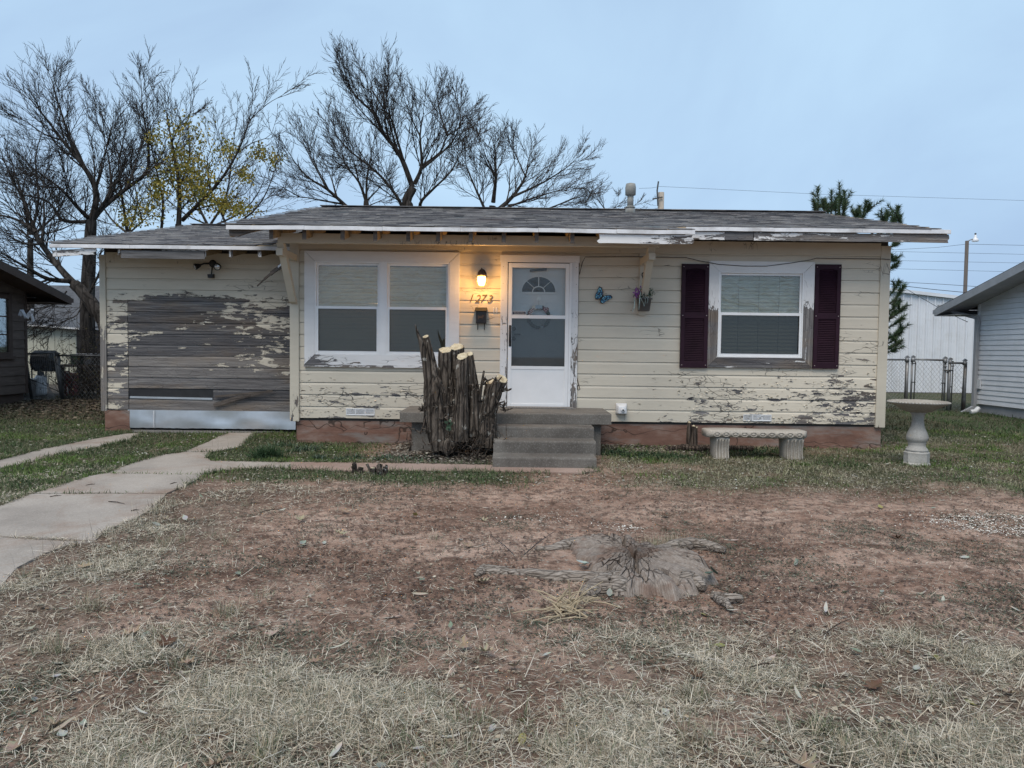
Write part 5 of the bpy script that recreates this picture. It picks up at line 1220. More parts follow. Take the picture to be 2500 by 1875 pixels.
# ---- cut multi-stem shrub stump
SC = lambda x, y: (950 + x / 3.949, 760 + y / 3.949)
sh = thing('cut_shrub', 'clump of thick sawn-off shrub trunks with pale cut tops before the steps', 'stump', (SHRUB.x, SHRUB.y, .05))
def trunk(pts, rads, Y, nrm, cut=True, flat=1.0, n=24, rough=.13, name='trunk'):
    P3 = [P(*SC(x, y), Y + dy) for (x, y, dy) in pts]; k = len(P3); m_ = MB(); sub = []
    for i in range(k - 1):
        m_s = max(2, int((P3[i + 1] - P3[i]).length / .035))
        for j in range(m_s): sub.append((P3[i].lerp(P3[i + 1], j / m_s), rads[i] + (rads[i + 1] - rads[i]) * j / m_s))
    sub.append((P3[-1], rads[-1])); sd0 = rng.randint(0, 999); nrm = Vector(nrm).normalized(); K = len(sub)
    for i, (p, r_) in enumerate(sub):
        d = (sub[min(i + 2, K - 1)][0] - sub[max(i - 2, 0)][0]).normalized()
        t_up = sm(K - 5, K - 1, i) if cut else 0
        nn = d.lerp(nrm, float(t_up)).normalized(); a = nn.cross(Vector((0, 1, 0))).normalized(); b = nn.cross(a).normalized()
        for j in range(n):
            t = 2 * math.pi * j / n; q = 1 + rough * 2 * (float(vnoise(j * 3.1 + 50 * math.cos(t) * .05, i * .13, sd0)) - .5) + .5 * rough * (rng.random() - .5)
            if i == K - 1: q *= .97
            m_.v.append(p + (a * math.cos(t) + b * math.sin(t) * flat) * r_ * q)
    for i in range(K - 1):
        for j in range(n): m_.f.append((i * n + j, i * n + (j + 1) % n, (i + 1) * n + (j + 1) % n, (i + 1) * n + j))
    m_.f += [tuple(range(n))[::-1]] + ([tuple((K - 1) * n + j for j in range(n))])
    o = m_.build(name, 'bark', sh)
    if cut:
        ring = [Vector(v) for v in m_.v[-n:]]; c_ = sum(ring, Vector()) / n; c2 = MB()
        c2.add([c_ + (v - c_) * .93 + nrm * .006 + Vector((0, 0, 0)) for v in ring] + [c_ + (v - c_) * .95 - nrm * .01 for v in ring], [tuple(range(n))[::-1]] + [(i, (i + 1) % n, n + (i + 1) % n, n + i) for i in range(n)])
        c2.build('cut_face', 'cut_wood', o)
    return o
YS = SHRUB.y
trunk([(500, 1330, 0), (450, 1050, .0), (430, 850, 0), (410, 600, .03), (375, 380, .04), (352, 245, .05)], [.13, .15, .125, .085, .058, .04], YS, (-.25, -.45, .85))
trunk([(450, 1000, -.02), (385, 700, -.02), (350, 480, -.02), (310, 300, -.01), (275, 210, 0), (250, 125, 0)], [.08, .06, .045, .03, .018, .004], YS, (0, 0, 1), cut=False, n=12)
trunk([(590, 1250, .02), (590, 1000, .02), (570, 750, .02), (540, 560, .02), (535, 450, .02), (540, 375, .02)], [.14, .12, .10, .088, .085, .083], YS + .05, (-.08, -.48, .87))
trunk([(640, 1000, .05), (640, 700, .05), (650, 500, .05), (650, 345, .05)], [.11, .09, .085, .095], YS + .08, (-.1, -.45, .87))
trunk([(690, 1250, -.06), (695, 1000, -.06), (700, 750, -.06), (705, 550, -.06), (706, 435, -.06)], [.10, .085, .082, .078, .076], YS - .03, (-.25, -.62, .78))
trunk([(840, 1200, .02), (830, 900, .02), (808, 680, .02), (785, 500, .02), (777, 412, .02)], [.11, .09, .065, .052, .045], YS, (-.1, -.6, .8))
trunk([(930, 1300, .03), (940, 1000, .02), (985, 850, 0), (1040, 730, -.02), (1086, 652, -.03)], [.15, .12, .10, .085, .078], YS, (.42, -.55, .78))
trunk([(960, 1000, .08), (965, 800, .08), (975, 680, .08)], [.09, .075, .065], YS + .08, (-.15, -.5, .85))
trunk([(600, 1350, -.05), (560, 1300, -.06), (500, 1340, -.08)], [.10, .13, .05], YS - .02, (0, 0, 1), cut=False, n=12)
trunk([(455, 640, -.08), (480, 680, -.11), (530, 790, -.12)], [.03, .035, .03], YS - .06, (0, 0, 1), cut=False, n=10)
trunk([(868, 860, -.02), (890, 720, -.03), (915, 572, -.02)], [.022, .018, .012], YS - .03, (0, 0, 1), cut=False, n=8)
for i in range(140):      # broken suckers and splinters round the foot
    bx = rng.gauss(720, 200); byy = rng.uniform(1080, 1330); dy = rng.uniform(-.24, .05); p0 = P(*SC(bx, byy), YS + dy); L = rng.uniform(.05, .24)
    d = Vector((rng.gauss(0, .45), rng.gauss(-.2, .4), rng.uniform(.2, 1))).normalized(); m_ = MB(); r_ = rng.uniform(.004, .011)
    p0.z = max(p0.z - .1, .02); m_.tube([p0, p0 + d * L * .5 + Vector((rng.gauss(0, .02), 0, rng.gauss(0, .02))), p0 + d * L], [r_, r_ * .8, r_ * .4], 5); m_.build('sucker', 'stub_post' if i % 3 else 'bark', sh)
for i in range(26):      # knots / burls and dead tufts
    bx = rng.choice([330, 350, 460, 540, 900, 830, 1080, 620]) + rng.gauss(0, 30); byy = rng.choice([690, 720, 780, 930, 1000, 1100]) + rng.gauss(0, 40); p0 = P(*SC(bx, byy), YS - .12); m_ = MB()
    for _ in range(5):
        d = Vector((rng.gauss(-.3 if bx < 500 else .2, .6), rng.gauss(-.4, .4), rng.gauss(.3, .6))).normalized() * rng.uniform(.03, .10); m_.tube([p0, p0 + d * .6, p0 + d], [.012, .009, .004], 5)
    m_.build('dead_twig', 'bark', sh)
mb = MB()
for i in range(14):
    p0 = P(*SC(580 + rng.gauss(0, 25), 1110 + rng.gauss(0, 30)), YS - .2); d = Vector((rng.gauss(0, 1), -.4, rng.gauss(0, 1))).normalized() * .05; e = d.cross(Vector((0, 1, .3))).normalized() * .018; mb.add([p0, p0 + d * .5 + e, p0 + d, p0 + d * .5 - e], [(0, 1, 2, 3)])
mb.build('green_shoot', 'leaf_green', sh, fixn=False)

# ---- weathered flush-cut stump with roots
sp_ = Vector((STUMP.x, STUMP.y, float(gz0(np.array([STUMP.x]), np.array([STUMP.y]))[0])))
s = NT('weathered_stump')
ob = s.n('TexCoord').outputs['Object']; sx_ = s.n('SeparateXYZ'); s.l(ob, sx_.inputs[0])
ang = s.math('ARCTAN2', sx_.outputs[1], sx_.outputs[0]); rad_ = s.math('SQRT', s.math('ADD', s.math('MULTIPLY', sx_.outputs[0], sx_.outputs[0]), s.math('MULTIPLY', sx_.outputs[1], sx_.outputs[1])))
wn = s.noise(s.pos(), 4, 5, .6); cb_ = s.n('CombineXYZ'); s.l(s.math('MULTIPLY', ang, 34.0), cb_.inputs[0]); s.l(s.math('MULTIPLY_ADD', rad_, 3.0, s.math('MULTIPLY', wn, 0.7)), cb_.inputs[1])
grain = s.math('ADD', s.math('MULTIPLY', s.noise(cb_.outputs[0], 2.6, 7, .7, .3), .6), s.math('MULTIPLY', s.noise(s.pos((1, 1, .6)), 38, 5, .7), .4))
cb2 = s.n('CombineXYZ'); s.l(s.math('MULTIPLY', ang, 11.0), cb2.inputs[0]); s.l(s.math('MULTIPLY_ADD', rad_, 9.0, s.math('MULTIPLY', wn, 1.0)), cb2.inputs[1])
chk = s.mr(s.vor(cb2.outputs[0], 1.0, 'DISTANCE_TO_EDGE'), .01, .07, 1, 0); chk = s.math('MULTIPLY', chk, s.mr(s.noise(s.pos(), 3, 3), .4, .55))
c = s.ramp(grain, [(.25, (.075, .058, .047)), (.5, (.28, .235, .2)), (.72, (.49, .44, .395))]); c = s.mix(s.math('MULTIPLY', chk, .85), c, (.03, .02, .016))
c = s.mix(s.mr(wn, .53, .64, 0, .6), c, (.20, .12, .086)); c = s.mix(s.mr(rad_, .015, .04, .9, 0), c, (.07, .04, .028)); s.bump(s.math('SUBTRACT', grain, chk), 1.0, .02); s.fin(c, .95, 0, .15)
make_bark('weathered_root', (.10, .078, .062), (.27, .23, .195), (.46, .42, .375), (7, 40, 40), bump=.7, dist=.012)
stp = thing('tree_stump', 'grey weathered flush-cut tree stump with cracked top and spreading roots', 'stump', tuple(sp_))
SPX = lambda x, y: G(1100 + x / 2.458, 1200 + y / 2.458)
outl = [(800, 310), (870, 285), (960, 300), (1060, 305), (1150, 355), (1280, 370), (1430, 395), (1500, 440), (1530, 500), (1500, 580), (1400, 600), (1300, 605), (1190, 610), (1080, 610), (980, 590), (930, 530), (850, 500), (880, 450), (830, 440), (720, 360)]
oc_ = [SPX(*p) for p in outl]; ctr = SPX(1105, 440)
ths = np.array([math.atan2(p.y - ctr.y, p.x - ctr.x) for p in oc_]); rs = np.array([math.hypot(p.x - ctr.x, p.y - ctr.y) for p in oc_]); od = np.argsort(ths); ths, rs = ths[od], rs[od]
NA, NRr = 220, 36
cracks = [(R(95), .035, 1.0), (R(-35), .035, .9), (R(-8), .045, 1.0), (R(200), .05, .8), (R(235), .04, .6), (R(150), .035, .7), (R(-70), .03, .4), (R(20), .03, .5), (R(265), .025, .5)]
vv = []; 
for i in range(NRr + 1):
    f = i / NRr
    for j in range(NA):
        t = -math.pi + 2 * math.pi * j / NA; rr = np.interp(t, np.concatenate([ths - 2 * math.pi, ths, ths + 2 * math.pi]), np.tile(rs, 3)) * 1.12 * (1 + .06 * math.sin(9 * t) + .03 * math.sin(23 * t + 1)); r_ = rr * f
        x, y = r_ * math.cos(t), r_ * math.sin(t)
        h = .064 + .026 * (1 - sm(.45, 1.0, f) ** 1) + .022 * (fbm(x * 7, y * 7, 4, 71) - .5) + .012 * math.sin(30 * t + 6 * math.sin(3 * t)) * sm(.1, .4, f)
        for a, wd, dp in cracks:
            da = (t - a + math.pi) % (2 * math.pi) - math.pi; da += .07 * math.sin(r_ * 14 + a)
            g = abs(da) * max(r_, .02); h -= dp * .10 * math.exp(-(g / .014) ** 2) * (1 - sm(.75, 1, f))
        h -= .06 * math.exp(-(r_ / .022) ** 2); h -= .095 * sm(.84, 1, f)
        vv.append((ctr.x + x, ctr.y + y, float(base_z(ctr.y + y)) + .01 + h - .02))
gq = np.arange((NRr + 1) * NA).reshape(NRr + 1, NA); q4 = np.stack([gq[:-1], np.roll(gq[:-1], -1, 1), np.roll(gq[1:], -1, 1), gq[1:]], -1).reshape(-1, 4)
me = mesh_np('stump_top', np.array(vv) - np.array(ORG[stp.name]), None, q4); me.polygons.foreach_set('use_smooth', [True] * len(me.polygons)); link('stump_top', me, 'weathered_stump', stp)
def rootpath(pts, rads, name='root'):
    m_ = MB(); p3 = []; rr = []
    for i in range(len(pts) - 1):
        a, b = SPX(*pts[i]), SPX(*pts[i + 1])
        for j in range(4): t = j / 4; p3.append(a.lerp(b, t)); rr.append(rads[i] + (rads[i + 1] - rads[i]) * t)
    p3.append(SPX(*pts[-1])); rr.append(rads[-1])
    for i, p in enumerate(p3): p.z += -.2 * rr[i] + .02 + rng.uniform(-.006, .006)
    m_.tube(p3, rr, 14, jit=.14); o = m_.build(name, 'weathered_root', stp, smooth=True); jitmesh(o, .022, 3, 12); return o
rootpath([(1060, 540), (960, 555), (860, 545), (720, 535), (560, 525), (400, 515), (280, 495), (200, 490), (150, 515)], [.05, .085, .075, .055, .045, .042, .045, .042, .015])
rootpath([(1080, 560), (1000, 590), (930, 585), (850, 600), (800, 640)], [.04, .09, .09, .07, .03]); rootpath([(930, 350), (830, 330), (740, 330), (640, 350), (520, 360)], [.03, .07, .055, .05, .02])
rootpath([(1250, 360), (1350, 345), (1450, 330), (1550, 345), (1650, 370)], [.05, .06, .07, .05, .02]); rootpath([(1560, 640), (1620, 648), (1680, 655), (1760, 660)], [.02, .03, .03, .015]); rootpath([(1600, 650), (1640, 680), (1690, 720)], [.03, .03, .015]); rootpath([(1400, 560), (1480, 575), (1520, 600)], [.09, .07, .02])
# bundle of broken straw canes by the stump
mb = MB(); 
for i in range(48):
    p0 = SPX(700 + rng.gauss(0, 55), 720 + rng.gauss(0, 30)); up = rng.random() < .12; d = Vector((rng.gauss(.1, .7), rng.gauss(0, .5), rng.uniform(.5, 1.2) if up else rng.uniform(0, .2))).normalized() * rng.uniform(.08, .24); p0.z += .015
    mb.tube([p0, p0 + d * .5 + Vector((0, 0, .01)), p0 + d], [.005, .004, .002], 5)
for a, b in (((630, 690), (700, 585)), ((715, 690), (705, 530)), ((690, 725), (800, 630)), ((800, 660), (900, 640)), ((830, 620), (880, 585))):
    A_, B_ = SPX(*a), SPX(*a); e = P(1100 + b[0] / 2.458, 1200 + b[1] / 2.458, A_.y - .02); mb.tube([A_, A_.lerp(e, .5) + Vector((.005, 0, .01)), e], [.008, .007, .004], 6)
simple('straw_cane', (.37, .30, .20), .8, .3, 20)
solo(mb, 'dead_clump', 'straw_cane', 'broken clump of dead tan canes in front of the flat stump', 'dead plant')['kind'] = 'stuff'

# short splintered post and edging logs by the foundation
pp = P(1500 + 1385 / 7.37, 960 + 920 / 7.37, 10.2); po = thing('post_stub', 'short splintered wooden post stub left of the stone bench', 'post', (pp.x, 10.2, pp.z))
for dx, w_, h_ in ((-.035, .055, .30), (.025, .06, .25), (.068, .03, .23)):
    m_ = MB(); m_.tube([(pp.x + dx, 10.2, pp.z - .1), (pp.x + dx + rng.uniform(-.004, .004), 10.2, pp.z + h_ * .5), (pp.x + dx, 10.2, pp.z + h_)], [w_ * .62, w_ * .6, w_ * .52], 9, jit=.25); o = m_.build('splinter', 'stub_post', po)
    m_ = MB(); m_.tube([(pp.x + dx, 10.2, pp.z + h_ + .001), (pp.x + dx + .006, 10.2, pp.z + h_ + .02)], [w_ * .45, w_ * .2], 7, jit=.4); m_.build('cut_face', 'cut_wood', o)
for a, b, r_ in (((920, 1010), (1180, 975), .035), ((1200, 975), (1720, 985), .045), ((2040, 980), (2500, 990), .035), ((1000, 1040), (1100, 1025), .014)):
    A_, B_ = P(1500 + a[0] / 7.37, 960 + a[1] / 7.37, 10.05), P(1500 + b[0] / 7.37, 960 + b[1] / 7.37, 10.08); m_ = MB(); m_.tube([A_.lerp(B_, t) + Vector((0, 0, rng.uniform(-.008, .008))) for t in np.linspace(0, 1, 8)], r_, 10, jit=.25)
    solo(m_, 'edging_log', 'stub_post', 'grey rotting log edging the bed below the right window', 'log', 'logs edging the flower bed')
# little cut stump at the walk
c_ = G(900, 1156); ms = thing('small_stump', 'small cluster of cut shrub stubs at the edge of the walk', 'stump', tuple(c_))
for i in range(16):
    x = c_.x + rng.uniform(-.2, .2); y = c_.y + rng.uniform(-.07, .07); h = rng.uniform(.05, .14); r_ = rng.uniform(.012, .032); z = base_z(y); m_ = MB(); tx, ty = rng.gauss(0, .03), rng.gauss(0, .03)
    m_.tube([(x, y, z - .03), (x + tx * .5, y + ty * .5, z + h * .5), (x + tx, y + ty, z + h)], [r_ * 1.3, r_ * 1.05, r_], 9, jit=.2); o = m_.build('stub', 'bark', ms)
    if i % 2: m_ = MB(); m_.tube([(x + tx, y + ty, z + h - .001), (x + tx, y + ty, z + h + .004)], r_ * .85, 9); m_.build('cut_face', 'cut_wood', o)
# ================================================================== NEIGHBOUR HOUSES
def side_house(name, label, X, sgn, yr, yfn, zb, zwall, ridge_z, mats, exp_, wins=()):
    """gable end at plane X faces our house; sgn=+1 body extends to +X"""
    xo = X - sgn * .48; xi = X + sgn * 9.0; yc = (yr + yfn) / 2
    h = thing(name, label, 'house', (X, yc, zb))
    wallb = MB(); xb = X + sgn * .03; lo, hi = min(xb, xi), max(xb, xi)
    wallb.box(lo, hi, yfn + .03, yr - .03, zb + .1, zwall)
    wallb.prism([(yfn + .03, zwall + .001), (yr - .03, zwall + .001), (yc, ridge_z - .12)], 'yz', lo, hi)
    wl = wallb.build('wall', mats['sheath'], h)
    m_ = MB(); m_.box(min(X + sgn * .045, xi), max(X + sgn * .045, xi), yfn + .05, yr - .045, zb - .4, zb + .33 - .001); m_.build('foundation', 'foundation_red', h)
    sl = (ridge_z - zwall) / (yr - yc)
    z = zb + .31
    while z < ridge_z - .2:
        zt = z + exp_
        if zt <= zwall: ya, yb, yc0, yd0 = yfn + .02, yr - .02, yfn + .02, yr - .02
        else:
            dd = max(0, (z - zwall)) / sl; ya, yb = yfn + .02 + dd, yr - .02 - dd
            dd = max(0, (zt - zwall)) / sl; yc0, yd0 = yfn + .02 + dd, yr - .02 - dd
            if yd0 - yc0 < .05: break
        segs = [(ya, yb, yc0, yd0)]
        for (w0, w1, wz0, wz1) in wins:
            if wz0 < zt - .01 and wz1 > z + .01: segs = [(ya, w0, yc0, w0), (w1, yb, w1, yd0)]
        for a, b, c_, d in segs:
            o_, i_ = X - sgn * (.016), X + sgn * .0; m_ = MB()
            m_.hexa([(o_, a, z), (o_, b, z), (X + sgn * .028, b, z), (X + sgn * .028, a, z)], [(i_ - sgn * .002, c_, zt - .002), (i_ - sgn * .002, d, zt - .002), (X + sgn * .028, d, zt - .002), (X + sgn * .028, c_, zt - .002)])
            m_.build('siding_panel', mats['siding'], wl)
        z = zt
    m_ = MB(); m_.box(min(X - sgn * .022, X + sgn * .06), max(X - sgn * .022, X + sgn * .06), yr - .02, yr + .05, zb + .3, zwall); m_.build('corner_post', mats['trim'], h)
    rf = MB(); eo = .85
    for s_ in (1, -1):
        ye = yc + s_ * (yr - yc + eo); f = lambda y: ridge_z - sl * abs(y - yc); a, b = min(xo, xi + sgn * .4), max(xo, xi + sgn * .4)
        rf.hexa([(a, yc + s_ * .0005, f(yc)), (b, yc + s_ * .0005, f(yc)), (b, ye, f(ye)), (a, ye, f(ye))], [(a, yc + s_ * .0005, f(yc) + .03), (b, yc + s_ * .0005, f(yc) + .03), (b, ye, f(ye) + .03), (a, ye, f(ye) + .03)])
    roof_ = rf.build('roof', 'old_roof', h)
    for s_ in (1, -1):
        ye = yc + s_ * (yr - yc + eo); f = lambda y: ridge_z - sl * abs(y - yc)
        m_ = MB(); m_.hexa([(xo - sgn * .022, yc + s_ * .001, f(yc) - .15), (xo - sgn * .022, ye, f(ye) - .15), (xo - sgn * .001, ye, f(ye) - .15), (xo - sgn * .001, yc + s_ * .001, f(yc) - .15)], [(xo - sgn * .022, yc + s_ * .001, f(yc) + .005), (xo - sgn * .022, ye, f(ye) + .005), (xo - sgn * .001, ye, f(ye) + .005), (xo - sgn * .001, yc + s_ * .001, f(yc) + .005)]); m_.build('rake_fascia', mats['fascia'], h)
        k = 26
        for i in range(k):      # soffit strips under the rake
            y0 = yc + (ye - yc) * i / k; y1 = yc + (ye - yc) * (i + .93) / k; m_ = MB()
            m_.hexa([(xo, y0, f(y0) - .14), (xo, y1, f(y1) - .14), (X + sgn * .02, y1, f(y1) - .14), (X + sgn * .02, y0, f(y0) - .14)], [(xo, y0, f(y0) - .13), (xo, y1, f(y1) - .13), (X + sgn * .02, y1, f(y1) - .13), (X + sgn * .02, y0, f(y0) - .13)]); m_.build('soffit_strip', mats['soffit'], h)
        m_ = MB(); m_.box(min(xo, xi), max(xo, xi), min(ye, ye + s_ * .11), max(ye, ye + s_ * .11), f(ye) - .10, f(ye) - .005); m_.build('gutter', mats['fascia'], h)
        m_ = MB(); y0 = yr if s_ > 0 else yfn; m_.box(min(xo, xi), max(xo, xi), min(y0 + s_ * .05, ye), max(y0 + s_ * .05, ye), f(ye) - .15, f(ye) - .141); m_.build('soffit', mats['soffit'], h)
    return h, wl, xo
XN = 10.1
nh, nwl, nxo = side_house('neighbor_house', 'white vinyl sided house with grey soffit, gutter and downspout', XN, 1, 16.0, 7.6, .0, 2.60, 3.66, dict(sheath='soffit_grey', siding='vinyl_siding', trim='vinyl_siding', fascia='gutter_grey', soffit='soffit_grey'), .1055)
D = lambda x, y: (2250 + x / 3.32, 560 + y / 3.32)
def NP(x, y, X):       # point on a plane of constant X
    d = ray(*D(x, y)); t = X / d.x; return Vector((X, d.y * t, EYE + d.z * t))
dsx = XN - .07; top = NP(445, 640, dsx); yd_ = NP(440, 1000, dsx).y
zlow = .12
e1 = Vector((nxo + .1, 16.85, 2.50)); mb = MB(); mb.beam(e1, e1 + Vector((0, 0, -.10)), .085, .07, (0, 1, 0)); mb.build('downspout', 'gutter_grey', nh, bevel=.01)
mb = MB(); mb.beam(e1 + Vector((0, 0, -.08)), (dsx, yd_, 2.16), .085, .065); mb.build('downspout', 'gutter_grey', nh, bevel=.01)
mb = MB(); mb.box(dsx - .035, dsx + .03, yd_ - .045, yd_ + .045, .20, 2.21); mb.build('downspout', 'gutter_grey', nh, bevel=.01)
mb = MB(); mb.beam((dsx, yd_, .24), (dsx - .26, yd_ + .05, .08), .09, .065); mb.build('downspout_elbow', 'gutter_grey', nh, bevel=.01)
q = NP(465, 1255, XN - .03); mb = MB(); mb.box(XN - .05, XN - .018, q.y - .06, q.y + .06, q.z - .10, q.z + .10); mb.build('outlet_cover', 'white_plastic', nh, bevel=.01)
q = NP(435, 1475, XN - .35); q.z = base_z(q.y) + .05; mb = MB(); mb.tube([q + Vector((-.1, 0, -.02)), q, q + Vector((.08, .02, .07))], [.05, .05, .045], 12); 
solo(mb, 'drain_pipe', 'white_plastic', 'short white corrugated pipe end below the downspout', 'pipe')
wy0, wy1 = 13.9, 15.32
XLn = -10.4
lh, lwl, lxo = side_house('neighbor_house', 'dark brown lap sided house with gabled roof behind bare branches', XLn, -1, 15.75, 7.4, .0, 2.60, 3.60, dict(sheath='brown_trim', siding='brown_siding', trim='brown_trim', fascia='brown_trim', soffit='brown_trim'), .19, wins=[(wy0, wy1, 1.10, 2.36)])
wf = MB(); x0, x1 = XLn - .02, XLn + .03
for a, b, c_, d in ((wy0, wy0 + .1, 1.1, 2.36), (wy1 - .1, wy1, 1.1, 2.36), (wy0 + .1004, wy1 - .1004, 1.1, 1.18), (wy0 + .1004, wy1 - .1004, 2.27, 2.36)): wf.box(x0, x1, a, b, c_, d)
wfo = wf.build('window', 'brown_trim', lh)
mb = MB(); mb.box(XLn - .004, XLn + .002, wy0 + .1, wy1 - .1, 1.18, 2.27); mb.build('pane', 'glass_plain', wfo)
simple('curtain_green', (.20, .24, .22), .8, .2, 4, stretch=(1, 6, 1)); mb = MB(); mb.box(XLn - .025, XLn - .015, wy0 + .1, wy1 - .1, 1.18, 2.27); mb.build('curtain', 'curtain_green', wfo)
for t in (.33, .67): z = 1.18 + (2.27 - 1.18) * t; mb = MB(); mb.box(XLn + .003, XLn + .016, wy0 + .1, wy1 - .1, z - .012, z + .012); mb.build('muntin', 'brown_trim', wfo)
mb = MB(); mb.box(XLn - .01, XLn + .06, wy0 - .05, wy1 + .05, 1.04, 1.0995); mb.build('sill', 'brown_trim', wfo)

# ================================================================== CHAIN LINK FENCES
def link_mesh(name, parent, A, B, z0, z1, mat='fence_wire', sp=.058, r_=.0022):
    """diamond mesh between ground points A and B (real crossing wires)"""
    A = Vector(A); B = Vector(B); L = (B - A).length; H = z1 - z0; d = (B - A) / L; m_ = MB(); nrm_ = d.cross(Vector((0, 0, 1)))
    def seg(u0, v0, u1, v1, off):
        p = A + d * u0 + Vector((0, 0, v0)) + nrm_ * off; q = A + d * u1 + Vector((0, 0, v1)) + nrm_ * off; m_.tube([p, q], r_, 3, cap=False)
    k = -int(H / sp / 1.2) - 1; slope = 1.2
    u = -H / slope
    while u < L:
        for sg in (1, -1):
            u0, u1, v0, v1 = u, u + H / slope, 0, H
            if u0 < 0: v0 = -u0 * slope; u0 = 0
            if u1 > L: v1 = H - (u1 - L) * slope; u1 = L
            if u1 > u0 and v1 > v0:
                if sg > 0: seg(u0, z0 + v0, u1, z0 + v1, .002)
                else: seg(L - u0, z0 + v0, L - u1, z0 + v1, -.002)
        u += sp * 1.6
    o = m_.build(name, mat, parent, fixn=False); o['kind'] = 'stuff'; return o
F2 = lambda x, y, Y: P(2150 + x / 8.296, 820 + y / 8.296, Y)
YF = 16.2; fz = base_z(YF)
def fence_cap(par, p, mat='galv'):
    m_ = MB(); m_.lathe([(.045, -.06), (.046, .0), (.03, .03)], p, 12); m_.build('post_cap', mat, par, smooth=True)
    m_ = MB(); m_.prism([(p[0] - .055, p[2] + .035), (p[0] + .045, p[2] + .03), (p[0] + .05, p[2] + .055), (p[0] + .0, p[2] + .085)], 'xz', p[1] - .02, p[1] + .02); m_.build('rail_hook', mat, par)
def pipe(par, a, b, r_, mat='galv', name='post'): m_ = MB(); m_.tube([a, b], r_, 10); return m_.build(name, mat, par, smooth=True)
X = lambda x: F2(x, 900, YF).x; Zr = lambda y: F2(900, y, YF).z
fr_thing = thing('chain_fence', 'grey chain link fence panel ending at the right corner of the cream house', 'fence', (X(400), YF, fz))
pipe(fr_thing, (X(525), YF, fz - .1), (X(525), YF, Zr(470)), .036); fence_cap(fr_thing, (X(520), YF, Zr(480)))
pipe(fr_thing, (X(-350), YF, Zr(488)), (X(500), YF, Zr(488)), .02, name='top_rail'); pipe(fr_thing, (X(480), YF - .03, fz), (X(485), YF - .03, Zr(540)), .012, 'galv_dark', 'tension_bar')
pipe(fr_thing, (X(-350), YF, fz - .1), (X(-350), YF, Zr(470)), .03)
link_mesh('wire_mesh', fr_thing, (X(-350), YF, 0), (X(480), YF, 0), fz + .03, Zr(500), sp=.045)
link_mesh('wire_mesh', fr_thing, (X(-350), YF + .35, 0), (X(480), YF + .3, 0), fz + .03, Zr(500), sp=.05)
gt = thing('chain_gate', 'chain link gate with a latch between two grey posts', 'gate', (X(950), YF, fz))
gx0, gx1 = X(625), X(1300)
pipe(gt, (gx0, YF, fz + .06), (gx0, YF, Zr(480)), .021, name='frame_tube'); pipe(gt, (gx1, YF, fz + .04), (gx1, YF, Zr(490)), .021, name='frame_tube'); pipe(gt, (gx0, YF, Zr(475)), (gx1, YF, Zr(490)), .021, name='frame_tube'); pipe(gt, (gx0, YF, fz + .08), (gx1, YF, fz + .06), .02, 'galv_dark', name='frame_tube')
pipe(gt, (X(672), YF - .025, fz + .08), (X(680), YF - .025, Zr(520)), .012, 'galv_dark', 'tension_bar'); pipe(gt, (X(1240), YF - .025, fz + .08), (X(1250), YF - .025, Zr(530)), .012, 'galv_dark', 'tension_bar')
fence_cap(gt, (X(640), YF, Zr(475))); fence_cap(gt, (X(1290), YF, Zr(490)))
for a, b, z in ((615, 690, 940), (1210, 1300, 950), (610, 690, 560), (1240, 1310, 620)): pipe(gt, (X(a), YF - .03, Zr(z)), (X(b), YF - .03, Zr(z)), .012, 'galv_dark', 'hinge_band')
pipe(gt, (X(1255), YF - .04, Zr(690)), (X(1440), YF - .04, Zr(690)), .014, 'galv_dark', 'latch'); pipe(gt, (X(1320), YF - .05, Zr(690)), (X(1325), YF - .05, Zr(750)), .02, 'galv_dark', 'latch')
link_mesh('wire_mesh', gt, (X(675), YF, 0), (X(1245), YF, 0), fz + .08, Zr(500))
f3 = thing('chain_fence', 'narrow chain link fence panel beside the white sided house', 'fence', (X(1550), YF, fz))
pipe(f3, (X(1385), YF, fz - .1), (X(1385), YF, Zr(500)), .036); fence_cap(f3, (X(1395), YF, Zr(510))); pipe(f3, (X(1700), YF, fz - .1), (X(1705), YF, Zr(520)), .036); fence_cap(f3, (X(1690), YF, Zr(530)))
pipe(f3, (X(1400), YF, Zr(540)), (X(1690), YF, Zr(545)), .022, 'galv_dark', 'top_rail'); pipe(f3, (X(1425), YF - .03, fz), (X(1440), YF - .03, Zr(500)), .013, 'galv_dark', 'tension_bar'); pipe(f3, (X(1640), YF - .03, fz), (X(1665), YF - .03, Zr(580)), .013, 'galv_dark', 'tension_bar')
for a, b, z in ((1405, 1460, 605), (1395, 1440, 1025), (1630, 1660, 1045), (1660, 1720, 612)): pipe(f3, (X(a), YF - .03, Zr(z)), (X(b), YF - .03, Zr(z)), .012, 'galv_dark', 'hinge_band')
link_mesh('wire_mesh', f3, (X(1430), YF, 0), (X(1655), YF, 0), fz + .03, Zr(560))
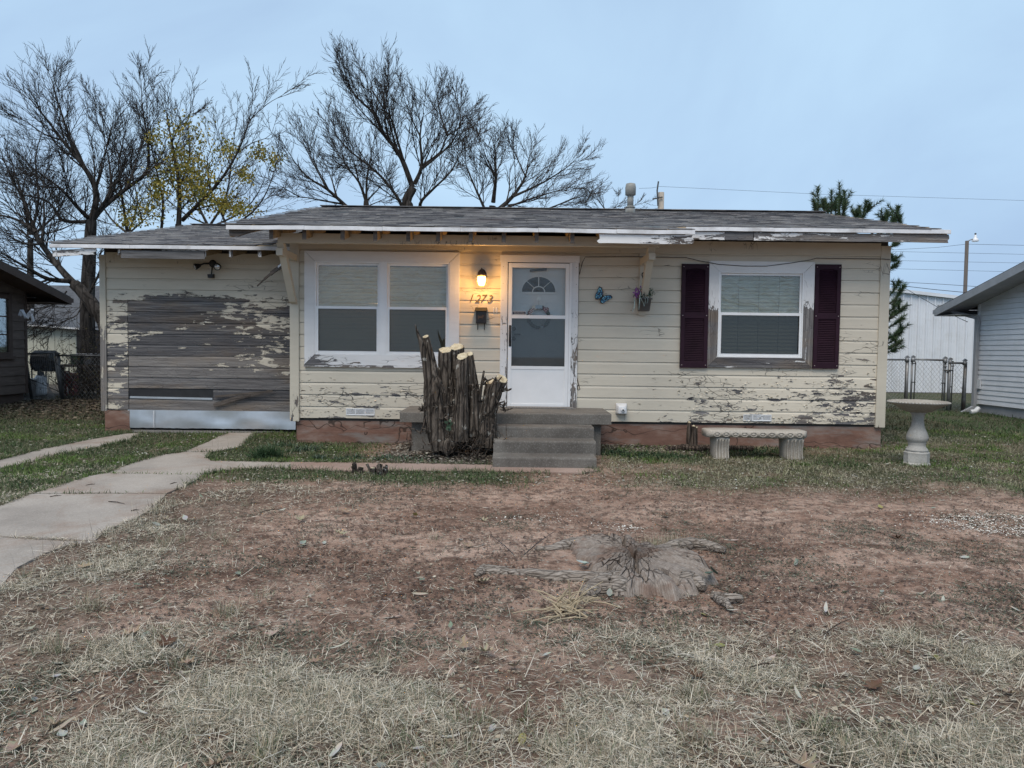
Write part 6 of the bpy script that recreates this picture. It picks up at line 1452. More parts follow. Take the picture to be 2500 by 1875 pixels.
# white metal building with ribbed panels
YB = 23.5; mz0 = base_z(YB) + .02; bxa, bxb = PX(2100, YB), PX(2560, YB)
bld = thing('metal_building', 'long white ribbed metal building behind the chain link gate', 'building', ((bxa + bxb) / 2, YB, mz0))
ztl = P(2210, 715, YB).z; ztr = P(2380, 735, YB).z; sl_ = (ztr - ztl) / (P(2380, 735, YB).x - P(2210, 715, YB).x); zt0 = ztl - sl_ * (PX(2210, YB) - bxa)
mb = MB(); mb.hexa([(bxa, YB + .05, mz0 - .3), (bxb, YB + .05, mz0 - .3), (bxb, YB + 9, mz0 - .3), (bxa, YB + 9, mz0 - .3)], [(bxa, YB + .05, zt0), (bxb, YB + .05, zt0 + sl_ * (bxb - bxa)), (bxb, YB + 9, zt0 + sl_ * (bxb - bxa)), (bxa, YB + 9, zt0)]); mb.build('wall_core', 'metal_panel', bld)
x = bxa; pwid = 1.0 * (PX(2230, YB) - PX(2210.5, YB)) 
while x < bxb:
    zt1 = zt0 + sl_ * (x - bxa); m_ = MB(); g = pwid
    prof = [(0, 0), (.012, -.035), (.05, -.035), (.062, 0), (g * .33, 0), (g * .36, -.01), (g * .39, 0), (g * .66, 0), (g * .69, -.01), (g * .72, 0), (g - .002, 0)]
    for a, b in prof: m_.v += [(x + a, YB + b, mz0), (x + a, YB + b, zt1 + sl_ * a)]
    for i in range(len(prof) - 1): m_.f.append((i * 2, i * 2 + 2, i * 2 + 3, i * 2 + 1))
    for a, b in prof: m_.v += [(x + a, YB + .045, mz0), (x + a, YB + .045, zt1 + sl_ * a)]
    n = len(prof) * 2; m_.f += [(0, 1, n + 1, n), (n - 2, n - 1, 2 * n - 1, 2 * n - 2)]
    m_.build('wall_panel', 'metal_panel', bld); x += g
mb = MB(); mb.beam((bxa - .1, YB - .05, zt0 + .04), (bxb, YB - .05, zt0 + .04 + sl_ * (bxb - bxa)), .14, .10); mb.build('eave_trim', 'metal_panel', bld)
mb = MB(); mb.box(bxa, bxb, YB - .03, YB + .04, mz0 - .3, mz0 - .001); mb.build('base_sill', 'concrete_apron', bld)
# left side: leaning gate, fence, clutter, shed
Lc = lambda x, y, Y: P(x / 5.923, 780 + y / 5.923, Y)
YL = 16.0; lz = base_z(YL)
lg = thing('leaning_gate', 'rusty chain link gate leaning beside the brown house', 'gate', tuple(Lc(620, 1180, YL)))
pts_ = [Lc(345, 500, YL), Lc(455, 1150, YL), Lc(890, 1175, YL), Lc(775, 480, YL)]
for i in range(4): pipe(lg, pts_[i], pts_[(i + 1) % 4], .022, 'galv_dark', 'frame_tube')
pipe(lg, Lc(380, 520, YL - .02), Lc(475, 1160, YL - .02), .012, 'galv_dark', 'tension_bar')
m_ = MB(); 
for i in range(1, 15):
    for sg in (0, 1):
        t = i / 15
        if sg: A_ = pts_[3].lerp(pts_[0], t); B_ = pts_[1].lerp(pts_[2], max(0, .9 - t) if t < .9 else 0)
        else: A_ = pts_[3].lerp(pts_[0], t); B_ = pts_[1].lerp(pts_[2], min(1, 1.1 - t * .2 - (1 - t) * .6))
        m_.tube([A_, B_], .0022, 3, cap=False)
o = m_.build('wire_mesh', 'fence_wire', lg, fixn=False); o['kind'] = 'stuff'
lf = thing('chain_fence', 'chain link fence with a leaning post between brown and cream houses', 'fence', tuple(Lc(1100, 1170, YL)))
pipe(lf, Lc(905, 1175, YL + .05), Lc(815, 500, YL + .05), .045, 'galv_dark'); pipe(lf, Lc(800, 520, YL + .05), Lc(1520, 525, YL + .05), .02, 'galv_dark', 'top_rail'); pipe(lf, Lc(1000, 1140, YL), Lc(970, 980, YL), .015, 'galv_dark', 'tension_bar')
m_ = MB(); m_.prism([(Lc(745, 455, YL).x, Lc(745, 455, YL).z), (Lc(800, 520, YL).x, Lc(800, 520, YL).z), (Lc(865, 495, YL).x, Lc(865, 495, YL).z), (Lc(800, 465, YL).x, Lc(800, 465, YL).z)], 'xz', YL, YL + .05); m_.build('post_cap', 'galv_dark', lf)
a_, b_ = Lc(860, 1150, YL + .05), Lc(1520, 1150, YL + .05); link_mesh('wire_mesh', lf, (a_.x, YL + .05, 0), (b_.x, YL + .05, 0), lz + .02, Lc(1000, 530, YL).z)
# shed
YSd = 22.5; sz = base_z(YSd); sd_ = thing('garden_shed', 'low cream panelled shed with a white roof edge beyond the leaning gate', 'shed', (PX(120, YSd), YSd, sz))
xa, xb = PX(30, YSd), PX(186.5, YSd); zA, zB = Lc(330, 85, YSd).z, Lc(1105, 150, YSd).z; sl2 = (zB - zA) / (PX(186.5, YSd) - PX(56, YSd)); zs0 = zA - sl2 * (PX(56, YSd) - xa)
mb = MB(); mb.hexa([(xa, YSd + .03, sz - .2), (xb, YSd + .03, sz - .2), (xb, YSd + 3, sz - .2), (xa, YSd + 3, sz - .2)], [(xa, YSd + .03, zs0), (xb, YSd + .03, zs0 + sl2 * (xb - xa)), (xb, YSd + 3, zs0 + sl2 * (xb - xa)), (xa, YSd + 3, zs0)]); mb.build('wall_core', 'brown_trim', sd_)
n = 9
for i in range(n):
    x0, x1 = xa + (xb - xa) * i / n + .007, xa + (xb - xa) * (i + 1) / n - .007; m_ = MB(); m_.hexa([(x0, YSd, sz), (x1, YSd, sz), (x1, YSd + .028, sz), (x0, YSd + .028, sz)], [(x0, YSd, zs0 + sl2 * (x0 - xa)), (x1, YSd, zs0 + sl2 * (x1 - xa)), (x1, YSd + .028, zs0 + sl2 * (x1 - xa)), (x0, YSd + .028, zs0 + sl2 * (x0 - xa))]); m_.build('wall_panel', 'shed_panel', sd_)
mb = MB(); mb.hexa([(xa - .2, YSd - .25, zs0 + .01), (xb + .25, YSd - .25, zs0 + .01 + sl2 * (xb - xa)), (xb + .25, YSd + 3.2, zs0 + .3 + sl2 * (xb - xa)), (xa - .2, YSd + 3.2, zs0 + .3)], [(xa - .2, YSd - .25, zs0 + .05), (xb + .25, YSd - .25, zs0 + .05 + sl2 * (xb - xa)), (xb + .25, YSd + 3.2, zs0 + .34 + sl2 * (xb - xa)), (xa - .2, YSd + 3.2, zs0 + .34)]); mb.build('roof', 'old_roof', sd_)
mb = MB(); mb.beam((xa - .2, YSd - .262, zs0 + .03), (xb + .25, YSd - .262, zs0 + .03 + sl2 * (xb - xa)), .02, .05); mb.build('roof_edge', 'white_plastic', sd_)
# far house behind the shed
YH = 30.0; fh = thing('rear_house', 'dark roofed house mostly hidden behind the branches and shed', 'house', (PX(120, YH), YH, base_z(YH)))
xa, xb = PX(-160, YH), PX(262, YH); ze = Lc(1300, 190, YH).z; zr_ = P(150, 700, YH + 4).z
mb = MB(); mb.box(xa, xb, YH, YH + 8, 0, ze); mb.build('wall', 'brown_siding', fh)
m_ = MB(); m_.hexa([(xa - .4, YH - .5, ze - .05), (xb + .4, YH - .5, ze - .05), (xb + .4, YH + 4, zr_), (xa - .4, YH + 4, zr_)], [(xa - .4, YH - .5, ze + .02), (xb + .4, YH - .5, ze + .02), (xb + .4, YH + 4, zr_ + .06), (xa - .4, YH + 4, zr_ + .06)]); m_.build('roof', 'old_roof', fh)
m_ = MB(); m_.beam((xa - .4, YH - .52, ze - .02), (xb + .4, YH - .52, ze - .02), .03, .10); m_.build('eave_board', 'white_plastic', fh)
m_ = MB(); w_ = rect(212, 218, 842, 858, YH); m_.box(w_[0], w_[1], YH - .03, YH - .005, w_[2], w_[3]); m_.build('window', 'curtain_green', fh)
# clutter
YK = 17.4; kz = base_z(YK)
gp = Lc(600, 960, YK); gr = thing('barbecue_grill', 'black barbecue grill standing behind the leaning gate', 'grill', (gp.x, YK, kz))
mb = MB(); mb.hexa([Lc(440, 700, YK), Lc(670, 690, YK), Lc(670, 690, YK + .5), Lc(440, 700, YK + .5)], [Lc(430, 610, YK), Lc(690, 605, YK), Lc(690, 605, YK + .5), Lc(430, 610, YK + .5)]); mb.build('firebox', 'black_metal', gr)
mb = MB(); a, b, c_ = Lc(430, 600, YK), Lc(690, 600, YK), Lc(560, 525, YK); mb.tube([(a.x, YK + .25, a.z), (b.x, YK + .25, a.z)], .26, 14); mb.build('lid', 'black_metal', gr)
for x in (460, 555, 665):
    for dy in (.05, .45): pipe(gr, Lc(x, 690, YK + dy), (Lc(x, 900, YK + dy).x, YK + dy, kz), .018, 'black_metal', 'leg')
mb = MB(); mb.box(Lc(680, 600, YK).x, Lc(745, 600, YK).x, YK + .05, YK + .45, Lc(700, 612, YK).z, Lc(700, 600, YK).z); mb.build('side_shelf', 'black_metal', gr)
c0 = Lc(590, 890, YK - .2); r0 = .5 * (Lc(665, 900, YK - .2).x - Lc(508, 900, YK - .2).x)
tk = thing('propane_tank', 'white propane tank below the black grill', 'tank', (c0.x, YK - .2, kz)); mb = MB(); zk0 = Lc(590, 800, YK - .2).z
mb.lathe([(r0 * .7, kz), (r0 * .98, kz + .04), (r0, kz + .08), (r0, zk0 - .08), (r0 * .8, zk0 - .02), (r0 * .3, zk0)], (c0.x, YK - .2, 0), 18); mb.build('body', 'white_plastic', tk, smooth=True)
mb = MB(); mb.lathe([(r0 * .55, zk0 - .02), (r0 * .55, zk0 + .07), (r0 * .5, zk0 + .07), (r0 * .5, zk0 - .02)], (c0.x, YK - .2, 0), 18); mb.build('collar', 'galv_dark', tk)
c0 = Lc(415, 940, YK - .5); bk = MB(); bk.lathe([(.135, kz), (.155, Lc(415, 870, YK - .5).z), (.168, Lc(415, 868, YK - .5).z), (.168, Lc(415, 855, YK - .5).z), (.15, Lc(415, 856, YK - .5).z), (.13, kz + .05)], (c0.x, YK - .5, 0), 18); solo(bk, 'bucket', 'white_plastic', 'white plastic bucket on the ground beside the propane tank', 'bucket', smooth=True)
rc = Lc(990, 880, YK - .3); rd = thing('gas_can', 'faded red plastic can behind the chain link fence', 'can', (rc.x, YK - .3, kz))
mb = MB(); mb.box(Lc(920, 900, YK - .3).x, Lc(1055, 900, YK - .3).x, YK - .3, YK - .05, kz, Lc(990, 775, YK - .3).z); mb.build('body', 'red_plastic', rd, bevel=.05, smooth=True)
mb = MB(); mb.tube([Lc(940, 780, YK - .2), Lc(950, 755, YK - .2), Lc(1000, 755, YK - .2), Lc(1010, 780, YK - .2)], .02, 8); mb.build('handle', 'red_plastic', rd, smooth=True)
tb = thing('work_table', 'dark cluttered wooden table behind the fence by the garage', 'table', tuple(Lc(1250, 980, YK + .4)))
ta, tb_ = Lc(860, 660, YK + .4), Lc(1500, 660, YK + .4); mb = MB(); mb.box(ta.x, tb_.x, YK + .3, YK + 1.0, ta.z - .04, ta.z + .02); mb.build('top', 'dark_wood', tb)
for x in (900, 1160, 1440):
    for dy in (.36, .94): q = Lc(x, 700, YK + dy); mb = MB(); mb.box(q.x - .04, q.x + .04, YK + dy - .04, YK + dy + .04, kz - .02, ta.z - .041); mb.build('leg', 'dark_wood', tb)
tr = MB(); a, b = Lc(1030, 640, YK + .5), Lc(1140, 500, YK + .5); tr.box(a.x, b.x, YK + .45, YK + .75, ta.z + .021, b.z); solo(tr, 'planter_box', 'leaf_green', 'dark green box on the cluttered table behind the fence', 'box', bevel=.02)
tr = MB(); a, b = Lc(1150, 640, YK + .5), Lc(1340, 500, YK + .5); zc = b.z; tr.lathe([(.1, ta.z + .021), (.12, zc - .03), (.26, zc - .01), (.27, zc + .01), (.12, zc)], ((a.x + b.x) / 2, YK + .6, 0), 18); solo(tr, 'basin', 'bag_white', 'pale wide basin standing on the cluttered table', 'basin', smooth=True)
# plastic bag caught in the twigs
bgm = MB(); kp = [(160, 700), (175, 655), (195, 690), (215, 720), (240, 680), (262, 650), (255, 690), (270, 745)]
for i in range(len(kp) - 1):
    a, b = [P(x / 3.317, 560 + y / 3.317, 15.2 + .05 * (j % 2)) for j, (x, y) in enumerate(kp[i:i + 2])]; bgm.beam(a, b, .03 + .02 * (i % 2), .055)
solo(bgm, 'plastic_bag', 'bag_white', 'torn white plastic bag caught on twigs beside the brown house', 'bag')
# poles and wires
up = P(1614, 470, 34); pl = thing('utility_pole', 'pale wooden utility pole rising behind the roof beside the flue', 'utility pole', (up.x, 34, 0))
mb = MB(); mb.tube([(up.x, 34, -.2), (up.x, 34, up.z)], [.16, .14], 12); mb.build('post', 'pole_wood', pl, smooth=True)
mb = MB(); q = P(1607, 470, 33.8); mb.tube([(q.x, 33.8, q.z - .6), (q.x - .05, 33.8, q.z + .1), (q.x, 33.8, q.z + .5)], .035, 8); mb.tube([(q.x - .25, 33.8, q.z - .3), (q.x + .2, 33.8, q.z - .2)], .03, 8); mb.build('insulator_bracket', 'galv_dark', pl)
lpz = P(2361, 588, 27); st_l = thing('street_light', 'dark wooden pole with a barn style lamp beyond the white house', 'street light', (lpz.x, 27, 0))
mb = MB(); mb.tube([(lpz.x, 27, -.2), (lpz.x, 27, lpz.z)], [.075, .062], 12); mb.build('post', 'pole_dark', st_l, smooth=True)
a = P(2361, 594, 27); e = P(2381, 583, 27); mb = MB(); mb.tube([a, P(2366, 587, 27), P(2373, 584, 27), e], .018, 8); mb.build('arm', 'galv', st_l)
mb = MB(); mb.lathe([(.10, -.10), (.12, -.07), (.085, .0), (.05, .04), (.05, .09), (.03, .14)], (e.x, 27, e.z), 16); mb.build('lamp_hood', 'white_plastic', st_l, smooth=True)
mb = MB(); mb.lathe([(.025, .14), (.035, .2), (.01, .21)], (e.x, 27, e.z), 10); mb.build('photocell', 'galv_dark', st_l)
WL = [('thin overhead wire from the wooden utility pole to the right', [(1607, 455, 34), (2000, 474, 36), (2640, 494, 38)]),
      ('second short wire left of the utility pole', [(1560, 460, 33), (1590, 459, 33.5), (1607, 456, 34)]),
      ('slack overhead wire reaching the street light pole', [(2180, 610, 30), (2290, 604, 29), (2359, 596, 27), (2640, 602, 28)]),
      ('overhead wire below the street lamp head', [(2180, 614, 34), (2640, 624, 34)]), ('overhead wire crossing behind the street light pole', [(2180, 636, 34), (2640, 645, 34)]), ('lower overhead wire behind the street light pole', [(2180, 656, 34), (2640, 668, 34)]),
      ('heavy sagging cable above the metal building', [(2170, 687, 26), (2300, 694, 26), (2420, 702, 26), (2640, 690, 27)]), ('pair of low cables meeting the white house gutter', [(2170, 694, 22), (2282, 707, 20), (2420, 720, 19.5)]), ('cable drooping across the white metal building', [(2210, 704, 22.5), (2258, 732, 21), (2310, 762, 19), (2362, 786, 16.5)])]
for lb, pts in WL:
    m_ = MB(); m_.tube([P(*p) for p in pts], .0065 if pts[0][2] > 28 else .008, 5); solo(m_, 'power_line', 'wire_black', lb, 'wire')

# ================================================================== TREES
class Tree:
    def __init__(s, seed): s.r = random.Random(seed); s.m = MB(); s.t = MB(); s.tips = []
    def limb(s, pts, r0, r1, n=7):
        k = len(pts); s.m.tube(pts, [r0 + (r1 - r0) * i / (k - 1) for i in range(k)], n, jit=.06)
    def shoot(s, p, d, L, r_, lev, up):
        R_ = s.r; n = 5 if lev < 2 else 4; q = [p.copy()]; v = d.normalized()
        for i in range(n - 1):
            v = (v + Vector((R_.gauss(0, .10), R_.gauss(0, .10), R_.gauss(0, .08) + up))).normalized(); q.append(q[-1] + v * L / (n - 1))
        (s.m if r_ > .02 else s.t).tube(q, [r_ * (1 - .62 * i / (n - 1)) for i in range(n)], 5 if r_ > .02 else 3, cap=False)
        s.tips.append((q[-1], q[-2]))
        if lev >= 3: return
        cnt = s.dens[lev] + (s.r.random() < .5)
        for i in range(cnt):
            t = (i + R_.random() * .8 + .35) / cnt; t = min(t, .98); seg = t * (n - 1); a = int(seg); pt = q[a].lerp(q[a + 1], seg - a); dd = (q[a + 1] - q[a]).normalized()
            side = Vector((R_.gauss(0, 1), R_.gauss(0, 1), R_.gauss(0, .5))); side = (side - dd * side.dot(dd)).normalized()
            s.shoot(pt, dd * .75 + side * R_.uniform(.3, .6), L * R_.uniform(.35, .62) * (1.1 - .45 * t), max(r_ * .5, .0058), lev + 1, up)
    def dress(s, pts, r0, r1, cnt, L, up):
        R_ = s.r; k = len(pts)
        for i in range(cnt):
            t = .12 + .88 * (i + R_.random()) / cnt; seg = min(t * (k - 1), k - 1.001); a = int(seg); pt = pts[a].lerp(pts[a + 1], seg - a); dd = (pts[a + 1] - pts[a]).normalized()
            side = Vector((R_.gauss(0, 1), R_.gauss(0, 1), R_.gauss(0, .6))); side = (side - dd * side.dot(dd)).normalized(); rr = r0 + (r1 - r0) * t
            s.shoot(pt, dd * .85 + side * R_.uniform(.35, .7), L * R_.uniform(.6, 1.3) * (1.2 - .5 * t), min(.024, max(rr * .40, .008)), 1, up)
        dd = (pts[-1] - pts[-2]).normalized(); s.shoot(pts[-1], dd, L * .5, max(r1, .008), 1, up)
def smooth_path(pts, k=3):
    out = []; n = len(pts)
    for i in range(n - 1):
        p0, p1, p2, p3 = pts[max(i - 1, 0)], pts[i], pts[i + 1], pts[min(i + 2, n - 1)]
        for j in range(k):
            t = j / k; out.append(.5 * ((2 * p1) + (p2 - p0) * t + (2 * p0 - 5 * p1 + 4 * p2 - p3) * t * t + (3 * p1 - p0 - 3 * p2 + p3) * t ** 3))
    return out + [pts[-1]]
def tree(name, label, ox, oy, sc, Y, limbs, seed, dens=(0, 8, 5), L=.95, up=.07, cnt=9, trunk_px=None, leaves=None, spread=2.0):
    T_ = Tree(seed); T_.dens = dens; b = P(ox + trunk_px[0][0] / sc, oy + trunk_px[0][1] / sc, Y); th = thing(name, label, 'tree', (b.x, Y, base_z(Y)), 'bare winter trees behind the house')
    tr_ = MB(); tp = [Vector((b.x, Y, base_z(Y) - .2))] + [P(ox + x / sc, oy + y / sc, Y) for x, y in trunk_px]; tp = smooth_path(tp, 3); k = len(tp); r0 = limbs[0][1]
    tr_.tube(tp, [r0 * 1.5 - (r0 * .55) * i / (k - 1) for i in range(k)], 12, jit=.08); tr_.build('trunk', 'tree_bark', th)
    for pts, ra, rb in limbs:
        n = len(pts); dy = T_.r.uniform(-spread, spread); p3 = smooth_path([P(ox + x / sc, oy + y / sc, Y + dy * (i / (n - 1)) ** 1.0) for i, (x, y) in enumerate(pts)], 3)
        ra, rb = ra * .68, rb * .6; p3 = p3[:max(4, int(len(p3) * .83))]; T_.limb(p3, ra, rb); Ln = sum((p3[i + 1] - p3[i]).length for i in range(len(p3) - 1)); T_.dress(p3, ra, rb, max(3, int(cnt * Ln / 3.2)), L, up)
    T_.m.build('crown', 'tree_bark', th, fixn=False); T_.t.build('twigs', 'tree_bark', th, fixn=False)
    return th, T_
A0 = (0, 60, 2.765); C0 = (650, 60, 2.212)
tA, TA = tree('bare_tree', 'large bare many-trunked tree leaning over the brown house', *A0, 19.5, [
    ([(620, 1330), (650, 1130), (560, 950), (420, 780), (300, 620), (130, 420), (-60, 250)], .13, .02), ([(560, 950), (470, 760), (390, 520), (330, 330), (190, 110)], .07, .012),
    ([(620, 1330), (700, 1230), (850, 1110), (990, 990), (1000, 800), (960, 560), (950, 330), (915, 190)], .11, .012), ([(850, 1110), (900, 990), (940, 850), (1040, 640), (1060, 480)], .05, .01),
    ([(600, 1310), (520, 1230), (400, 1100), (200, 950), (0, 740)], .09, .02), ([(590, 1330), (420, 1320), (330, 1200), (150, 1150), (-60, 1130)], .08, .03), ([(640, 1290), (740, 1130), (740, 950), (700, 700), (725, 380)], .07, .01),
    ([(740, 1100), (820, 1000), (760, 760), (620, 500), (560, 360)], .04, .008), ([(420, 780), (300, 740), (150, 640), (20, 600)], .04, .01), ([(400, 1100), (260, 1090), (100, 1010), (-50, 960)], .04, .012)], 3, cnt=14, L=1.3, trunk_px=[(590, 1900), (600, 1640), (612, 1400), (618, 1320)], up=.085)
tA2, TA2 = tree('bare_tree', 'dark low tree trunk leaning left over the brown house roof', *A0, 18.6, [
    ([(520, 1770), (400, 1640), (280, 1480), (240, 1400), (150, 1150), (60, 900), (-60, 740)], .14, .03), ([(280, 1480), (300, 1300), (290, 1100), (330, 860)], .06, .012), ([(240, 1400), (140, 1330), (20, 1290), (-120, 1280)], .07, .03),
    ([(480, 1730), (330, 1720), (180, 1640), (40, 1560), (-100, 1500)], .10, .03), ([(600, 1820), (680, 1650), (670, 1560), (720, 1470)], .05, .02), ([(330, 1720), (220, 1760), (120, 1820), (0, 1850)], .04, .01), ([(450, 1800), (380, 1880), (260, 1930), (150, 2020), (60, 2010)], .03, .008), ([(560, 1850), (520, 1960), (400, 2020), (330, 2100)], .03, .008), ([(280, 1480), (160, 1480), (40, 1420), (-60, 1430)], .05, .015)], 5, cnt=17, trunk_px=[(730, 2080), (650, 1930), (560, 1810), (500, 1750)], up=.02, L=1.3)
tB, TB = tree('autumn_tree', 'tree holding a patch of yellow-green leaves behind the garage roof', *A0, 20.5, [
    ([(1205, 1380), (1210, 1100), (1160, 800), (1120, 560), (1130, 380)], .11, .012), ([(1230, 1320), (1350, 1200), (1480, 1060), (1600, 870), (1680, 650), (1700, 480), (1650, 320)], .09, .010), ([(1090, 1380), (1100, 1200), (1060, 1000), (1000, 700), (980, 420), (940, 230)], .06, .008),
    ([(1540, 1380), (1480, 1240), (1420, 1100), (1400, 900), (1480, 700), (1420, 430)], .05, .008), ([(1550, 1370), (1700, 1270), (1800, 1130), (1870, 900), (1840, 700)], .05, .008), ([(1600, 870), (1700, 800), (1830, 740), (1870, 560)], .03, .007), ([(1210, 1100), (1280, 900), (1270, 650), (1330, 450)], .05, .008), ([(1680, 650), (1800, 540), (1900, 480), (2010, 410)], .02, .006), ([(1160, 800), (1240, 640), (1420, 560)], .03, .006), ([(960, 1330), (930, 1220), (850, 1130)], .04, .01)], 9, cnt=9, L=1.15, dens=(0, 6, 4), trunk_px=[(1215, 1700), (1205, 1500), (1210, 1350)], up=.06)
lv = MB(); R_ = random.Random(4)
cl = [(1240, 960, 200, 210, 1100), (1060, 1110, 55, 90, 260), (1350, 1110, 130, 120, 560), (1500, 1200, 120, 70, 320), (1540, 840, 70, 60, 130), (1650, 1010, 60, 60, 160), (1620, 1240, 110, 50, 220), (950, 1260, 150, 90, 260), (1750, 860, 80, 60, 110), (1230, 700, 190, 100, 170), (1040, 760, 60, 60, 110), (860, 1330, 60, 50, 100), (1860, 900, 50, 60, 60)]
for (x, y, rx, ry, n) in cl:
    for _ in range(int(n * 1.5)):
        xx, yy = R_.gauss(x, rx * .55), R_.gauss(y, ry * .55)
        if yy > 1370: continue
        p = P(xx / 2.765, 60 + yy / 2.765, 20.5 + R_.gauss(0, .8)); d = Vector((R_.gauss(0, .6), R_.gauss(0, .6), -abs(R_.gauss(.6, .4)))).normalized() * R_.uniform(.06, .11); e = d.cross(Vector((R_.random() - .5, R_.random() - .5, R_.random() - .2))).normalized() * R_.uniform(.022, .036)
        lv.cur = R_.choice([(.26, .21, .035), (.33, .26, .05), (.20, .19, .04), (.14, .15, .035), (.38, .30, .07)]); lv.add([p, p + d * .5 + e, p + d, p + d * .5 - e], [(0, 1, 2, 3)])
o = lv.build('leaves', 'tree_leaf', tB, fixn=False); o['kind'] = 'stuff'
tree('bare_tree', 'tall bare spreading tree behind the middle of the roof', *C0, 21.0, [
    ([(790, 880), (720, 700), (640, 600), (580, 480), (480, 380), (400, 230), (350, 150)], .12, .012), ([(770, 830), (690, 560), (650, 400), (690, 200)], .06, .01), ([(800, 860), (840, 760), (830, 600), (850, 440), (800, 300)], .10, .01), ([(845, 760), (940, 690), (980, 600), (1090, 530), (1200, 400)], .07, .01), ([(980, 600), (925, 420), (955, 230)], .05, .008), ([(830, 990), (840, 950), (910, 880), (1000, 790), (1070, 660), (1150, 580)], .08, .012),
    ([(740, 1000), (700, 920), (600, 800), (450, 680), (350, 560), (265, 400)], .08, .012), ([(600, 800), (500, 760), (420, 740), (330, 640)], .03, .008), ([(720, 700), (600, 560), (480, 430), (380, 290)], .05, .008), ([(840, 780), (1000, 640), (1050, 500), (1040, 330)], .05, .008), ([(680, 520), (560, 340), (520, 220)], .03, .007), ([(830, 600), (760, 450), (720, 260)], .04, .008)], 21, cnt=15, L=1.3, trunk_px=[(770, 1300), (770, 1010), (758, 950), (795, 880)], up=.085)
tree('bare_tree', 'wide bare tree fanning to the right beside the roof flue', *C0, 21.5, [
    ([(1225, 960), (1240, 820), (1240, 680), (1300, 560)], .10, .012), ([(1240, 1010), (1330, 930), (1400, 820), (1430, 690), (1540, 560)], .11, .012), ([(1330, 930), (1500, 850), (1650, 750), (1690, 680)], .06, .01), ([(1250, 1010), (1400, 950), (1600, 890), (1780, 850)], .06, .01), ([(1190, 1020), (1150, 930), (1090, 790), (1075, 720), (1100, 640)], .07, .01), ([(1460, 1020), (1560, 980), (1700, 930), (1830, 930)], .05, .01), ([(1240, 820), (1180, 700), (1160, 600)], .05, .01), ([(1400, 820), (1340, 680), (1330, 560)], .04, .008), ([(1150, 930), (1170, 850), (1160, 720)], .03, .008)], 33, cnt=16, L=1.15, trunk_px=[(1215, 1300), (1215, 1080), (1222, 980)], up=.085)
tree('bare_tree', 'small bare tree just left of the tall middle tree', *C0, 24.0, [
    ([(540, 960), (500, 850), (430, 760), (390, 640), (330, 540)], .08, .01), ([(540, 960), (545, 820), (570, 690), (590, 560)], .07, .01), ([(545, 950), (620, 870), (690, 760)], .05, .01), ([(500, 850), (470, 720), (420, 560)], .04, .008), ([(550, 980), (640, 940), (720, 890)], .03, .008)], 41, cnt=12, L=1.2, trunk_px=[(540, 1300), (540, 1010), (540, 950)], up=.08)
tree('bare_tree', 'low bare tree with limbs sweeping left behind the roof peak', *C0, 22.5, [
    ([(440, 990), (330, 890), (220, 820), (120, 690), (70, 560)], .09, .01), ([(330, 890), (260, 760), (190, 620), (150, 520)], .05, .008), ([(420, 970), (300, 950), (180, 930), (60, 940)], .05, .01), ([(380, 930), (340, 800), (260, 640)], .05, .008), ([(180, 930), (90, 880), (10, 830)], .03, .008)], 47, cnt=12, L=1.2, trunk_px=[(470, 1300), (460, 1050), (435, 985)], up=.07)
tree('bare_tree', 'faint thin twigged tree showing right of the roof flue', *C0, 27.0, [([(1840, 1010), (1780, 930), (1760, 880)], .04, .008), ([(1850, 1020), (1900, 960), (1890, 880)], .03, .008), ([(1860, 1020), (1960, 990), (2060, 930)], .03, .008), ([(1830, 1020), (1730, 980), (1700, 960)], .03, .008)], 52, cnt=10, L=.9, trunk_px=[(1845, 1300), (1845, 1030)], up=.08)
tree('bare_tree', 'distant bare tree filling the gap behind the yellow leaved tree', *A0, 27.0, [([(1400, 1350), (1330, 1200), (1260, 1000), (1240, 760), (1290, 520)], .08, .01), ([(1420, 1350), (1520, 1180), (1560, 960), (1600, 620), (1660, 430)], .07, .01), ([(1440, 1360), (1650, 1250), (1780, 1060), (1820, 820)], .06, .01), ([(1400, 1350), (1250, 1280), (1100, 1150), (1000, 1000)], .05, .01), ([(1560, 960), (1480, 760), (1470, 560)], .04, .008)], 58, cnt=10, L=1.4, dens=(0, 5, 4), trunk_px=[(1410, 1700), (1410, 1400)], up=.08)
tree('bare_tree', 'distant bare tree behind the big leaning tree on the left', *A0, 26.0, [([(200, 1420), (160, 1200), (60, 1000), (-40, 700), (-60, 460)], .09, .01), ([(210, 1420), (260, 1180), (240, 900), (300, 640), (270, 420)], .08, .01), ([(220, 1420), (400, 1250), (480, 1000), (520, 700)], .07, .01), ([(190, 1430), (60, 1330), (-80, 1240)], .06, .01), ([(230, 1430), (420, 1380), (560, 1300), (680, 1180)], .05, .01)], 63, cnt=13, L=1.5, dens=(0, 6, 4), trunk_px=[(205, 1750), (205, 1450)], up=.08)
tree('bare_tree', 'bare tree between the leaning tree and the yellow leaved tree', *A0, 24.0, [([(860, 1400), (830, 1200), (800, 950), (850, 700), (830, 520)], .08, .01), ([(870, 1400), (930, 1200), (900, 1000), (1010, 800)], .06, .01), ([(850, 1400), (740, 1300), (640, 1120), (600, 900)], .06, .01), ([(880, 1400), (1000, 1290), (1100, 1180)], .05, .01)], 67, cnt=13, L=1.3, dens=(0, 6, 4), trunk_px=[(865, 1750), (865, 1430)], up=.08)
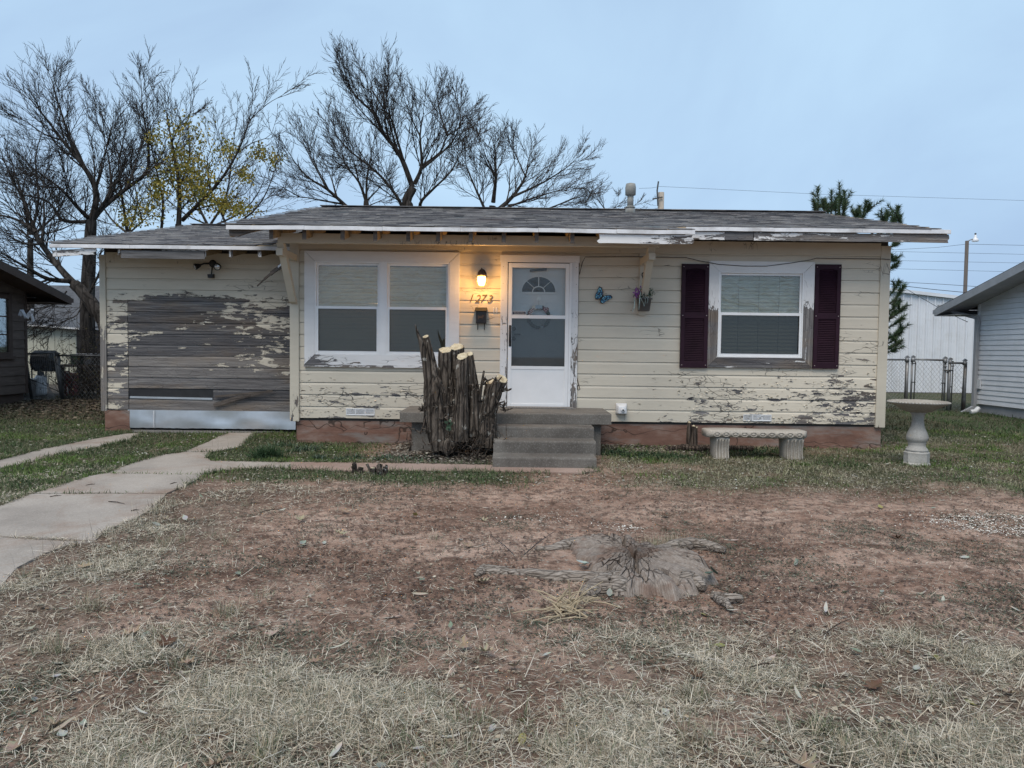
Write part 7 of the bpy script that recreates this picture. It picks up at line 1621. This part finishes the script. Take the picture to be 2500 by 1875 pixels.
# thicket of dead branches by the left fence
for sx, sy, sl, nm in ((1250, 1100, 1.0, 'tangled leafless bush against the garage wall behind the fence'), (1380, 1050, 1.2, 'twiggy brown bush overhanging the cluttered table')):
    T_ = Tree(int(sx)); T_.dens = (0, 5, 3); b = Lc(sx, sy, 16.6); th = thing('dead_bush', nm, 'bush', (b.x, 16.6, lz))
    for i in range(16):
        T_.shoot(Vector((b.x + T_.r.gauss(0, .3), 16.6 + T_.r.gauss(0, .2), lz)), Vector((T_.r.gauss(0, .7), T_.r.gauss(0, .5), 1)), sl * T_.r.uniform(.7, 1.3), .012, 1, .0)
    T_.t.build('twigs', 'tree_bark', th, fixn=False); lv = MB()
    for i in range(260):
        t = T_.r.choice(T_.tips)[0] + Vector((T_.r.gauss(0, .12), T_.r.gauss(0, .12), T_.r.gauss(-.1, .15))); d = Vector((T_.r.gauss(0, 1), T_.r.gauss(0, 1), T_.r.gauss(-.4, .6))).normalized() * .05; e = d.cross(Vector((.3, .8, .5))).normalized() * .018; lv.cur = T_.r.choice([(.12, .10, .05), (.09, .08, .04), (.16, .14, .08)]); lv.add([t, t + d * .5 + e, t + d, t + d * .5 - e], [(0, 1, 2, 3)])
    o = lv.build('leaves', 'tree_leaf', th, fixn=False); o['kind'] = 'stuff'
# young pine behind the right end of the house
PQ = lambda x, y, Y: P(1800 + x / 4.1475, 420 + y / 4.1475, Y)
YP = 17.5; px_t = PQ(960, 600, YP).x; pine = thing('pine_tree', 'young green pine with upturned shoots behind the right end of the house', 'tree', (px_t, YP, base_z(YP)))
zt_p = PQ(1040, 110, YP).z; mb = MB(); tt = [(px_t, YP, 0), (px_t + .05, YP, 2), (px_t + .12, YP, 3.6), (PQ(1035, 250, YP).x, YP, zt_p - .25)]; mb.tube(tt, [.14, .10, .06, .02], 10, jit=.08); mb.build('trunk', 'tree_bark', pine)
nd_v, nd_t, nd_c = [], [], []; br = MB(); Rp = random.Random(8)
def tuft(a, b, n, ln=.135):
    a = Vector(a); b = Vector(b); ax = (b - a).normalized(); br.tube([a, b], [.014, .006], 5)
    for i in range(n):
        t = Rp.random() ** .7; p = a.lerp(b, t); side = Vector((Rp.gauss(0, 1), Rp.gauss(0, 1), Rp.gauss(0, 1))); side = (side - ax * side.dot(ax)).normalized(); d = (ax * Rp.uniform(.35, .9) + side * .75).normalized() * ln * Rp.uniform(.6, 1.15); w_ = d.cross(Vector((Rp.random(), Rp.random(), Rp.random()))).normalized() * .0055
        k = len(nd_v); nd_v.extend([p + w_, p - w_, p + d]); nd_t.append((k, k + 1, k + 2)); c_ = Rp.choice([(.06, .105, .05), (.08, .13, .06), (.045, .08, .042), (.13, .16, .08)]); nd_c.extend([c_] * 3)
shoots = [((820, 420), (815, 150)), ((790, 440), (785, 330)), ((950, 460), (955, 190)), ((1040, 460), (1035, 110)), ((1000, 440), (1000, 260)), ((1085, 440), (1085, 190)), ((880, 440), (880, 280)), ((1060, 450), (1100, 300)), ((920, 450), (905, 330)), ((1250, 500), (1310, 300)), ((1290, 440), (1350, 340)), ((1200, 480), (1190, 410)), ((1240, 480), (1220, 400)), ((1510, 530), (1515, 420)), ((1490, 540), (1480, 450)), ((1600, 540), (1630, 350)), ((1560, 560), (1600, 460)), ((1650, 560), (1650, 440)),
          ((1560, 760), (1610, 720)), ((1550, 900), (1600, 880)), ((1540, 990), (1600, 950)), ((1545, 1250), (1640, 1120)), ((1600, 1300), (1660, 1180)), ((1560, 1400), (1650, 1300)), ((1600, 1450), (1680, 1380)), ((1560, 1560), (1680, 1480)), ((1600, 1650), (1670, 1580)), ((1540, 1680), (1640, 1640)), ((1560, 1780), (1640, 1730)), ((1540, 1500), (1600, 1400)), ((1560, 1720), (1600, 1660)), ((1540, 1820), (1600, 1800))]
for (a, b) in shoots:
    dy = Rp.uniform(-.7, .7); A_, B_ = PQ(*a, YP + dy), PQ(*b, YP + dy); root = Vector((px_t + .1, YP, max(1.2, A_.z - abs(A_.x - px_t) * .35 - .15))); br.tube([root, root.lerp(A_, .55) + Vector((0, 0, -.08)), A_], [.03, .022, .013], 6); tuft(A_, B_, 230)
    mid = root.lerp(A_, .7); tuft(mid, A_, 110)
    for _ in range(2):
        q = A_.lerp(B_, Rp.uniform(.1, .6)); tuft(q, q + (B_ - A_).normalized() * .16 + Vector((Rp.gauss(0, .10), Rp.gauss(0, .10), .06)), 80)
for i in range(26):   # hidden side of the crown
    z = Rp.uniform(1.2, 3.7); t = Rp.uniform(0, 2 * math.pi); L = (4.6 - z) * .45 * Rp.uniform(.6, 1); root = Vector((px_t + .05, YP, z - .2)); A_ = root + Vector((math.cos(t) * L * .8, abs(math.sin(t)) * L * .9 + .2, .25)); br.tube([root, A_], [.025, .01], 5); tuft(A_, A_ + Vector((math.cos(t) * .2, math.sin(t) * .2, .3)), 120); tuft(root.lerp(A_, .5), A_, 120)
br.build('branches', 'tree_bark', pine, fixn=False)
og = np.array(ORG[pine.name]); me = mesh_np('needles', np.array([tuple(v) for v in nd_v]) - og, np.array(nd_t)); setcol(me, nd_c); o = link('needles', me, 'needles', pine); o['kind'] = 'stuff'
# ================================================================== GRASS, STRAW, LITTER
def ribbon(x, y, z, L, az, lean, curl, w_, col, name, mat):
    n = len(x); dx, dy = np.cos(az), np.sin(az); s1, c1 = np.sin(lean), np.cos(lean); l2 = np.clip(lean + curl, -2.6, 2.6); s2, c2 = np.sin(l2), np.cos(l2)
    p0 = np.stack([x, y, z], 1); h1 = L * .5
    p1 = p0 + np.stack([dx * s1 * h1, dy * s1 * h1, c1 * h1], 1); p2 = p1 + np.stack([dx * s2 * h1, dy * s2 * h1, c2 * h1], 1)
    gnd = z - .002
    p1[:, 2] = np.maximum(p1[:, 2], gnd + .003); p2[:, 2] = np.maximum(p2[:, 2], gnd + .002)
    # facing: mostly across the blade, with a random twist
    tw = nr.uniform(-.7, .7, n); sx, sy = -np.sin(az + tw), np.cos(az + tw); sv = np.stack([sx, sy, nr.uniform(-.35, .35, n)], 1) * (w_ / 2)[:, None]
    V = np.empty((n, 5, 3), np.float32); V[:, 0] = p0 - sv; V[:, 1] = p0 + sv; V[:, 2] = p1 - sv * .85; V[:, 3] = p1 + sv * .85; V[:, 4] = p2
    b = np.arange(n)[:, None] * 5; T = np.concatenate([b + np.array([[0, 1, 3]]), b + np.array([[0, 3, 2]]), b + np.array([[2, 3, 4]])], 0)
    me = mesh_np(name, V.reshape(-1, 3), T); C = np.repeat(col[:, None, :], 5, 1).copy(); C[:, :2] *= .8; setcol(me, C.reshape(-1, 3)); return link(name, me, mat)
def pick(pal, n, jit=.18):
    pal = np.array(pal); c = pal[nr.integers(0, len(pal), n)]; return np.clip(c * nr.uniform(1 - jit, 1 + jit, (n, 1)), 0, 1)
def vis_sample(n, y0, y1, pw=1.3, margin=.6):
    """points on the ground, denser towards the viewer, inside the field of view plus a margin"""
    u = nr.random(n); y = (y0 ** (1 - pw) + u * (y1 ** (1 - pw) - y0 ** (1 - pw))) ** (1 / (1 - pw)); hw = y * .72 + margin; return nr.uniform(-1, 1, n) * hw, y
def keep_out(x, y, sd, over=-.02):
    k = sd > over
    k &= ~((y > YW + .02) & (x > XL) & (x < XR)); k &= ~((y > YG - .02) & (x > -6.3) & (x < XL + .1)); k &= ~((x > sx0 + .1) & (x < sx1 - .1) & (y > 9.55) & (y < YW)); k &= ~((x > tx0) & (x < tx1 + .05) & (y > 8.52) & (y < 9.8))
    k &= ~((x > XN - .0) & (y > 7)); k &= ~((x < XLn) & (y > 7)); return k
def stump_mask(x, y): return (((x - ctr.x) / .62) ** 2 + ((y - ctr.y) / .55) ** 2) > 1
def scatter(n, y0, y1, dens, pw=1.3):
    x, y = vis_sample(n, y0, y1, pw); sd = np.full(n, 9.); k0 = (y < 12.4) & (np.abs(x) < 9); sd[k0] = slab_sd(x[k0], y[k0]); g, d, b, m_ = cover(x, y); pr = dens(x, y, g, d, b, m_, sd)
    k = (nr.random(n) < pr) & keep_out(x, y, sd) & stump_mask(x, y); x, y, sd = x[k], y[k], sd[k]; return x, y, gz(x, y, sd), sd
clump = lambda x, y, f, s: sm(.42, .66, fbm(x * f, y * f, 3, s))
# living grass
x, y, z, sd = scatter(420000, 2.2, 12.6, lambda x, y, g, d, b, m_, sd: np.clip(g * (.4 + .9 * clump(x, y, 3.2, 44)), 0, 1), .5)
far = sm(3, 9, y); n = len(x); bright = sm(.5, .62, fbm(x * .9 + 3, y * 1.7, 3, 77))[:, None]
dryp = sm(.45, .6, fbm(x * 2.2, y * 2.2, 3, 123))[:, None] * .7 * (x > .8)[:, None]
col = pick([(.075, .12, .045), (.095, .145, .055), (.055, .09, .04), (.13, .145, .08), (.20, .19, .12)], n) * (1 - bright * .6) + pick([(.12, .21, .035), (.15, .24, .05), (.09, .16, .035)], n) * bright * .6
col = col * (1 - dryp) + pick([(.34, .30, .21), (.22, .20, .13), (.42, .38, .28)], n) * dryp
o = ribbon(x, y, z - .004, nr.uniform(.025, .075, n), nr.uniform(0, 6.28, n), nr.uniform(.1, 1.15, n), nr.uniform(.1, .9, n), .0035 + .0045 * far, col, 'green_grass', 'grass_green'); lab(o, 'patchy green lawn grass along the house and driveway', 'grass', None, 'stuff')
# far grass beyond the yard
x, y, z, sd = scatter(90000, 12.0, 24, lambda x, y, g, d, b, m_, sd: .25 + .75 * clump(x, y, 1.5, 41), .2); n = len(x)
o = ribbon(x, y, z - .004, nr.uniform(.04, .11, n), nr.uniform(0, 6.28, n), nr.uniform(.1, 1., n), nr.uniform(.1, .9, n), np.full(n, .012), np.where((x > 8)[:, None] & (y < 15.8)[:, None], pick([(.07, .12, .05), (.09, .135, .055)], n), pick([(.10, .10, .06), (.15, .13, .085), (.07, .085, .045)], n)), 'rear_grass', 'grass_green'); lab(o, 'rough mixed grass beyond the fences and beside the houses', 'grass', None, 'stuff')
# dead straw, mostly flattened
x, y, z, sd = scatter(1050000, 2.0, 9.6, lambda x, y, g, d, b, m_, sd: np.clip(d * (.06 + 1.0 * clump(x, y, 2.6, 12)) + .03, 0, 1), 1.5)
n = len(x); flat = nr.random(n) < .92
lean = np.where(flat, nr.uniform(1.2, 1.6, n), nr.uniform(.15, 1.1, n)); L = np.where(flat, nr.uniform(.02, .085, n), nr.uniform(.03, .11, n)) * (.75 + .25 * sm(6, 3, y)) * (1 - .5 * sm(-1.5, -.2, x) * sm(3.8, 5.0, y))
col = pick([(.70, .63, .50), (.60, .52, .40), (.78, .73, .62), (.44, .36, .26), (.16, .175, .115), (.24, .245, .175), (.12, .095, .07), (.54, .49, .39), (.66, .58, .45)], n)
o = ribbon(x, y, z + nr.uniform(-.002, .018, n) * flat, L, nr.uniform(0, 6.28, n), lean, nr.uniform(-.1, .55, n), .0016 + .002 * sm(3, 8, y) + nr.uniform(0, .0016, n), col, 'dry_grass', 'grass_dry'); lab(o, 'dead straw coloured grass matted over the front yard', 'grass', None, 'stuff')
# long loose straws lying criss-cross
x, y, z, sd = scatter(9000, 2.0, 7.4, lambda x, y, g, d, b, m_, sd: .06 + .6 * d, 1.5); n = len(x)
o = ribbon(x, y, z + nr.uniform(.004, .03, n), nr.uniform(.06, .20, n), nr.uniform(0, 6.28, n), nr.uniform(1.15, 1.6, n), nr.uniform(-.25, .35, n), nr.uniform(.0022, .0042, n), pick([(.60, .54, .43), (.52, .45, .34), (.66, .61, .51), (.40, .33, .24)], n), 'loose_straw', 'grass_dry'); lab(o, 'long bleached straws lying loose across the yard', 'grass', None, 'stuff')
# grass creeping over the edges of the concrete
xe, ye, ke = [], [], []
for pl_ in SP[:7]:
    m_ = len(pl_)
    for i in range(m_):
        a, b = Vector(pl_[i]), Vector(pl_[(i + 1) % m_]); L_ = (b - a).length; c_ = int(L_ * 420); t = nr.random(c_); nrm_ = Vector((b.y - a.y, a.x - b.x)) / max(L_, 1e-6)
        off = nr.normal(.0, .05, c_); xe.append(a.x + (b.x - a.x) * t + nrm_.x * off); ye.append(a.y + (b.y - a.y) * t + nrm_.y * off)
x, y = np.concatenate(xe), np.concatenate(ye); sd = slab_sd(x, y); npol = sum(((polydist(x, y, q) < .07) | inpoly(x, y, q)).astype(int) for q in SP); kk = (npol < 2) & (sd > -.04) & (sd < .12) & (fbm(x * 3, y * 3, 3, 55) > .44) & (y > 2.2) & (y < 11); x, y, sd = x[kk], y[kk], sd[kk]; n = len(x); gr_ = ((x < -3.6) | (y > 7.3))[:, None]
o = ribbon(x, y, np.maximum(gz(x, y, sd), 0.025 * (y - 10.3) + .012), nr.uniform(.03, .11, n), nr.uniform(0, 6.28, n), nr.uniform(.3, 1.45, n), nr.uniform(0, .8, n), nr.uniform(.002, .004, n) + .002 * sm(4, 9, y), np.where(gr_, pick([(.08, .12, .05), (.11, .145, .065), (.24, .22, .14), (.05, .07, .035)], n), pick([(.54, .48, .37), (.40, .34, .25), (.12, .13, .08), (.09, .07, .05), (.62, .56, .45)], n)), 'edge_grass', 'grass_dry'); lab(o, 'ragged grass creeping over the edges of the driveway and walk', 'grass', None, 'stuff')
# standing dead tufts
tx_, ty_ = [], []
k = 0
while k < 260:
    yy = 2.3 + 5.2 * rng.random() ** 1.6; xx = rng.uniform(-.75, .72) * yy; g, d, b, m_ = [float(q[0]) for q in cover(np.array([xx]), np.array([yy]))]
    if rng.random() < d * 1.1 + .03: tx_.append(xx); ty_.append(yy)
    k += 1
for (px, py, c_) in ((395, 1250, 1), (430, 1330, 1), (330, 1190, 1), (560, 1500, 1), (1600, 1335, 2), (1640, 1330, 2), (1600, 1345, 2), (2000, 1790, 1), (1150, 1750, 1), (640, 1830, 1), (1700, 1700, 1), (240, 1480, 1), (130, 1600, 1)):
    for _ in range(2 + 2 * c_): g_ = G(px + rng.gauss(0, 18), py + rng.gauss(0, 6)); tx_.append(g_.x); ty_.append(g_.y)
tx_, ty_ = np.array(tx_), np.array(ty_); per = 34; x = np.repeat(tx_, per) + nr.normal(0, .03, len(tx_) * per); y = np.repeat(ty_, per) + nr.normal(0, .03, len(tx_) * per); sd = slab_sd(x, y); kk = sd > .02; x, y, sd = x[kk], y[kk], sd[kk]; n = len(x)
o = ribbon(x, y, gz(x, y, sd) - .004, nr.uniform(.04, .15, n), nr.uniform(0, 6.28, n), nr.uniform(.1, 1.25, n), nr.uniform(0, .9, n), nr.uniform(.002, .0036, n), pick([(.45, .395, .295), (.38, .325, .235), (.54, .49, .39), (.28, .235, .16), (.17, .185, .11), (.12, .145, .08)], n), 'dry_tufts', 'grass_dry'); lab(o, 'standing tufts of dead pale grass dotted over the yard', 'grass', None, 'stuff')
# tall straggling stalks along the driveway edge
pts = []
for (px, py) in [(rng.uniform(40, 420), 0) for _ in range(46)]:
    yv = 1420 - (px - 40) * .42 + rng.gauss(0, 14); g_ = G(px, yv); pts.append((g_.x, g_.y))
for (px, py) in ((533, 1095), (536, 1100), (518, 1092), (700, 1098), (800, 1085), (1300, 1150), (560, 1090)): g_ = G(px, py); pts.append((g_.x, g_.y))
x, y = np.array(pts).T; n = len(x)
o = ribbon(x, y, gz(x, y) - .005, nr.uniform(.14, .34, n), nr.uniform(0, 6.28, n), nr.uniform(.05, .5, n), nr.uniform(0, .5, n), np.full(n, .0028), pick([(.45, .40, .32), (.36, .30, .25)], n), 'dry_stalks', 'grass_dry'); lab(o, 'tall thin dead grass stalks along the driveway edge', 'grass', None, 'stuff')
# green tuft of coarse grass where walk meets drive, and other clumps
def tuftset(cs, per, L, name, label, pal, w_=.006, lean=(.2, 1.3)):
    xs, ys = [], []
    for px, py, sp in cs:
        g_ = G(px, py); xs.append(nr.normal(g_.x, sp, per)); ys.append(nr.normal(g_.y, sp * .6, per))
    x, y = np.concatenate(xs), np.concatenate(ys); n = len(x); o = ribbon(x, y, gz(x, y) - .004, nr.uniform(L * .5, L, n), nr.uniform(0, 6.28, n), nr.uniform(*lean, n), nr.uniform(.2, 1.0, n), np.full(n, w_), pick(pal, n), name, 'grass_green'); lab(o, label, 'grass', None, 'stuff')
tuftset([(650, 1118, .09), (640, 1120, .07), (665, 1117, .06)], 200, .30, 'coarse_tuft', 'thick tuft of coarse dark green grass where walk meets drive', [(.045, .09, .04), (.06, .11, .05), (.035, .07, .035)])
tuftset([(780, 1117, .05), (830, 1122, .06), (870, 1118, .06), (735, 1100, .1), (700, 1085, .12), (760, 1095, .12), (1000, 1125, .12), (930, 1122, .1)], 130, .10, 'bed_weeds', 'leafy green weeds in the bed along the walk', [(.06, .10, .05), (.12, .16, .12), (.05, .08, .045)], .014)
tuftset([(1800, 1100, .25), (1860, 1098, .25), (1760, 1095, .15), (1920, 1085, .25), (2000, 1080, .25), (2080, 1078, .2), (1500, 1105, .15), (1560, 1110, .2), (1640, 1112, .2), (300, 1028, .12), (280, 1020, .1), (1300, 1150, .08)], 320, .09, 'clover_patch', 'low dark green clover and weeds around the stone bench', [(.04, .075, .035), (.055, .095, .045), (.09, .13, .07), (.03, .055, .03)], .013)
# grey-green feathery weeds creeping over the bare soil
x, y, z, sd = scatter(34000, 2.3, 8.4, lambda x, y, g, d, b, m_, sd: (.08 + .5 * 1.1 * sm(.54, .66, fbm(x * 1.4, y * 1.6, 4, 66))) * (.35 + .65 * b + .3 * d) - .04, 1.01)
per = 20; n0 = len(x); x = np.repeat(x, per) + nr.normal(0, .05, n0 * per); y = np.repeat(y, per) + nr.normal(0, .05, n0 * per); z = np.repeat(z, per); n = len(x)
o = ribbon(x, y, z - .002, nr.uniform(.010, .034, n), nr.uniform(0, 6.28, n), nr.uniform(.9, 1.6, n), nr.uniform(-.3, .6, n), nr.uniform(.003, .006, n), pick([(.10, .12, .085), (.07, .09, .06), (.15, .165, .125), (.05, .062, .042)], n), 'creeping_weeds', 'weed'); lab(o, 'low grey-green creeping weeds spread over the bare soil', 'weed', None, 'stuff')
# clods, chips and crumbled leaf litter (flat angular bits)
def flakes(n, y0, y1, dens, size, pal, name, label, thick=.3, pw=1.2):
    x, y, z, sd = scatter(n, y0, y1, dens, pw); n = len(x); a = nr.uniform(0, 6.28, n); s_ = nr.uniform(*size, n); el = nr.uniform(.3, .9, n); c_, s0 = np.cos(a), np.sin(a); tz = nr.uniform(-.35, .35, (n, 2))
    V = np.empty((n, 4, 3), np.float32)
    for k_, (u, v) in enumerate(((-1, -.3), (.2, -1), (1, .2), (-.1, 1))):
        uu, vv = u * s_, v * s_ * el; V[:, k_, 0] = x + uu * c_ - vv * s0; V[:, k_, 1] = y + uu * s0 + vv * c_; V[:, k_, 2] = z + .004 + thick * s_ * .5 + uu * tz[:, 0] + vv * tz[:, 1]
    b = np.arange(n)[:, None] * 4; me = mesh_np(name, V.reshape(-1, 3), np.concatenate([b + np.array([[0, 1, 2]]), b + np.array([[0, 2, 3]])])); setcol(me, np.repeat(pick(pal, n)[:, None], 4, 1).reshape(-1, 3)); o = link(name, me, 'chips'); lab(o, label, 'litter', None, 'stuff')
gpx = lambda px, py: (G(px, py).x, G(px, py).y)
c1, c2, c3 = gpx(2440, 1270), gpx(1520, 1282), gpx(1300, 1265)
flakes(60000, 2.2, 9.2, lambda x, y, g, d, b, m_, sd: .25 + .3 * clump(x, y, 1.3, 15), (.002, .0075), [(.36, .29, .21), (.28, .22, .16), (.46, .40, .31), (.20, .14, .10)], 'wood_chips', 'scattered pale wood chips and leaf crumbs on the soil')
flakes(70000, 3.0, 9.2, lambda x, y, g, d, b, m_, sd: b * (.15 + .8 * clump(x, y, 2.0, 19)), (.004, .014), [(.075, .048, .038), (.10, .065, .05), (.055, .038, .03), (.13, .085, .066)], 'soil_clods', 'dark crumbs of soil and bark on the bare earth', 1.2)
flakes(160000, 4.8, 8.0, lambda x, y, g, d, b, m_, sd: np.clip(2.2 * np.exp(-(((x - c1[0]) / .45) ** 2 + ((y - c1[1]) / .22) ** 2)) + .7 * np.exp(-(((x - c2[0]) / .16) ** 2 + ((y - c2[1]) / .10) ** 2)) + .15 * np.exp(-(((x - c3[0]) / .3) ** 2 + ((y - c3[1]) / .12) ** 2)), 0, 1), (.003, .010), [(.76, .72, .64), (.66, .61, .52), (.80, .78, .72)], 'sawdust', 'pale spill of sawdust and chips on the bare soil', .5)
lit = lambda x, y: np.clip(np.exp(-(((x - SHRUB.x) / .85) ** 2 + ((y - SHRUB.y + .22) / .36) ** 2)) + .6 * sm(-1.9, -1.3, x) * sm(8.95, 9.3, y) * sm(-.2, -.5, x) + .6 * sm(9.6, 9.9, y) * sm(1.2, 1.5, x) * sm(2.9, 2.4, x), 0, 1)
flakes(110000, 8.4, 10.6, lambda x, y, g, d, b, m_, sd: lit(x, y), (.008, .028), [(.14, .12, .10), (.22, .20, .17), (.08, .065, .052), (.33, .31, .27), (.05, .042, .035), (.12, .10, .08)], 'leaf_mulch', 'grey and brown dead leaves heaped round the cut shrub', .9, .2)
flakes(60000, 12.6, 16.4, lambda x, y, g, d, b, m_, sd: sm(-5.8, -6.6, x) * (.3 + .7 * sm(13.2, 14.4, y)), (.015, .045), [(.075, .055, .038), (.12, .09, .06), (.05, .038, .03), (.17, .14, .10)], 'leaf_drift', 'brown leaves drifted before the leaning gate', .9, .2)
flakes(40000, 7.6, 12.4, lambda x, y, g, d, b, m_, sd: .12 + .1 * g, (.008, .022), [(.30, .28, .22), (.20, .17, .13), (.36, .36, .31)], 'lawn_litter', 'small dry leaves flecked over the lawn by the house', .8, .2)
flakes(26000, 2.1, 7.5, lambda x, y, g, d, b, m_, sd: .06 + .45 * d + .10 * clump(x, y, 1.7, 25), (.005, .017), [(.36, .30, .22), (.20, .155, .11), (.42, .37, .29), (.12, .09, .065), (.24, .24, .18), (.17, .11, .07), (.30, .24, .17)], 'leaf_litter', 'broken dry leaf pieces strewn through the straw', .9, 1.5)
# fallen leaves, one by one
def leaf_mesh(nm, outline, col, curl, sz=1.0):
    n = len(outline); c_ = np.mean(outline, 0); v = [(c_[0] * sz, c_[1] * sz, 0)] + [(a * sz, b * sz, curl * (abs(a - .0) ** 1.5 + .6 * (b - .5) ** 2) * sz * .8) for a, b in outline]
    me = bpy.data.meshes.new(nm); me.from_pydata(v, [], [(0, 1 + i, 1 + (i + 1) % n) for i in range(n)]); setcol(me, [tuple(q * rng.uniform(.85, 1.15) for q in col) for _ in v]); me.materials.append(MATS['leaf_dry']); return me
oak = [(0, 0), (.03, .12), (.16, .10), (.34, .02), (.26, .18), (.18, .26), (.34, .34), (.50, .32), (.36, .46), (.17, .50), (.24, .66), (.34, .74), (.16, .72), (.10, .82), (0, 1), (-.10, .82), (-.16, .72), (-.34, .76), (-.24, .62), (-.17, .50), (-.38, .48), (-.50, .36), (-.32, .32), (-.18, .26), (-.28, .16), (-.32, .04), (-.14, .10), (-.03, .12)]
ovate = [(0, 0), (.12, .08), (.24, .25), (.27, .45), (.2, .68), (.09, .87), (0, 1), (-.10, .85), (-.21, .66), (-.27, .44), (-.23, .22), (-.1, .07)]
strip = [(0, 0), (.08, .2), (.10, .5), (.06, .8), (0, 1), (-.07, .8), (-.09, .5), (-.07, .2)]
kinds = [('tan lobed oak leaf lying curled on the straw', 'tan oak leaves on the ground', 'oak leaf', oak, [(.32, .24, .16), (.38, .31, .23), (.30, .245, .18)], (.07, .12), 46),
         ('dark red-brown lobed oak leaf lying on the ground', 'red-brown oak leaves on the ground', 'oak leaf', oak, [(.10, .055, .036), (.14, .08, .05)], (.07, .115), 8),
         ('pale grey-green oval leaf lying on the yard', 'pale grey-green leaves on the ground', 'leaf', ovate, [(.30, .33, .26), (.40, .41, .34), (.20, .24, .18)], (.045, .085), 48),
         ('yellowing oval leaf lying on the straw', 'yellow leaves on the ground', 'leaf', ovate, [(.32, .29, .10), (.24, .24, .09)], (.06, .09), 9),
         ('narrow bleached leaf lying on the soil', 'narrow bleached leaves on the ground', 'leaf', strip, [(.46, .43, .37), (.52, .49, .43), (.38, .34, .28)], (.06, .13), 60)]
for lb, gp_, ct, outl_, cols, szr, cnt in kinds:
    mes = [leaf_mesh('fallen_leaf', outl_, c_, cv) for c_ in cols for cv in (.5, 1.1)]; k = 0
    while k < cnt:
        yy = 2.4 + 4.6 * rng.random() ** 2.0; xx = rng.uniform(-.74, .70) * yy
        if float(slab_sd(np.array([xx]), np.array([yy]))[0]) < .08 or not stump_mask(xx, yy): continue
        o = link('fallen_leaf', rng.choice(mes), None, None, (xx, yy, float(gz(np.array([xx]), np.array([yy]))[0]) + .014)); s_ = rng.uniform(*szr); o.scale = (s_, s_, s_); o.rotation_euler = (rng.gauss(0, .3), rng.gauss(0, .3), rng.uniform(0, 6.28)); lab(o, lb, ct, gp_); k += 1
# broad leaves by the stump
for i, (px, py, s_) in enumerate(((1413, 1402, .10), (1438, 1398, .10), (1736, 1418, .11), (1748, 1424, .09))):
    g_ = G(px, py); me_ = leaf_mesh('broad_leaf', ovate, ((.36, .41, .36), (.09, .13, .09))[i > 1], .9); o = link('broad_leaf', me_, None, None, (g_.x, g_.y, g_.z + .05)); o.scale = (s_,) * 3; o.rotation_euler = (rng.gauss(.2, .3), rng.gauss(0, .4), rng.uniform(0, 6.28)); lab(o, ('pale green broad leaf curled against the flat stump', 'dark green broad leaf beside the right end of the flat stump')[i > 1], 'leaf', ('pale broad leaves at the stump', 'green broad leaves at the stump')[i > 1])
# a few fallen sticks on the driveway and soil
for (a, b) in (((210, 1190), (232, 1187)), ((122, 1218), (150, 1215)), ((415, 1187), (432, 1183)), ((265, 1230), (305, 1236)), ((320, 1253), (340, 1251)), ((1240, 1272), (1300, 1262)), ((2010, 1560), (2075, 1520)), ((1830, 1640), (1900, 1630)), ((640, 1255), (690, 1248))):
    A_, B_ = G(*a), G(*b); dz_ = .022; m_ = MB(); m_.tube([A_ + Vector((0, 0, dz_)), A_.lerp(B_, .5) + Vector((0, .01, dz_ + .004)), B_ + Vector((0, 0, dz_))], [.004, .004, .002], 5); solo(m_, 'fallen_twig', 'stub_post', 'thin dry twig lying on the driveway or soil', 'twig', 'fallen twigs')
# forked sprig left of the stump
m_ = MB()
for a, b, c_ in (((400, 400), (330, 330), (232, 255)), ((430, 390), (520, 310), (630, 235))):
    A_ = SPX(*a); m_.tube([A_, P(1100 + b[0] / 2.458, 1200 + b[1] / 2.458, A_.y), P(1100 + c_[0] / 2.458, 1200 + c_[1] / 2.458, A_.y + .05)], [.004, .003, .0015], 5)
solo(m_, 'forked_sprig', 'wire_black', 'dark forked sprig standing left of the flat stump', 'twig')
